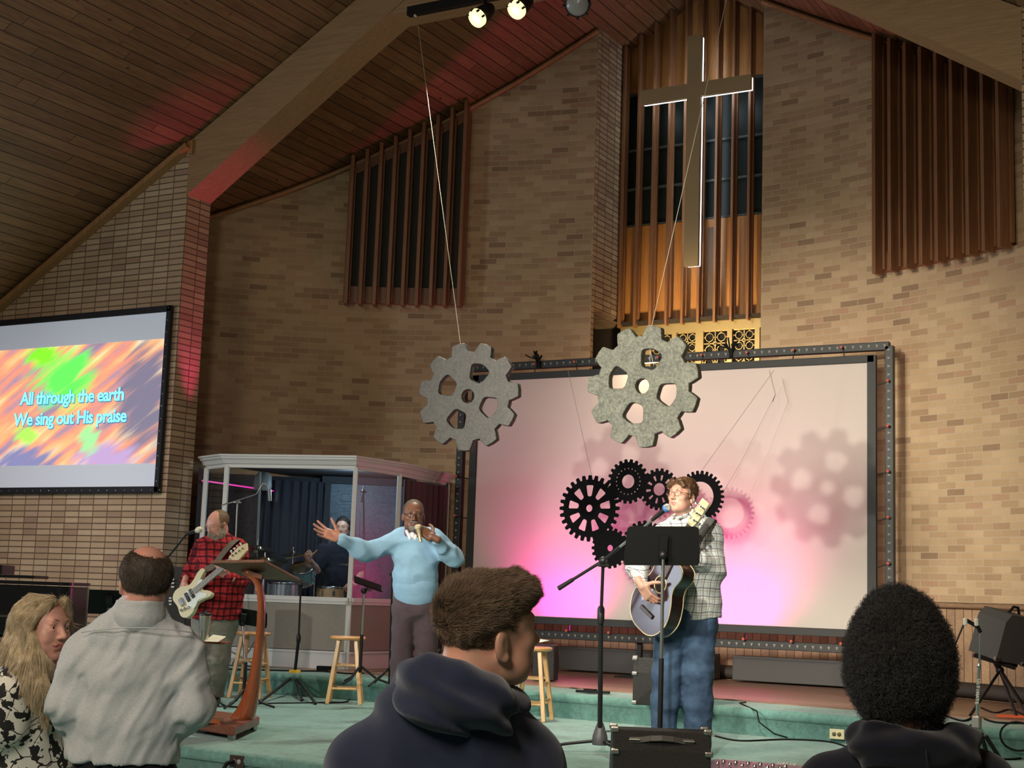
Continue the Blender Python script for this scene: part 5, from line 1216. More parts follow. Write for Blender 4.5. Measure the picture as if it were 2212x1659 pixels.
def meshobj(name, parts, mats, parent, matfn=None, smooth_it=0, label=None):
    """parts: list of (V, F) in world space -> one mesh object"""
    off = 0; Vs = []; Fs = []
    for V, F in parts: Vs.append(V); Fs.append(F+off); off += len(V)
    V = np.concatenate(Vs); F = np.concatenate(Fs)
    o = bpy.data.objects.new(name, bpy.data.meshes.new(name)); link(o, parent)
    if parent is not None:
        Mi = np.array(WM[o.name].inverted()); Vl = V@Mi[:3, :3].T+Mi[:3, 3]
    else: Vl = V
    me = o.data; me.vertices.add(len(V)); me.vertices.foreach_set('co', Vl.ravel())
    me.loops.add(F.size); me.loops.foreach_set('vertex_index', F.ravel().astype(np.int32)); me.polygons.add(len(F))
    me.polygons.foreach_set('loop_start', np.arange(0, F.size, 4, dtype=np.int32)); me.polygons.foreach_set('loop_total', np.full(len(F), 4, np.int32))
    for m in (mats if isinstance(mats, (list, tuple)) else [mats]): me.materials.append(m)
    if matfn is not None:
        c = V[F].mean(1); me.polygons.foreach_set('material_index', matfn(c).astype(np.int32))
    me.polygons.foreach_set('use_smooth', np.ones(len(F), bool)); me.update(calc_edges=True); me.validate()
    if smooth_it:
        md = o.modifiers.new('smooth', 'SMOOTH'); md.factor = .5; md.iterations = smooth_it
    if label: o['label'] = label
    return o
def strands(name, roots, dirs, length, parent, mat, seg=6, r0=.0006, gravity=0, curl=0, wander=.3, lenvar=.3, seed=1, clump=0, label=None, curlf=60, tip=.3):
    g = np.random.default_rng(seed); n = len(roots); dirs = dirs/np.linalg.norm(dirs, axis=1)[:, None]
    L = length*(1-lenvar*g.random(n)) if np.isscalar(length) else length*(1-lenvar*g.random(n)); st = (L/seg)[:, None]
    P = np.zeros((n, seg+1, 3)); P[:, 0] = roots; d = dirs.copy(); ph = g.random(n)*6.28
    b1 = np.cross(d, g.normal(size=(n, 3))); b1 /= np.linalg.norm(b1, axis=1)[:, None]; b2 = np.cross(d, b1)
    for i in range(seg):
        d = d+g.normal(size=(n, 3))*wander/seg+A_([0, 0, -gravity/seg]); d /= np.linalg.norm(d, axis=1)[:, None]
        q = P[:, i]+d*st
        P[:, i+1] = q
    if curl:
        t = np.arange(seg+1)[None, :, None]/seg; an = ph[:, None, None]+t*L[:, None, None]*curlf
        P = P+curl*np.minimum(t*3, 1)*(np.cos(an)*b1[:, None]+np.sin(an)*b2[:, None])
    o_ = bpy.data.hair_curves.new(name); o_.add_curves([seg+1]*n)
    Pl = P.reshape(-1, 3)
    o = bpy.data.objects.new(name, o_); link(o, parent)
    if parent is not None: Mi = np.array(WM[o.name].inverted()); Pl = Pl@Mi[:3, :3].T+Mi[:3, 3]
    o_.points.foreach_set('position', Pl.ravel().astype(np.float32))
    rr = np.tile(np.linspace(1, tip, seg+1), n)*r0
    ra = o_.attributes.get('radius') or o_.attributes.new('radius', 'FLOAT', 'POINT'); ra.data.foreach_set('value', rr.astype(np.float32))
    o_.materials.append(mat); o['kind'] = 'stuff'
    if label: o['label'] = label
    return o
def sample(V, F, n, seed=0, sel=None):
    g = np.random.default_rng(seed); c = V[F].mean(1); nr = np.cross(V[F[:, 2]]-V[F[:, 0]], V[F[:, 3]]-V[F[:, 1]]); ar = np.linalg.norm(nr, axis=1); nr = nr/(ar[:, None]+1e-12)
    wt = ar*(sel(c) if sel is not None else 1); i = g.choice(len(F), n, p=wt/wt.sum()); w_ = g.dirichlet((1, 1, 1, 1), n)
    return (V[F[i]]*w_[..., None]).sum(1), nr[i]
def tang(n, v):
    v = np.broadcast_to(v, n.shape); t = v-n*(n*v).sum(1)[:, None]; return t/(np.linalg.norm(t, axis=1)[:, None]+.15)
def hair_mat(name, c1, c2, rough=.35):
    m, nt, b = newmat(name); tc = nd(nt, 'TexCoord').outputs['Object']; n = nd(nt, 'TexNoise', {'Vector': tc, 'Scale': 45.0, 'Detail': 4.0}).outputs[0]
    hi = nd(nt, 'HairInfo').outputs['Random'] if hasattr(bpy.types, 'ShaderNodeHairInfo') else n
    f = mth(nt, 'ADD', mth(nt, 'MULTIPLY', n, .6), mth(nt, 'MULTIPLY', hi, .4))
    nt.links.new(ramp(nt, f, [(.25, c1), (.75, c2)]), b.inputs['Base Color']); b.inputs['Roughness'].default_value = rough; b.inputs['Specular IOR Level'].default_value = .4
    return m
def skin_mat(name, c, red=.15):
    m, nt, b = newmat(name); tc = nd(nt, 'TexCoord').outputs['Object']
    n = nd(nt, 'TexNoise', {'Vector': tc, 'Scale': 22.0, 'Detail': 4.0}).outputs[0]; n2 = nd(nt, 'TexNoise', {'Vector': tc, 'Scale': 350.0, 'Detail': 2.0}).outputs[0]
    nt.links.new(ramp(nt, n, [(.35, tuple(x*.9 for x in c)), (.65, (min(1, c[0]*1.08), c[1]*(1-red*.5), c[2]*(1-red*.6)))]), b.inputs['Base Color'])
    b.inputs['Roughness'].default_value = .48; b.inputs['Subsurface Weight'].default_value = .08; b.inputs['Subsurface Radius'].default_value = (.012, .004, .002)
    bump(nt, b, n2, .12, .002); return m
# ---- body pieces
def fold(amp, f, stretch=(1, 1, 1), seed=0, ridge=True, dirz=None):
    def d(P):
        q = P*A_(stretch)+seed*7.3; q = q+.35/f*np.stack([vnoise(P+11+seed, f*.7), vnoise(P+27, f*.7), vnoise(P+5, f*.7)], -1)*2
        n = vnoise(q, f)
        if ridge: n = (.25-np.abs(n))*1.6
        return -amp*(n+.5*vnoise(q+3.1, f*2.2))
    return d
def hand(F, wrist, d, n, side, curl=(.3, .35, .4, .45), thumb=(.3, .4), spread=.16, sc_=1.0, wr=.026):
    """F: Field; d points to the fingers, n out of the palm; curl per finger, index first"""
    wrist = A_(wrist); d = nrmz(d); n = nrmz(A_(n)-d*(A_(n)@d)); t = np.cross(d, n)*(1 if side == 'R' else -1)
    R = np.stack([t, d, n], 1)
    s = sc_
    F.cap(wrist-d*.03*s, wrist+d*.015*s, wr*s, .024*s, .012)
    F.box(wrist+d*.052*s, (.038*s, .046*s, .0135*s), R, .012*s, .014)
    F.ell(wrist+d*.03*s+t*.022*s+n*.008*s, (.017*s, .032*s, .014*s), R, .012)
    F.ell(wrist+d*.035*s-t*.024*s+n*.006*s, (.014*s, .034*s, .012*s), R, .012)
    L = [(.040, .026, .020), (.044, .029, .021), (.040, .027, .020), (.032, .020, .018)]; rad = [.0088, .0090, .0086, .0074]
    for i in range(4):
        x = (.029-.0195*i)*s; p = wrist+d*(.094-(.004, 0, .003, .012)[i])*s+t*x; a = (1.5-i)*spread
        fd = nrmz(d*math.cos(a)+t*math.sin(a)); c = 0; r = rad[i]*s
        for j, l in enumerate(L[i]):
            c += curl[i]*(.9, 1.15, .8)[j]; v = fd*math.cos(c)+n*math.sin(c); q = p+v*l*s; F.cap(p, q, r, r*.9, .004); r *= .92; p = q
    p = wrist+d*.022*s+t*.030*s+n*.008*s; a0, c0 = thumb
    v = nrmz(t*math.cos(a0)+d*math.sin(a0)*1.1+n*.35); q = p+v*.042*s; F.cap(p, q, .0125*s, .0105*s, .008); p = q
    v = nrmz(v*math.cos(c0)+d*math.sin(c0)*.8+n*math.sin(c0)*.6); q = p+v*.032*s; F.cap(p, q, .0105*s, .0095*s, .004); p = q
    v = nrmz(v*math.cos(c0)+d*math.sin(c0)*.6+n*math.sin(c0)*.6); q = p+v*.024*s; F.cap(p, q, .0095*s, .0075*s, .004)
    return F
def headframe(look, roll=0.0):
    """look: direction the face points to"""
    y = nrmz(look); x = nrmz(np.cross(y, (0, 0, 1))); z = np.cross(x, y)
    c, s = math.cos(roll), math.sin(roll); x2 = x*c+z*s; z2 = -x*s+z*c
    return np.stack([x2, y, z2], 1)          # columns: person's right, forward, up
def head_field(c, R, s=1.0, neck_to=None, neck_r=.056, full=1.0, female=False, ears=True, lid=0.0, smile=0.0):
    F = Field(); c = A_(c); T = lambda x, y, z: c+R@(A_((x, y, z))*s)
    E = lambda p, r, k=.02, op='+', RR_=None: F.ell(T(*p), A_(r)*s, R if RR_ is None else RR_, k*s, op)
    C_ = lambda a, b, r0, r1, k=.012, op='+': F.cap(T(*a), T(*b), r0*s, r1*s, k*s, op)
    E((0, -.018, .035), (.076, .096, .082), .03)                # cranium
    E((0, .040, -.012), (.060*full, .054, .078), .04)           # face mass
    E((0, .034, -.066), (.052*full, .050, .046), .04)           # jaw
    E((0, .068, -.098), (.022, .020, .017), .025)               # chin
    for q in (-1, 1):
        E((q*.040, .060, -.022), (.024, .024, .022), .02)       # cheek bones
        E((q*.046*full, .030, -.072), (.018, .034, .026), .03)  # jaw angle
    C_((-.032, .083, .024), (.032, .083, .024), .011, .011, .018)   # brow
    for q in (-1, 1):
        E((q*.031, .103, .004), (.018, .016, .012), .014, '-')  # sockets
        E((q*.031, .0765, .003), (.0150, .0125, .0125), .006)
        E((q*.031, .0795, .0152-.0090*lid), (.0162, .0142, .0088+.004*lid), .003); E((q*.031, .0790, -.0088), (.0155, .0134, .0070), .003)    # lids
    C_((0, .088, .014), (0, .108, -.024), .0075, .0105, .012)   # nose
    E((0, .112, -.030), (.0105, .011, .0095), .008)
    for q in (-1, 1): E((q*.0115, .100, -.034), (.0075, .010, .007), .006)
    m_ = smile*.007
    for q in (-1, 1):
        C_((q*.027, .0745, -.0605+m_), (q*.008, .0885, -.0575), .0035, .0052, .006); C_((q*.008, .0885, -.0575), (0, .0890, -.0585), .0052, .0048, .004)
        C_((q*.024, .0755, -.0650+m_), (0, .0875, -.0690), .0035, .0068, .006)
        C_((q*.028, .0795, -.0625+m_), (0, .0955, -.0630), .0012, .0016, .003, '-')
    E((0, .093, -.083), (.018, .010, .006), .01, '-')
    if ears:
        for q in (-1, 1):
            Re = R@np.array(Matrix.Rotation(q*.35, 3, 'Z'))
            E((q*.077, -.008, -.014), (.0085, .019, .032), .008, '+', Re); E((q*.088, .001, -.010), (.0065, .010, .018), .005, '-', Re); E((q*.079, -.001, -.040), (.006, .009, .010), .006)
    if neck_to is not None:
        a = T(0, -.022, -.055); F.cap(a, A_(neck_to), neck_r*s, neck_r*1.1*s, .03); F.cap(T(0, .02, -.085), A_(neck_to)+R@A_((0, .02, 0)), .03*s, .045*s, .03)
    return F, T
def head_mats(T, R, c, s=1.0):
    """material index by place on the head: 0 skin, 1 lips, 2 brows"""
    ci = A_(c)
    def f(P):
        q = (P-ci)@R/s; m = np.zeros(len(P))
        m[(np.abs(q[:, 0]) < .027) & (q[:, 1] > .070) & (np.abs(q[:, 2]+.0635-.07*np.abs(q[:, 0])) < .0098-.27*np.abs(q[:, 0]))] = 1
        
        return m
    return f
m_eyew = simple('eye_white', (.75, .72, .68), .25); m_iris = simple('iris_dark', (.04, .025, .015), .15); m_lip = simple('lips', (.42, .17, .14), .45); m_brow = simple('eyebrow_brown', (.10, .06, .035), .8)
m_browg = simple('eyebrow_grey', (.22, .18, .14), .8); m_lipd = simple('lips_dark', (.16, .07, .06), .45); m_browd = simple('eyebrow_black', (.012, .009, .008), .8)
def eyes(T, R, root, s=1.0, brow=None):
    b = MB(); RM = Matrix(R.tolist())
    for q in (-1, 1): b.cur = 0; b.ball(T(q*.031, .0785, .002), .0118*s, 14); b.cur = 1; b.ball(T(q*.031, .0832, .0015), .0078*s, 12)
    b.build('eye', [m_eyew, m_iris], root); b = MB()
    for q in (-1, 1): b.tube([T(q*.013, .0958, .0235), T(q*.022, .0958, .0275), T(q*.034, .0918, .029), T(q*.047, .0800, .0235)], [.0020*s, .0030*s, .0026*s, .0008*s], 6)
    return b.build('eyebrows', brow or m_brow, root)
def glasses(T, R, root, s=1.0, mat=None, rim=.0013, rr=(.024, .018), label=None):
    g = MB(); M3 = [T(0, 0, 0)]
    for q in (-1, 1):
        g.tube([T(q*.033+rr[0]*math.cos(t), .113-abs(q*.033+rr[0]*math.cos(t))*.18, .000+rr[1]*math.sin(t)) for t in np.linspace(0, 2*PI, 25)], rim*s, 6, cap=False)
        g.tube([T(q*.057, .101, .006), T(q*.078, .06, .008), T(q*.083, .0, .010), T(q*.082, -.018, -.004)], rim*s, 6)
    g.tube([T(-.010, .113, .004), T(0, .115, .007), T(.010, .113, .004)], rim*s, 6)
    return g.build('glasses', mat or m_black, root, label=label)
def hip_leg(F, hip, knee, ankle, r=(.085, .06, .045, .035), k=.02):
    F.cap(hip, knee, r[0], r[1], k).cap(knee, A_(knee)*.6+A_(ankle)*.4, r[1], r[2]*1.05, k).cap(A_(knee)*.6+A_(ankle)*.4, ankle, r[2]*1.05, r[3], k); return F
def arm(F, sh, el, wr_, r=(.055, .043, .040, .028), k=.02):
    m = A_(el)*.7+A_(wr_)*.3; F.cap(sh, el, r[0], r[1], k).cap(el, m, r[1], r[2], k).cap(m, wr_, r[2], r[3], k); return F
def shoe(name, heel, toe, mat, root, r=.042):
    heel, toe = A_(heel), A_(toe); F = Field(); u = nrmz(toe-heel)
    F.cap(heel+[0, 0, .04], toe+[0, 0, .028]-u*.03, .040, .034, .03).cap(heel+[0, 0, .05], heel+[0, 0, .095]+u*.02, .038, .034, .02); F.cap(heel+[0, 0, .012], toe+[0, 0, .012], .036, .036, .01); F.cut((heel+toe)/2+A_([0, 0, .001]), (0, 0, -1))
    V, Fc = F.mesh(.007); return meshobj(name, [(V, Fc)], mat, root)
def bracket_body(parts): return parts
# ================================================================ THE PEOPLE (positions measured in the room)
RT = nrmz((cR[0], cR[1], 0)); FW = nrmz((cf[0], cf[1], 0)); UPV = A_((0, 0, 1))
def crspline(P, n=5):
    P = [Vector(p) for p in P]; out = []
    for i in range(len(P)-1):
        p0, p1, p2, p3 = P[max(0, i-1)], P[i], P[i+1], P[min(len(P)-1, i+2)]
        for t in np.linspace(0, 1, n+1)[:-1]: t = float(t); out.append(.5*((2*p1)+(p2-p0)*t+(2*p0-5*p1+4*p2-p3)*t*t+(3*p1-p0-3*p2+p3)*t**3))
    return out+[P[-1]]
def Jf(d0): return lambda x, y, dd=0.0: A_(atD(x, y, d0+dd))
def dirv(r, a, u): return nrmz(RT*r+FW*a+UPV*u)          # right in the photo, away from the camera, up
def plaid(name, base, dark, light=None, s=.05, w=.35, noise=.1):
    m, nt, b = newmat(name); tc = nd(nt, 'TexCoord').outputs['Object']
    rt = nd(nt, 'Mapping', {'Vector': tc, 'Rotation': (0, 0, -YAW)}, vector_type='POINT').outputs[0]
    dn = nd(nt, 'TexNoise', {'Vector': tc, 'Scale': 7.0, 'Detail': 1.0}, ).outputs[1]
    v = nd(nt, 'VectorMath', {0: rt, 1: nd(nt, 'VectorMath', {0: dn, 1: (.035, .035, .035)}, operation='MULTIPLY').outputs[0]}, operation='ADD').outputs[0]
    sp = nd(nt, 'SeparateXYZ', {0: v})
    def band(o, sz, wd, ph=0.0): return mth(nt, 'LESS_THAN', mth(nt, 'PINGPONG', mth(nt, 'ADD', mth(nt, 'DIVIDE', o, sz), ph), .5), wd*.5)
    ax = mth(nt, 'ADD', sp.outputs[0], mth(nt, 'MULTIPLY', sp.outputs[1], .6))
    c = lin(base)
    for (o, sz, wd, ph, col, al) in (light or [])+dark:
        f = mth(nt, 'MULTIPLY', band(ax if o == 'x' else sp.outputs[2], sz, wd, ph), al); c = mix(nt, f, c, lin(col))
    n = nd(nt, 'TexNoise', {'Vector': tc, 'Scale': 300.0}).outputs[0]
    nt.links.new(c, b.inputs['Base Color']); b.inputs['Roughness'].default_value = .85; b.inputs['Specular IOR Level'].default_value = .15; bump(nt, b, n, .2, .003); return m
def cloth(name, c, noise=.12, nscale=12, rough=.9, bs=500, sheen=.1): return simple(name, c, rough, noise=noise, nscale=nscale, bmp=.2, bscale=bs, spec=.15, sheen=sheen)
sk_fair = skin_mat('skin_fair', (.58, .34, .25)); sk_pink = skin_mat('skin_ruddy', (.60, .32, .24)); sk_dark = skin_mat('skin_deep_brown', (.13, .06, .035)); sk_tan = skin_mat('skin_tan', (.54, .31, .215))
sk_palm = skin_mat('skin_palm', (.45, .22, .15))
def person(loc, label): return empty('person', tuple(loc), label, 'person')
# ---------------------------------------------------------------- bassist in red plaid
def bassist():
    J = Jf(12.6); root = person(J(465, 1510), 'bearded man in a red and black plaid shirt playing a cream bass guitar'); s = 1.0
    look = dirv(-.62, -.82, -.42); R = headframe(look, -.04); hc = J(470, 1133)
    H_, T = head_field(hc, R, 1.0, J(474, 1170, .04), .062, 1.16, lid=.8)
    shL, shR = J(436, 1184, .03), J(516, 1186, .03); elL, wrL = J(414, 1236, .16), J(399, 1256, -.12); elR, wrR = J(520, 1254, .0), J(494, 1246, -.24)
    B = Field().loft([J(474, 1175, .04), J(474, 1230, .02), J(470, 1300, .02), J(466, 1335, .02)], [.13, .16, .17, .16], [.09, .13, .15, .12], RT)
    arm(B, shL, elL, wrL, (.045, .036, .034, .026)); arm(B, shR, elR, wrR, (.045, .036, .034, .026))
    hipL, hipR = J(447, 1335, .02), J(485, 1335, .02); knL, knR = J(440, 1420, -.03), J(470, 1422, -.03); anL, anR = J(436, 1500, .0), J(464, 1500, .0)
    hip_leg(B, hipL, knL, anL); hip_leg(B, hipR, knR, anR)
    hL = Field(); hand(hL, wrL, dirv(-.22, -.25, -.95), dirv(.75, .65, -.1), 'R', (.5, .55, .6, .65), (.5, .4), .10, 1.08)
    hR = Field(); hand(hR, wrR, dirv(-.85, -.1, .45), dirv(.3, .75, .6), 'L', (.55, .6, .65, .7), (.4, .5), .1, 1.05)
    hf = head_mats(T, R, hc)
    meshobj('body', [H_.mesh(.0042), B.mesh(.013), hL.mesh(.0034), hR.mesh(.0034)], [sk_pink, m_lip, m_browg], root, hf)
    eyes(T, R, root, 1, m_browg); glasses(T, R, root, mat=m_steel)
    # shirt
    S = Field().loft([J(474, 1168, .03), J(474, 1183, .02), J(474, 1225, .0), J(468, 1285, -.02), J(466, 1338, .0)], [.10, .185, .205, .225, .215], [.085, .13, .17, .21, .19], RT, .03)
    arm(S, shL, elL, wrL+(elL-wrL)*.12, (.078, .066, .056, .045), .04); arm(S, shR, elR, wrR+(elR-wrR)*.03, (.082, .066, .056, .045), .04)
    S.cut(J(468, 1337), (0, 0, -1)); S.cap(J(474, 1164, .05), J(480, 1168, .02), .075, .07, .02)
    V, Fc = S.mesh(.0085, fold(.016, 9, (1, 1, 1.5), 1))
    meshobj('plaid_shirt', [(V, Fc)], plaid('red_plaid', (.46, .035, .04), [('x', .062, .30, 0, (.03, .008, .012), .72), ('z', .062, .30, .1, (.02, .006, .01), .75), ('x', .031, .10, .3, (.02, .005, .01), .6), ('z', .031, .10, .25, (.02, .005, .01), .6)]), root)
    C_ = Field()
    for q in (-1, 1): C_.cap(T(q*.055, -.0, -.115), T(q*.025, .06, -.155), .016, .012, .01)
    meshobj('shirt_collar', [C_.mesh(.005)], bpy.data.materials['red_plaid'], root)
    # trousers
    P_ = Field().loft([J(466, 1322), J(466, 1345)], [.20, .19], [.17, .15], RT, .04); hip_leg(P_, hipL, knL, anL, (.125, .095, .085, .075), .04); hip_leg(P_, hipR, knR, anR, (.125, .095, .085, .078), .04); P_.cut(anR-[0, 0, .02], (0, 0, -1))
    meshobj('trousers', [P_.mesh(.009, fold(.014, 11, (1, 1, 2.2), 4))], cloth('khaki_grey', (.25, .235, .20)), root)
    for nm, a in (('shoe', anL), ('shoe', anR)): f = A_((a[0], a[1], ZS)); shoe(nm, f+FW*.05, f-FW*.18+RT*.02, simple('shoe_brown', (.05, .04, .035), .5) if 'shoe_brown' not in bpy.data.materials else bpy.data.materials['shoe_brown'], root)
    # beard and hair
    Bd = Field(); E = lambda p, r, k=.02: Bd.ell(T(*p), r, R, k)
    E((0, .055, -.105), (.060, .048, .050)); E((0, .052, -.145), (.048, .038, .045)); 
    for q in (-1, 1): E((q*.062, .028, -.062), (.018, .034, .045)); Bd.cap(T(q*.006, .103, -.047), T(q*.036, .088, -.066), .009, .010, .01)
    Bd.ell(T(0, .105, -.066), (.019, .012, .008), R, .006, '-')
    bm_ = hair_mat('beard_grey', (.22, .17, .12), (.62, .58, .50), .7); V, Fc = Bd.mesh(.005, fold(.008, 40, (1, 1, .3), 2)); o = meshobj('beard', [(V, Fc)], bm_, root)
    rp, rn = sample(V, Fc, 2600, 5); strands('beard_hair', rp, rn*.5+R@A_((0, .2, -1)), .03, o, bm_, 4, .0009, .3, 0, .5, seed=2)
    Hc = Field(); Hc.ell(T(0, -.024, .035), (.081, .098, .083), R, .01)
    Hc.ell(T(0, .075, .085), (.068, .095, .075), R, .02, '-'); Hc.cut(T(0, -.03, -.03), R@A_((0, .35, -1)))
    for q in (-1, 1): Hc.cap(T(q*.074, .012, .03), T(q*.074, .016, -.02), .010, .008, .01)
    hm = hair_mat('hair_greying', (.16, .10, .055), (.36, .26, .16), .6); V, Fc = Hc.mesh(.005, fold(.004, 50, (1, 1, .5), 6)); o = meshobj('hair', [(V, Fc)], hm, root)
    rp, rn = sample(V, Fc, 3500, 15); strands('hair_strand', rp, tang(rn, R@A_((0, -.4, -.8)))+rn*.2, .012, o, hm, 3, .0006, 0, 0, .4, seed=21)
    # bass guitar
    g = empty('bass_guitar', tuple(J(412, 1290, -.25)), 'cream solid body bass guitar held by the bearded man', 'guitar')
    a = J(409, 1292, -.26); hd = J(508, 1208, -.30); ax = nrmz(hd-a); nf = nrmz(dirv(-.5, -.85, .15)-ax*(dirv(-.5, -.85, .15)@ax)); sd = np.cross(nf, ax)   # sd: toward upper-left edge
    M_ = Matrix(np.vstack([np.column_stack([sd, ax, nf, a]), [0, 0, 0, 1]]).tolist())
    out = [(0, -.135), (.10, -.145), (.155, -.09), (.150, -.01), (.105, .06), (.115, .13), (.150, .20), (.155, .265), (.115, .27), (.075, .20), (.035, .165), (-.04, .165), (-.075, .20), (-.125, .235), (-.155, .205), (-.125, .12), (-.115, .05), (-.165, -.02), (-.170, -.10), (-.11, -.15)]
    ol = [Vector((x, y, 0)) for x, y in out]; sm_ = []
    for i in range(len(ol)):
        p0, p1, p2, p3 = ol[i-1], ol[i], ol[(i+1) % len(ol)], ol[(i+2) % len(ol)]
        for t in (0, .33, .66): q = .5*((2*p1)+(p2-p0)*t+(2*p0-5*p1+4*p2-p3)*t*t+(3*p1-p0-3*p2+p3)*t**3); sm_.append((q.x*.88, q.y*.88))
    b = MB(); b.prism(sm_, M_, .042); b.build('guitar_body', simple('cream_lacquer', (.72, .66, .42), .22, coat=.5), g, bevel=.007)
    P3 = lambda x, y, z=0: M_ @ Vector((x, y, z))
    b = MB(); b.prism([(x*.62-.02, y*.60+.02) for x, y in sm_], M_ @ Matrix.Translation((-.01, .02, .0235)), .003); b.build('pickguard', simple('pickguard_white', (.72, .78, .72), .3), g)
    b = MB(); L_ = float(np.linalg.norm(hd-a)); b.bar(P3(0, .08, .032), P3(0, L_-.02, .026), .05, .02, nf, .004); b.build('neck', simple('neck_grey', (.42, .40, .38), .4), g)
    b = MB()
    for i in range(20): y = L_-.05-i*.030*(1-i*.012); b.bar(P3(-.024, y, .044), P3(.024, y, .044), .003, .003, nf)
    b.build('fret', m_steel, g)
    b = MB()
    for i in range(4): b.tube([P3(-.015+.01*i, -.06, .048), P3(-.015+.01*i, L_-.02, .047)], .0012, 4)
    b.build('string', m_steel, g)
    b = MB(); b.prism([(-.035, 0), (.04, .0), (.055, .12), (.03, .20), (-.03, .17), (-.05, .06)], Matrix.Translation(Vector(M_.to_3x3() @ Vector((0, L_-.03, .0)))) @ M_ @ Matrix.Translation((0, 0, .022)), .018); b.build('headstock', simple('headstock_cream', (.66, .56, .32), .3), g, bevel=.004)
    for i in range(4): b = MB(); b.lathe([(.011, 0), (.011, .01)], P3(.02-.004*i, L_+.01+.035*i, .03), 10, M_.to_3x3()); b.tube([P3(.02, L_+.01+.035*i, .025), P3(.07, L_+.01+.035*i, .022)], .004, 5); b.ball(P3(.075, L_+.01+.035*i, .02), .012, 8); b.build('tuning_peg', m_chrome, g)
    b = MB(); b.box(P3(0, .05, .03), (.09, .03, .014), M_.to_3x3(), .004); b.box(P3(0, .0, .03), (.09, .03, .014), M_.to_3x3(), .004); b.build('pickup', m_black, g)
    b = MB(); b.box(P3(0, -.065, .03), (.075, .04, .016), M_.to_3x3(), .004)
    for i in range(3): b.lathe([(.012, 0), (.011, .016), (0, .018)], P3(-.09+.012*i, -.03-.034*i, .024), 12, M_.to_3x3())
    b.build('bridge', m_chrome, g)
    st = [P3(.12, .24, .0), J(462, 1222, -.22), J(478, 1200, -.19), J(496, 1178, -.13), J(510, 1166, -.03), J(514, 1168, .08), J(508, 1190, .16)]
    b = MB(); b.tube(crspline(st), .034, 8, ell=.09, up=tuple(-FW*.8+UPV*.5))
    b.build('strap', simple('strap_olive', (.10, .085, .06), .7), g)
bassist()
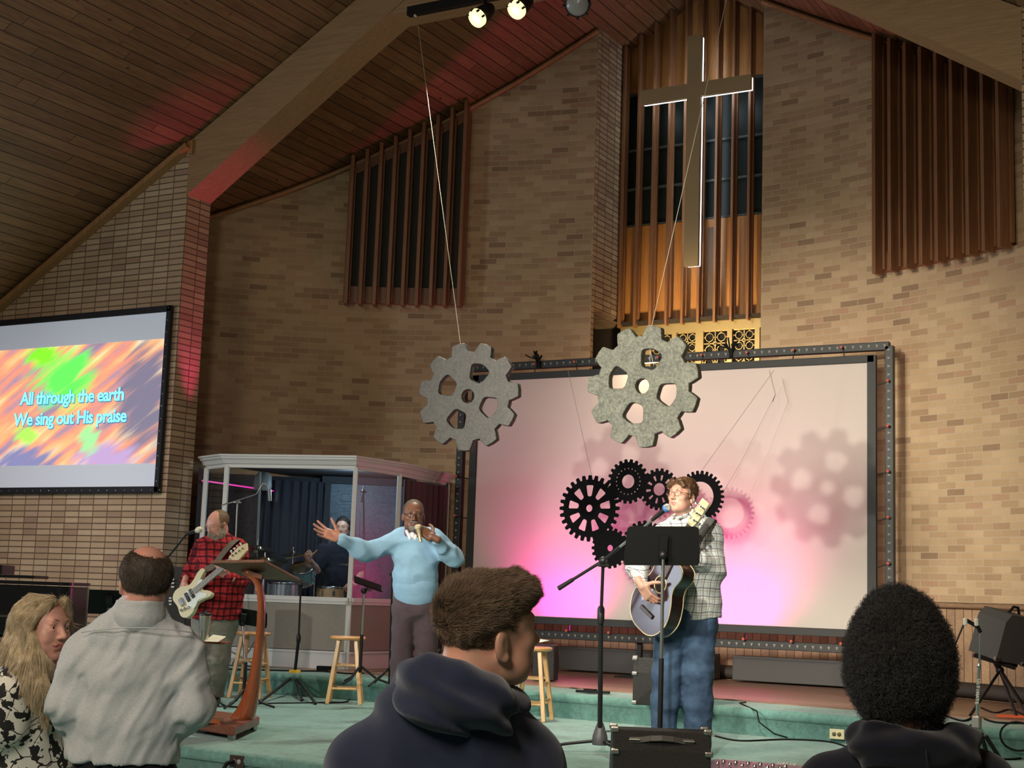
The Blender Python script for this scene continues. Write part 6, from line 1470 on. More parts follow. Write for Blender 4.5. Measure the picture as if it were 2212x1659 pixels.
# ---------------------------------------------------------------- man in the light blue sweater
def sweater_man():
    J = Jf(10.8); root = person((J(895, 1540)[0], J(895, 1540)[1], ZS), 'man in a light blue sweater singing into a hand microphone, one arm stretched out')
    look = dirv(.14, -1, -.05); R = headframe(look, .02); hc = J(893, 1113)
    H_, T = head_field(hc, R, 1.0, J(893, 1155, .02), .058, .95, lid=.25)
    shL, shR = J(863, 1165), J(935, 1164); elL, wrL = J(790, 1193, -.10), J(733, 1162, -.22); elR, wrR = J(980, 1206, -.04), J(937, 1161, -.27)
    B = Field().loft([J(895, 1160, .02), J(896, 1210), J(896, 1280)], [.12, .14, .14], [.08, .10, .09], RT); arm(B, shL, elL, wrL, (.045, .036, .034, .026)); arm(B, shR, elR, wrR, (.045, .036, .034, .026))
    hipL, hipR = J(872, 1322), J(920, 1322); knL, knR = J(868, 1430, -.02), J(921, 1430, -.02); anL = A_((J(868, 1560)[0], J(868, 1560)[1], ZS+.08)); anR = A_((J(924, 1560)[0], J(924, 1560)[1], ZS+.08))
    hip_leg(B, hipL, knL, anL); hip_leg(B, hipR, knR, anR)
    hL = Field(); hand(hL, wrL, dirv(-.9, -.12, .28), dirv(.12, -.85, .5), 'R', (.10, .14, .22, .30), (.75, .12), .22, 1.12)
    hR = Field(); hand(hR, wrR, dirv(-.80, -.05, .42), dirv(-.28, .85, -.35), 'L', (.75, .8, .85, .9), (.3, .6), .06, 1.08)
    cL = hL.p and wrL
    def mf(P):
        m = head_mats(T, R, hc)(P); dL = P-wrL; m[(np.linalg.norm(dL, axis=1) < .25) & (dL@dirv(.12, -.85, .5) > .002)] = 3; return m
    meshobj('body', [H_.mesh(.004), B.mesh(.013), hL.mesh(.0032), hR.mesh(.0032)], [sk_dark, m_lipd, m_browd, sk_palm], root, mf)
    eyes(T, R, root, 1, m_browd); glasses(T, R, root, mat=m_black, rim=.0017)
    S = Field().loft([J(893, 1153, .02), J(896, 1168, .01), J(899, 1200, 0), J(897, 1240, 0), J(898, 1281, 0)], [.085, .150, .168, .160, .158], [.075, .105, .13, .135, .125], RT, .03)
    arm(S, shL, elL, wrL+(elL-wrL)*.10, (.076, .062, .055, .047), .045); arm(S, shR, elR, wrR+(elR-wrR)*.12, (.080, .068, .056, .040), .035); S.cut(J(898, 1281), dirv(0, 0, -1))
    sw = cloth('sweater_light_blue', (.23, .40, .56), .06, 30); meshobj('sweater', [S.mesh(.008, fold(.020, 7.5, (1, 1, 1.3), 9))], sw, root)
    W_ = Field().loft([J(898, 1266, 0), J(898, 1283, 0)], [.168, .160], [.145, .135], RT, .01); meshobj('sweater_waistband', [W_.mesh(.007)], sw, root)
    C_ = Field().loft([J(893, 1139, .01), J(893, 1157, -.0)], [.072, .092], [.070, .092], RT, .01); C_.ell(T(0, 0, -.10), (.056, .060, .08), R, .004, '-'); C_.box(T(0, .09, -.13), (.030, .05, .06), R, .01, .01, '-')
    meshobj('sweater_collar', [C_.mesh(.005)], cloth('collar_plum', (.12, .09, .14)), root)
    Sh = Field()
    for q in (-1, 1): Sh.cap(T(q*.045, .045, -.120), T(q*.018, .085, -.175), .012, .010, .008)
    Sh.ell(T(0, .060, -.165), (.024, .020, .045), R, .01); meshobj('shirt_collar', [Sh.mesh(.005)], cloth('shirt_white', (.62, .62, .66)), root)
    P_ = Field().loft([J(896, 1276), J(896, 1310)], [.142, .165], [.112, .125], RT, .03); hip_leg(P_, hipL, knL, anL, (.088, .080, .076, .072), .03); hip_leg(P_, hipR, knR, anR, (.088, .080, .076, .072), .03); P_.cut(anR-[0, 0, .03], (0, 0, -1))
    meshobj('trousers', [P_.mesh(.009, fold(.010, 9, (1, 1, 1.6), 14))], cloth('mauve_grey', (.085, .062, .075)), root)
    for a in (anL, anR): f = A_((a[0], a[1], ZS)); shoe('shoe', f+FW*.05, f-FW*.18, m_black, root)
    Hc = Field(); Hc.ell(T(0, -.020, .036), (.0775, .0975, .0835), R, .01); Hc.ell(T(0, .105, .035), (.07, .065, .075), R, .02, '-'); Hc.cut(T(0, -.03, -.02), R@A_((0, .35, -1)))
    o = meshobj('hair', [Hc.mesh(.005)], hair_mat('hair_cropped', (.05, .035, .022), (.16, .12, .08), .8), root)
    Bd = Field(); Bd.ell(T(0, .074, -.098), (.030, .026, .024), R, .01); Bd.cap(T(-.032, .078, -.066), T(-.022, .082, -.095), .007, .010, .01); Bd.cap(T(.032, .078, -.066), T(.022, .082, -.095), .007, .010, .01); Bd.cap(T(-.024, .094, -.050), T(.024, .094, -.050), .005, .005, .004)
    meshobj('beard', [Bd.mesh(.0045, fold(.003, 60, (1, 1, 1), 3))], hair_mat('goatee_grey', (.10, .09, .08), (.45, .44, .42), .8), root)
    b = MB(); b.tube([wrR+nrmz(elR-wrR)*.02+0.030*v for v in [nrmz(np.cross(wrR-elR, UPV))*math.cos(t)+nrmz(np.cross(np.cross(wrR-elR, UPV), wrR-elR))*math.sin(t) for t in np.linspace(0, 2*PI, 17)]], .005, 6, cap=False); b.build('wristwatch', m_gold, root)
    mic(None, J(902, 1133, -.29), J(909, 1171, -.33), 'hand microphone held to the mouth of the man in the light blue sweater', simple('mic_beige', (.55, .46, .30), .35, .3, bmp=.5, bscale=900), simple('mic_body_gold', (.40, .33, .20), .35, .4))
sweater_man()
# ---------------------------------------------------------------- singing guitarist
def guitarist():
    J = Jf(9.7); bx = J(1478, 1560); root = person((bx[0], bx[1], ZS), 'man in glasses and a white plaid shirt singing and playing an acoustic guitar')
    look = dirv(-.66, -.75, .12); R = headframe(look, .02); hc = J(1474, 1072)
    H_, T = head_field(hc, R, 1.0, J(1484, 1122, .03), .054, .9, lid=.85)
    shL, shR = J(1433, 1156, .02), J(1533, 1154, .05); elL, wrL = J(1376, 1222, .02), J(1385, 1262, -.25); elR, wrR = J(1543, 1232, -.02), J(1494, 1196, -.26)
    B = Field().loft([J(1484, 1130, .03), J(1486, 1200), J(1484, 1320)], [.13, .15, .15], [.09, .11, .11], RT); arm(B, shL, elL, wrL, (.045, .036, .034, .026)); arm(B, shR, elR, wrR, (.045, .036, .034, .026))
    hipL, hipR = J(1452, 1340), J(1512, 1340); knL, knR = J(1440, 1455, -.03), J(1507, 1455, -.03); anL = A_(list(J(1434, 1575)[:2])+[ZS+.09]); anR = A_(list(J(1508, 1575)[:2])+[ZS+.09])
    hip_leg(B, hipL, knL, anL); hip_leg(B, hipR, knR, anR)
    hL = Field(); hand(hL, wrL, dirv(.52, -.25, -.80), dirv(.72, .62, .25), 'R', (.5, .55, .6, .65), (.35, .4), .10, 1.12)
    hR = Field(); hand(hR, wrR, dirv(-.6, -.1, .6), dirv(-.1, .8, .5), 'L', (.7, .75, .8, .85), (.4, .5), .08, 1.05)
    meshobj('body', [H_.mesh(.003), B.mesh(.013), hL.mesh(.0032), hR.mesh(.0032)], [sk_fair, m_lip, m_brow], root, head_mats(T, R, hc))
    eyes(T, R, root); glasses(T, R, root, mat=simple('glasses_brown', (.06, .03, .02), .3), rim=.0015)
    S = Field().loft([J(1484, 1122, .03), J(1484, 1140, .03), J(1490, 1180, .02), J(1494, 1240, .0), J(1497, 1300, 0), J(1498, 1338, 0)], [.09, .165, .185, .185, .182, .178], [.08, .115, .14, .145, .14, .135], RT, .03)
    arm(S, shL, elL, wrL+(elL-wrL)*.10, (.078, .066, .058, .043), .04); arm(S, shR, elR, wrR+(elR-wrR)*.35, (.088, .072, .066, .055), .04)
    S.cut(J(1500, 1339), dirv(.16, 0, -1))
    pm = plaid('white_plaid', (.72, .76, .74), [('x', .052, .13, 0, (.10, .12, .15), .75), ('z', .052, .13, .1, (.10, .12, .15), .75), ('x', .052, .12, .36, (.36, .27, .20), .5), ('z', .052, .12, .4, (.36, .27, .20), .5)])
    meshobj('plaid_shirt', [S.mesh(.008, fold(.017, 9, (1, 1, 1), 21))], pm, root)
    C_ = Field()
    for q in (-1, 1): C_.cap(T(q*.055, -.03, -.120), T(q*.020, .055, -.155), .014, .011, .008)
    meshobj('shirt_collar', [C_.mesh(.005)], pm, root)
    P_ = Field().loft([J(1482, 1318), J(1482, 1350)], [.175, .18], [.13, .135], RT, .04); hip_leg(P_, hipL, knL, anL, (.110, .092, .086, .084), .035); hip_leg(P_, hipR, knR, anR, (.118, .100, .092, .088), .035); P_.cut(anR-[0, 0, .05], (0, 0, -1))
    m, nt, b_ = newmat('denim_blue'); tc = nd(nt, 'TexCoord').outputs['Object']; n1 = nd(nt, 'TexNoise', {'Vector': tc, 'Scale': 9.0, 'Detail': 5.0}).outputs[0]
    nt.links.new(ramp(nt, n1, [(.35, (.022, .045, .095)), (.65, (.065, .125, .22))]), b_.inputs['Base Color']); b_.inputs['Roughness'].default_value = .85; bump(nt, b_, nd(nt, 'TexNoise', {'Vector': tc, 'Scale': 500.0}).outputs[0], .2, .003)
    meshobj('jeans', [P_.mesh(.009, fold(.013, 9, (1, 1, 1.7), 24))], m, root)
    for a in (anL, anR): f = A_((a[0], a[1], ZS)); shoe('shoe', f+FW*.05, f-FW*.18, m_black, root)
    Hc = Field(); Hc.ell(T(0, -.022, .046), (.083, .100, .086), R, .01); Hc.ell(T(0, .112, -.015), (.075, .060, .085), R, .012, '-'); Hc.cut(T(0, -.03, -.045), R@A_((0, .25, -1)))
    for q in (-1, 1): Hc.cap(T(q*.075, .020, .03), T(q*.076, .022, -.012), .011, .008, .01); Hc.cap(T(q*.03, .075, .085), T(q*.055, .070, .055), .018, .012, .01)
    hm = hair_mat('hair_brown_short', (.07, .035, .018), (.26, .14, .07), .4); V, Fc = Hc.mesh(.005, fold(.006, 28, (1, 1, 1), 8)); o = meshobj('hair', [(V, Fc)], hm, root)
    rp, rn = sample(V, Fc, 3500, 7); strands('hair_strand', rp, tang(rn, R@A_((.3, .8, .0)))+rn*.28, .026, o, hm, 4, .0007, .4, 0, .4, seed=4)
    Bd = Field(); Bd.ell(T(0, .066, -.099), (.026, .023, .020), R, .01)
    # acoustic guitar
    g = empty('acoustic_guitar', tuple(J(1425, 1280, -.3)), 'dark sunburst acoustic guitar with cream edging held by the singer', 'guitar')
    a = J(1428, 1290, -.20); hd = J(1516, 1108, -.36); ax = nrmz(hd-a); nf = dirv(-.80, -.58, .05); nf = nrmz(nf-ax*(nf@ax)); sd = np.cross(nf, ax)
    M_ = Matrix(np.vstack([np.column_stack([sd, ax, nf, a]), [0, 0, 0, 1]]).tolist()); P3 = lambda x, y, z=0: M_ @ Vector((x, y, z))
    half = [(0, -.25), (.08, -.243), (.15, -.20), (.190, -.12), (.192, -.05), (.165, .03), (.130, .09), (.122, .14), (.138, .19), (.143, .23), (.120, .27), (.06, .285), (0, .285)]
    out = [Vector((x, y, 0)) for x, y in half]+[Vector((-x, y, 0)) for x, y in half[-2:0:-1]]; ol = []
    for i in range(len(out)):
        p0, p1, p2, p3 = out[i-1], out[i], out[(i+1) % len(out)], out[(i+2) % len(out)]
        for t in (0, .33, .66): q = .5*((2*p1)+(p2-p0)*t+(2*p0-5*p1+4*p2-p3)*t*t+(3*p1-p0-3*p2+p3)*t**3); ol.append((q.x, q.y))
    b = MB(); b.prism(ol, M_, .105, False); b.build('guitar_body', simple('guitar_side_dark', (.025, .012, .012), .18, coat=.7), g)
    hole = circ(0, .09, .05, 24)
    curve_plate('soundboard', [[(x*.985, y*.985) for x, y in ol], hole], M_ @ Matrix.Translation((0, 0, .0545)), .003, simple('soundboard_burst', (.035, .018, .025), .32, spec=.4, coat=.1), g)
    b = MB(); 
    for z in (.053, -.053): b.tube([P3(x, y, z) for x, y in ol+ol[:1]], .0042, 5, cap=False)
    b.build('binding', simple('binding_cream', (.72, .62, .36), .4), g)
    b = MB(); b.tube([P3(.056*math.cos(t), .09+.056*math.sin(t), .057) for t in np.linspace(0, 2*PI, 25)], .004, 5, cap=False); b.build('rosette', bpy.data.materials['binding_cream'], g)
    b = MB(); b.prism([(.03, .04), (.10, .02), (.115, -.05), (.09, -.09), (.05, -.04)], M_ @ Matrix.Translation((0, 0, .057)), .002); b.build('pickguard', simple('pickguard_brown', (.10, .05, .03), .2), g)
    L_ = float(np.linalg.norm(hd-a)); b = MB(); b.bar(P3(0, .14, .058), P3(0, L_-.1, .045), .052, .024, nf, .005); b.build('neck', simple('fretboard', (.05, .03, .02), .4), g)
    b = MB(); b.prism([(-.03, 0), (.03, 0), (.042, .05), (.038, .19), (-.038, .19), (-.042, .05)], M_ @ Matrix.Translation((0, L_-.1, .045)) @ Matrix.Rotation(-.2, 4, 'X'), .018); b.build('headstock', simple('headstock_pale', (.55, .48, .30), .3), g, bevel=.004)
    b = MB()
    for i in range(3):
        for q in (-1, 1): b = MB(); b.tube([P3(q*.03, L_-.05+.05*i, .05), P3(q*.058, L_-.05+.05*i, .045)], .005, 6); b.ball(P3(q*.066, L_-.05+.05*i, .045), (.011, .011, .008), 8); b.lathe([(.008, 0), (.007, .012)], P3(q*.022, L_-.05+.05*i, .055), 8, M_.to_3x3()); b.build('tuning_peg', m_chrome, g)
    b = MB()
    for i in range(6): b.tube([P3(-.02+.008*i, -.12, .068), P3(-.016+.0065*i, L_-.08, .062)], .0009, 4)
    b.build('string', m_steel, g); b = MB(); b.box(P3(0, -.12, .062), (.14, .028, .012), M_.to_3x3(), .004); b.build('bridge', bpy.data.materials['fretboard'], g)
    st = [J(1500, 1192, -.26), J(1508, 1166, -.20), J(1521, 1144, -.15), J(1533, 1126, -.07), J(1539, 1120, .02), J(1540, 1128, .12), J(1536, 1150, .19)]
    b = MB(); b.tube(crspline(st), .028, 8, ell=.09, up=tuple(-FW*.7+UPV*.6))
    b.build('strap', simple('strap_grey', (.10, .10, .10), .7), g)
guitarist()
# ---------------------------------------------------------------- drummer behind the glass
def drummer():
    J = Jf(16.3); bx = J(735, 1330); root = person((bx[0], bx[1], ZT), 'drummer in a dark shirt and headphones seated behind the drum kit')
    R = headframe(dirv(-.2, -1, -.05)); hc = J(741, 1140); H_, T = head_field(hc, R, 1.0, J(738, 1178, .03), .056, lid=.4)
    shL, shR = J(700, 1188), J(768, 1186); elL, wrL = J(686, 1232, -.1), J(668, 1208, -.32); elR, wrR = J(782, 1240, -.1), J(765, 1262, -.32)
    B = Field().loft([J(738, 1185, .02), J(736, 1290)], [.13, .14], [.09, .1], RT); arm(B, shL, elL, wrL, (.045, .038, .036, .028)); arm(B, shR, elR, wrR, (.045, .038, .036, .028))
    hipL, hipR = J(716, 1305), J(752, 1305); knL, knR = J(705, 1312, -.42), J(760, 1312, -.42); anL = A_(list(J(705, 1400, -.4)[:2])+[ZT+.09]); anR = A_(list(J(760, 1400, -.4)[:2])+[ZT+.09]); hip_leg(B, hipL, knL, anL); hip_leg(B, hipR, knR, anR)
    hL = Field(); hand(hL, wrL, dirv(-.3, -.6, .6), dirv(.5, 0, -.5), 'R', (.8, .85, .9, .95)); hR = Field(); hand(hR, wrR, dirv(-.5, -.7, -.1), dirv(0, .1, -1), 'L', (.8, .85, .9, .95))
    meshobj('body', [H_.mesh(.005), B.mesh(.012), hL.mesh(.004), hR.mesh(.004)], [sk_fair, m_lip, m_brow], root, head_mats(T, R, hc)); eyes(T, R, root)
    S = Field().loft([J(738, 1176, .02), J(738, 1188, .02), J(736, 1240), J(734, 1300)], [.09, .165, .18, .17], [.08, .12, .14, .13], RT); S.cap(shL, shL+(elL-shL)*.75, .078, .068, .03); S.cap(shR, shR+(elR-shR)*.75, .078, .068, .03)
    meshobj('shirt', [S.mesh(.010, fold(.014, 9, (1, 1, 1.3), 31))], cloth('shirt_navy_dark', (.022, .026, .04)), root)
    P_ = Field(); hip_leg(P_, hipL, knL, anL, (.10, .085, .07, .06), .03); hip_leg(P_, hipR, knR, anR, (.10, .085, .07, .06), .03); P_.cut(anR-[0, 0, .03], (0, 0, -1)); meshobj('jeans', [P_.mesh(.011)], bpy.data.materials['denim_blue'], root)
    for a in (anL, anR): f = A_((a[0], a[1], ZT)); shoe('shoe', f+FW*.05, f-FW*.18, m_black, root)
    Hc = Field(); Hc.ell(T(0, -.022, .042), (.081, .099, .085), R, .01); Hc.ell(T(0, .11, .0), (.07, .065, .08), R, .012, '-'); Hc.cut(T(0, -.03, -.03), R@A_((0, .3, -1))); meshobj('hair', [Hc.mesh(.006, fold(.005, 40, (1, 1, 1), 3))], hair_mat('hair_dark', (.02, .015, .012), (.07, .05, .04), .6), root)
    b = MB(); b.tube([T(.09*math.cos(t), -.01, .02+.105*math.sin(t)) for t in np.linspace(0, PI, 15)], .009, 8)
    for q in (-1, 1): b.ball(T(q*.088, -.005, 0), (.022, .035, .04), 12, Matrix(R.tolist()))
    b.build('headphones', m_black, root); b = MB(); b.tube([wrL+dirv(-.3, -.6, .6)*.07+dirv(-.8, 0, -.2)*-.08, wrL+dirv(-.3, -.6, .6)*.07+dirv(-.8, -.4, -.2)*.3], .006, 6); tag(b.build('drumstick', m_pine), 'drumstick in the drummer\'s left-hand side hand', 'drumstick')
    b = MB(); c = J(736, 1312, .02); b.lathe([(.17, 0), (.17, .06), (.02, .07)], (c[0], c[1], c[2]-.09), 20); b.tube([(c[0], c[1], c[2]-.09), (c[0], c[1], ZT+.02)], .02, 8); tag(b.build('drum_throne', m_blackmatte), 'black round drum stool under the drummer', 'stool')
drummer()
# ---------------------------------------------------------------- woman with long blonde hair, front left
def woman():
    J = Jf(5.5); bx = J(60, 1600); root = person((bx[0], bx[1], 0), 'woman with long blonde hair in a black and white floral blouse, smiling to the right')
    look = dirv(.86, -.50, .05); R = headframe(look, .04); hc = J(92, 1358); s = 1.06
    H_, T = head_field(hc, R, s, J(68, 1445, .05), .048, .95, lid=.1, smile=1.0)
    for q in (-1, 1): H_.ell(T(q*.040, .066, -.040), A_((.018, .018, .015)), R, .015); H_.cap(T(q*.018, .092, -.060), T(q*.030, .082, -.053), .0045, .003, .005)
    side = dirv(.6, .8, 0); near, far = J(26, 1492, -.13), J(100, 1480, .20)
    elN, wrN = J(4, 1600, -.14), J(44, 1725, -.05); elF, wrF = J(110, 1590, .20), J(100, 1740, .20)
    B = Field().loft([J(68, 1450, .05), J(64, 1560, .03), J(66, 1800, .03)], [.13, .13, .15], [.07, .09, .11], side); arm(B, near, elN, wrN, (.045, .038, .035, .026)); arm(B, far, elF, wrF, (.045, .038, .035, .026))
    hN = Field(); hand(hN, wrN, dirv(.9, -.1, -.3), dirv(.2, .8, .3), 'R', (.4, .45, .5, .5)); hF = Field(); hand(hF, wrF, dirv(.7, -.5, .1), dirv(-.3, -.2, .8), 'L', (.4, .4, .45, .5))
    hip1, hip2 = J(50, 1860, -.05), J(90, 1860, .1)
    for h_, q in ((hip1, -.05), (hip2, .1)): k_ = A_((h_[0], h_[1], .48)); a_ = A_((h_[0], h_[1], .09)); hip_leg(B, h_, k_, a_)
    meshobj('body', [H_.mesh(.0026), B.mesh(.012), hN.mesh(.0034), hF.mesh(.004)], [skin_mat('skin_rosy', (.66, .37, .29)), simple('lips_rose', (.50, .16, .15), .4), simple('eyebrow_blonde', (.25, .15, .08), .8)], root, head_mats(T, R, hc, s))
    eyes(T, R, root, s, bpy.data.materials['eyebrow_blonde'])
    m, nt, b = newmat('floral_black_white'); tc = nd(nt, 'TexCoord').outputs['Object']
    dn = nd(nt, 'TexNoise', {'Vector': tc, 'Scale': 9.0, 'Detail': 2.0}).outputs[1]; v = nd(nt, 'VectorMath', {0: tc, 1: nd(nt, 'VectorMath', {0: dn, 1: (.09, .09, .09)}, operation='MULTIPLY').outputs[0]}, operation='ADD').outputs[0]
    v1 = nd(nt, 'TexVoronoi', {'Vector': v, 'Scale': 19.0, 'Randomness': 1.0}).outputs['Distance']; v2 = nd(nt, 'TexVoronoi', {'Vector': v, 'Scale': 11.0}, feature='DISTANCE_TO_EDGE').outputs['Distance']
    ln = nd(nt, 'TexNoise', {'Vector': tc, 'Scale': 48.0, 'Detail': 1.0}).outputs[0]; leaf = mth(nt, 'LESS_THAN', mth(nt, 'ADD', v1, mth(nt, 'MULTIPLY', mth(nt, 'SUBTRACT', ln, .5), 1.1)), .45); stem = mth(nt, 'LESS_THAN', v2, .016); nt.links.new(mix(nt, mth(nt, 'MAXIMUM', leaf, stem), (.72, .70, .62, 1), (.012, .012, .012, 1)), b.inputs['Base Color']); b.inputs['Roughness'].default_value = .8
    S = Field().loft([J(66, 1440, .05), J(64, 1475, .03), J(62, 1540, .02), J(64, 1660, .02), J(64, 1800, .02)], [.075, .175, .19, .185, .20], [.065, .10, .135, .145, .16], side, .03)
    S.cap(near, near+(elN-near)*.70, .082, .085, .04); S.cap(far, far+(elF-far)*.7, .078, .08, .04)
    meshobj('blouse', [S.mesh(.008, fold(.016, 8, (1, 1, .7), 41))], m, root)
    P_ = Field().loft([J(64, 1780, .02), J(66, 1880, .02)], [.18, .19], [.13, .13], side)
    for h_ in (hip1, hip2): hip_leg(P_, h_, A_((h_[0], h_[1], .48)), A_((h_[0], h_[1], .10)), (.11, .08, .07, .06), .03)
    meshobj('trousers', [P_.mesh(.012)], cloth('trousers_black', (.012, .012, .014)), root)
    for h_ in (hip1, hip2): f = A_((h_[0], h_[1], 0)); shoe('shoe', f-look*A_((1, 1, 0))*.05, f+look*A_((1, 1, 0))*.18, m_black, root)
    Hc = Field(); hm = hair_mat('hair_blonde', (.32, .235, .13), (.74, .62, .42), .4)
    Hc.ell(T(0, -.026, .040), A_((.088, .102, .088)), R, .01); Hc.ell(T(0, .10, -.012), A_((.080, .070, .086)), R, .012, '-')
    pb_ = [T(0, -.07, .03), J(45, 1400, .06), J(28, 1445, .02), J(20, 1480, -.02)]
    Hc.cap(T(0, -.05, .015), J(46, 1405, .02), .084, .066, .03); Hc.cap(J(46, 1405, .02), J(30, 1468, -.04), .066, .042, .03); Hc.cap(J(50, 1400, -.02), J(66, 1470, -.16), .065, .040, .03)
    Hc.cap(T(.078, -.005, .03), J(80, 1425, -.13), .020, .028, .02); Hc.cap(J(80, 1425, -.13), J(84, 1480, -.17), .030, .028, .02); Hc.cap(J(88, 1480, -.17), J(96, 1535, -.15), .028, .010, .02); Hc.cap(J(62, 1440, -.14), J(80, 1500, -.18), .04, .02, .03)
    for q in (-1, 1): Hc.cap(T(q*.03, .068, .098), T(q*.078, .045, .035), .016, .014, .012)
    V, Fc = Hc.mesh(.0055, fold(.010, 26, (1, 1, .12), 5)); o = meshobj('hair', [(V, Fc)], hm, root)
    rp, rn = sample(V, Fc, 24000, 8); down = A_((0, 0, -1)); top = np.clip((rp-hc)@R[:, 2]/.10, 0, 1)[:, None]; qx = ((rp-hc)@R)[:, :1]; flow = down*(.35+.65*(1-top))+top*(np.tanh(qx/.035)*R[:, 0]*.8+R@A_((0, -.6, 0))); flow = flow-rn*(flow*rn).sum(1)[:, None]
    strands('hair_strand', rp+rn*.001, flow-rn*.05*np.linalg.norm(flow, axis=1)[:, None]+1e-3, .085*(1-.62*top[:, 0]), o, hm, 6, .00042, .15, 0, .07, seed=9)
woman()
# ---------------------------------------------------------------- man in the grey shirt, seen from behind
def grey_man():
    J = Jf(5.2); bx = J(300, 1600); root = person((bx[0], bx[1], 0), 'balding man in a light grey shirt seen from behind, wearing glasses')
    R = headframe(dirv(-.30, .95, .0), .0); hc = J(314, 1254); s = 1.04; H_, T = head_field(hc, R, s, J(301, 1340, -.02), .060, 1.08)
    shL, shR = J(181, 1412), J(400, 1404); elL, wrL = J(143, 1525, -.03), J(185, 1592, .22); elR, wrR = J(420, 1530, -.02), J(345, 1582, .24)
    B = Field().loft([J(300, 1350), J(290, 1450), J(280, 1640), J(278, 1700)], [.085, .14, .15, .15], [.065, .09, .11, .10], RT); arm(B, shL+[0, 0, -.03], elL, wrL, (.040, .036, .034, .028)); arm(B, shR+[0, 0, -.03], elR, wrR, (.040, .036, .034, .028))
    hL = Field(); hand(hL, wrL, dirv(.7, .5, -.1), dirv(-.1, .3, .9), 'L', (.5, .5, .5, .5)); hR = Field(); hand(hR, wrR, dirv(-.7, .5, -.1), dirv(.1, .3, .9), 'R', (.5, .5, .5, .5))
    hips = [J(225, 1720), J(330, 1720)]
    for h_ in hips: hip_leg(B, h_, A_((h_[0], h_[1], .48)), A_((h_[0], h_[1], .09)))
    meshobj('body', [H_.mesh(.0036), B.mesh(.014), hL.mesh(.004), hR.mesh(.004)], [sk_pink, m_lip, m_brow], root, head_mats(T, R, hc, s)); eyes(T, R, root, s); glasses(T, R, root, s, m_steel, .0017)
    m, nt, b = newmat('grey_weave'); tc = nd(nt, 'TexCoord').outputs['Object']; w1 = nd(nt, 'TexNoise', {'Vector': nd(nt, 'Mapping', {'Vector': tc, 'Scale': (1, 1, 5)}).outputs[0], 'Scale': 110.0, 'Detail': 2.0}).outputs[0]
    nt.links.new(ramp(nt, w1, [(.3, (.43, .455, .475)), (.7, (.55, .58, .60))]), b.inputs['Base Color']); b.inputs['Roughness'].default_value = .85; bump(nt, b, w1, .25, .003)
    S = Field().loft([J(301, 1318), J(299, 1338), J(294, 1375), J(284, 1450), J(272, 1550), J(264, 1632)], [.076, .105, .165, .188, .192, .194], [.075, .085, .105, .126, .135, .135], RT, .03)
    arm(S, shL, elL, wrL, (.070, .060, .052, .042), .045); arm(S, shR, elR, wrR, (.070, .060, .052, .042), .045)
    f1 = fold(.019, 10, (1.6, 1.6, .28), 51); f2 = fold(.006, 22, (1.3, 1.3, .35), 53)
    def dsp(P):
        q = P.copy(); c = np.cos(.5); s_ = np.sin(.5); r = P@RT; u = P[..., 2]; q = np.stack([r*c-u*s_, P@FW, r*s_+u*c], -1); return f1(q)+f2(q)
    S.cut(J(265, 1640), (0, 0, -1)); meshobj('shirt', [S.mesh(.0075, dsp)], m, root)
    C_ = Field().loft([J(303, 1302, -.02), J(301, 1326, -.02)], [.084, .094], [.084, .094], RT, .01); C_.cut(J(303, 1297), UPV); meshobj('shirt_collar', [C_.mesh(.005, fold(.003, 30, (1, 1, 1), 2))], m, root)
    b = MB(); pts = []
    for t in np.linspace(-1, 1, 21):
        x = 294+t*118; y = 1366-10*(1-t*t); pts.append(J(x, y, -.118*math.sqrt(max(0, 1-(t*.9)**2))-.012))
    b.tube(pts, .0022, 5); b.build('yoke_seam', m, root)
    P_ = Field().loft([J(266, 1630), J(275, 1730)], [.180, .185], [.125, .13], RT)
    for h_ in hips: hip_leg(P_, h_, A_((h_[0], h_[1], .48)), A_((h_[0], h_[1], .10)), (.115, .085, .075, .065), .03)
    meshobj('trousers', [P_.mesh(.012)], cloth('trousers_charcoal', (.012, .013, .018)), root)
    for h_ in hips: f = A_((h_[0], h_[1], 0)); shoe('shoe', f-FW*.05, f+FW*.18, m_black, root)
    Hc = Field(); Hc.ell(T(0, -.022, .026), A_((.088, .105, .088))*s, R, .01); Hc.ell(T(.012, -.040, .122), A_((.058, .085, .062))*s, R, .02, '-'); Hc.ell(T(0, .105, .03), A_((.08, .07, .10))*s, R, .02, '-'); Hc.cut(T(0, -.03, -.068), R@A_((0, .15, -1)))
    for q in (-1, 1): Hc.ell(T(q*.090, .004, -.025), A_((.026, .034, .042))*s, R, .006, '-')
    hm = hair_mat('hair_brown_cropped', (.035, .025, .018), (.11, .08, .055), .6); V, Fc = Hc.mesh(.0045, fold(.004, 45, (1, 1, .5), 6)); o = meshobj('hair', [(V, Fc)], hm, root)
    rp, rn = sample(V, Fc, 9000, 8); fl = R@A_((0, -.3, -.8)); fl = fl-rn*(rn@fl)[:, None]; strands('hair_strand', rp, rn*.16+fl, .013, o, hm, 3, .0005, 0, 0, .5, seed=10)
grey_man()
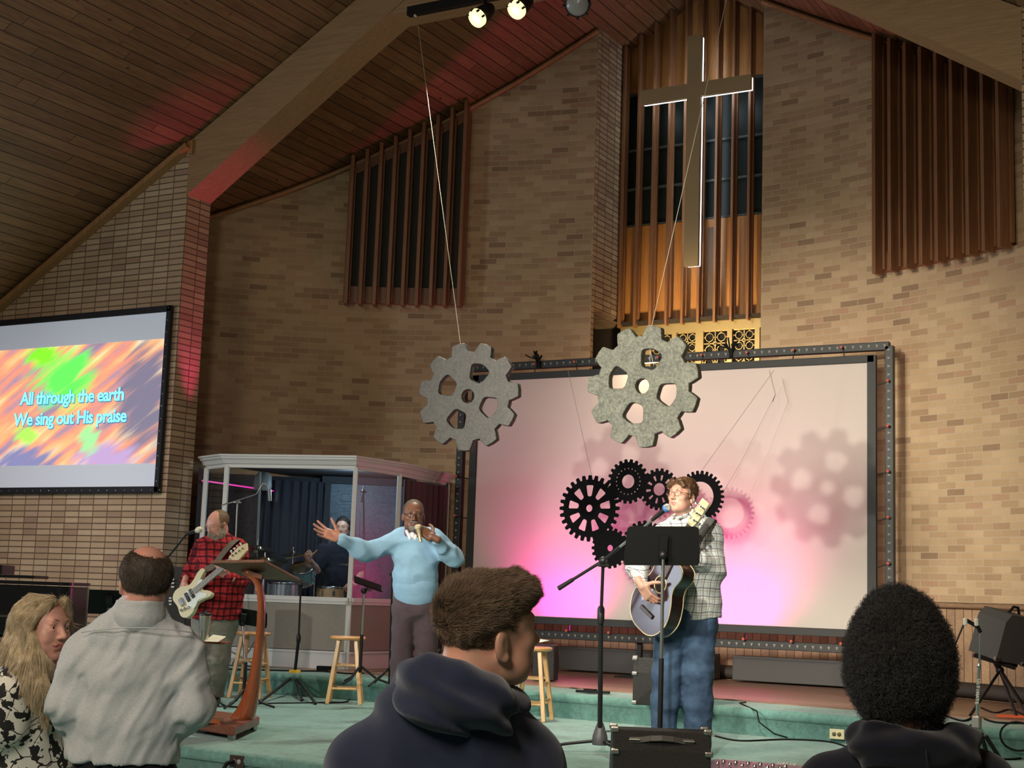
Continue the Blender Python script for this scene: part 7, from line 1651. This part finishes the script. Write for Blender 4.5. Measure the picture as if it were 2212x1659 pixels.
# ---------------------------------------------------------------- hooded sweatshirts
navy = cloth('sweatshirt_navy', (.016, .021, .045), .12, 20, .95, 600, .3); navyd = cloth('sweatshirt_black_navy', (.008, .009, .016), .12, 20, .95, 600, .2)
def hoodfold(c, tilt):
    def d(P):
        r = (P-c)@RT; u = (P-c)@UPV; a = u*math.cos(tilt)+r*math.sin(tilt)+.03*vnoise(P, 9)*2+1.6*r*r*.5
        return -.008*np.sin(a*95)*np.clip(.6+vnoise(P+4, 7)*2, 0, 1)-.006*vnoise(P, 16)
    return d
def hoodie_man():
    J = Jf(3.05); bx = J(960, 1700); root = person((bx[0], bx[1], 0), 'young man with short tousled brown hair in a navy hooded sweatshirt, looking right')
    look = dirv(.88, .46, .14); R = headframe(look, -.14); hc = J(1054, 1366); s = 1.0; H_, T = head_field(hc, R, s, J(1000, 1500, -.01), .060, 1.06)
    H_.cap(T(0, -.05, -.06), J(992, 1510, .0), .050, .060, .03)
    shL, shR = J(788, 1666, .0), J(1134, 1672, .02); elL, wrL = J(745, 1950, .0), J(800, 2050, .2); elR, wrR = J(1190, 1950, .02), J(1130, 2050, .2)
    B = Field().loft([J(985, 1530), J(965, 1700), J(965, 2200)], [.13, .15, .15], [.08, .10, .11], RT); arm(B, shL, elL, wrL); arm(B, shR, elR, wrR)
    hL = Field(); hand(hL, wrL, dirv(.5, .6, -.5), dirv(.3, -.3, .8), 'L'); hR = Field(); hand(hR, wrR, dirv(-.5, .6, -.5), dirv(-.3, -.3, .8), 'R')
    hips = [A_((J(900, 1800)[0], J(900, 1800)[1], .9)), A_((J(1030, 1800)[0], J(1030, 1800)[1], .9))]
    for h_ in hips: hip_leg(B, h_, A_((h_[0], h_[1], .48)), A_((h_[0], h_[1], .09)))
    meshobj('body', [H_.mesh(.0028), B.mesh(.014), hL.mesh(.005), hR.mesh(.005)], [sk_tan, m_lip, m_brow], root, head_mats(T, R, hc, s)); eyes(T, R, root, s)
    S = Field().loft([J(995, 1500, .0), J(975, 1560, -.01), J(962, 1640, 0), J(960, 1750, 0), J(962, 2150, 0)], [.105, .160, .200, .212, .205], [.09, .11, .13, .145, .145], RT, .035)
    arm(S, shL, elL, wrL, (.086, .076, .065, .045), .05); arm(S, shR, elR, wrR, (.084, .076, .065, .045), .05)
    meshobj('sweatshirt', [S.mesh(.009, fold(.020, 6.5, (1, 1, .9), 61))], navy, root)
    Hd = Field()
    ring = [(900, 1462, -.05), (885, 1478, .0), (925, 1500, .10), (1010, 1530, .13), (1085, 1540, .08), (1098, 1525, -.01), (1062, 1500, -.08), (985, 1470, -.115), (925, 1452, -.10), (900, 1462, -.05)]
    for a, c in zip(ring, ring[1:]): Hd.cap(J(*a), J(*c), .034, .034, .03)
    Hd.ell(J(985, 1520, -.115), (.105, .062, .055), np.stack([RT, FW, UPV], 1), .04); Hd.ell(J(930, 1500, -.10), (.055, .05, .055), None, .04); Hd.cap(J(900, 1490, -.09), J(1075, 1560, -.09), .035, .030, .04)
    meshobj('hood', [Hd.mesh(.006, hoodfold(J(985, 1520, -.1), .5))], navy, root)
    P_ = Field()
    for h_ in hips: hip_leg(P_, h_+[0, 0, .05], A_((h_[0], h_[1], .48)), A_((h_[0], h_[1], .10)), (.12, .09, .08, .07), .05)
    meshobj('trousers', [P_.mesh(.014)], bpy.data.materials['denim_blue'], root)
    for h_ in hips: f = A_((h_[0], h_[1], 0)); shoe('shoe', f-FW*.05, f+FW*.18, m_black, root)
    Hc = Field(); Hc.ell(T(0, -.018, .038), (.080, .098, .083), R, .01); Hc.ell(T(0, .052, .078), (.056, .052, .038), R, .03); Hc.ell(T(0, .125, -.01), (.085, .058, .085), R, .012, '-'); Hc.cut(T(0, -.04, -.045), R@A_((0, .28, -1)), .02)
    for q in (-1, 1): Hc.ell(T(q*.092, .006, -.016), (.030, .036, .044), R, .01, '-')
    hm = hair_mat('hair_brown_tousled', (.07, .042, .025), (.24, .16, .10), .65); V, Fc = Hc.mesh(.004, fold(.007, 24, (1, 1, 1), 6)); o = meshobj('hair', [(V, Fc)], hm, root)
    rp, rn = sample(V, Fc, 42000, 8); q = (rp-hc)@R; up_ = np.clip((q[:, 2]-.0)/.09, .0, 1); sw = np.stack([vnoise(rp, 22), vnoise(rp+9, 22), vnoise(rp+17, 22)], -1)*1.6
    strands('hair_strand', rp, tang(rn, R@A_((.1, .75, .15))+sw*.45)+rn*(.16+.22*up_[:, None]), .008+.026*up_, o, hm, 5, .00036, .2, 0, .3, seed=12)
    g = MB()
hoodie_man()
def afro_person():
    J = Jf(3.8); bx = J(1950, 1700); root = person((bx[0], bx[1], 0), 'person with a tall black afro in a dark navy hooded sweatshirt, seen from behind')
    R = headframe(dirv(-.12, 1, .0), 0); hc = J(1946, 1462); H_, T = head_field(hc, R, 1.0, J(1956, 1600, .0), .058)
    shL, shR = J(1795, 1705), J(2122, 1700); elL, wrL = J(1755, 1950), J(1800, 2050, .2); elR, wrR = J(2165, 1950), J(2110, 2050, .2)
    B = Field().loft([J(1955, 1620), J(1955, 1750), J(1955, 2050)], [.13, .15, .15], [.08, .10, .11], RT); arm(B, shL, elL, wrL); arm(B, shR, elR, wrR)
    hL = Field(); hand(hL, wrL, dirv(.5, .6, -.5), dirv(.3, -.3, .8), 'L'); hR = Field(); hand(hR, wrR, dirv(-.5, .6, -.5), dirv(-.3, -.3, .8), 'R')
    hips = [A_((J(1900, 1800)[0], J(1900, 1800)[1], .9)), A_((J(2010, 1800)[0], J(2010, 1800)[1], .9))]
    for h_ in hips: hip_leg(B, h_, A_((h_[0], h_[1], .48)), A_((h_[0], h_[1], .09)))
    meshobj('body', [H_.mesh(.004), B.mesh(.014), hL.mesh(.005), hR.mesh(.005)], [sk_dark, m_lipd, m_browd], root, head_mats(T, R, hc)); eyes(T, R, root)
    S = Field().loft([J(1960, 1610), J(1960, 1650, -.01), J(1958, 1700, 0), J(1958, 1800, 0), J(1958, 2050, 0)], [.11, .17, .215, .225, .215], [.09, .11, .13, .145, .145], RT, .035); arm(S, shL, elL, wrL, (.088, .078, .065, .045), .05); arm(S, shR, elR, wrR, (.088, .078, .065, .045), .05)
    meshobj('sweatshirt', [S.mesh(.010, fold(.012, 6, (1, 1, .9), 71))], navyd, root)
    Hd = Field(); ring = [(1860, 1592, -.02), (1875, 1585, .08), (1960, 1590, .13), (2060, 1600, .08), (2080, 1600, -.02), (2040, 1612, -.09), (1960, 1610, -.12), (1890, 1600, -.10), (1860, 1592, -.02)]
    for a, c in zip(ring, ring[1:]): Hd.cap(J(*a), J(*c), .034, .036, .03)
    Hd.ell(J(1965, 1625, -.125), (.135, .055, .05), np.stack([RT, FW, UPV], 1), .04); Hd.ell(J(2068, 1612, -.05), (.05, .05, .045), None, .04); Hd.cap(J(1868, 1622, -.09), J(2085, 1640, -.09), .030, .032, .04)
    meshobj('hood', [Hd.mesh(.006, hoodfold(J(1965, 1620, -.1), .1))], navyd, root)
    b = MB(); b.tube([J(2000, 1618, -.185), J(2003, 1650, -.20), J(2004, 1700, -.17)], .0015, 5); b.build('hood_seam', navyd, root)
    P_ = Field()
    for h_ in hips: hip_leg(P_, h_+[0, 0, .05], A_((h_[0], h_[1], .48)), A_((h_[0], h_[1], .10)), (.12, .09, .08, .07), .05)
    meshobj('trousers', [P_.mesh(.014)], bpy.data.materials['trousers_charcoal'], root)
    for h_ in hips: f = A_((h_[0], h_[1], 0)); shoe('shoe', f-FW*.05, f+FW*.18, m_black, root)
    Hc = Field(); Hc.ell(J(1944, 1412, .0), (.122, .135, .128), None, .03); Hc.ell(J(1938, 1338, .0), (.064, .085, .070), None, .06); Hc.ell(J(1944, 1470, .01), (.124, .120, .095), None, .04); Hc.ell(J(1950, 1535, .02), (.085, .075, .05), None, .05)
    Hc.ell(T(0, .14, -.05), (.09, .08, .12), R, .02, '-')
    hm = hair_mat('hair_afro', (.012, .012, .012), (.055, .052, .05), .45); V, Fc = Hc.mesh(.006, fold(.010, 30, (1, 1, 1), 6)); o = meshobj('hair', [(V, Fc)], hm, root)
    rp, rn = sample(V, Fc, 42000, 8); strands('hair_coil', rp-rn*.006, rn, .036, o, hm, 8, .0005, 0, .0038, 2.0, seed=14, curlf=380, tip=.5, lenvar=.6)
afro_person()
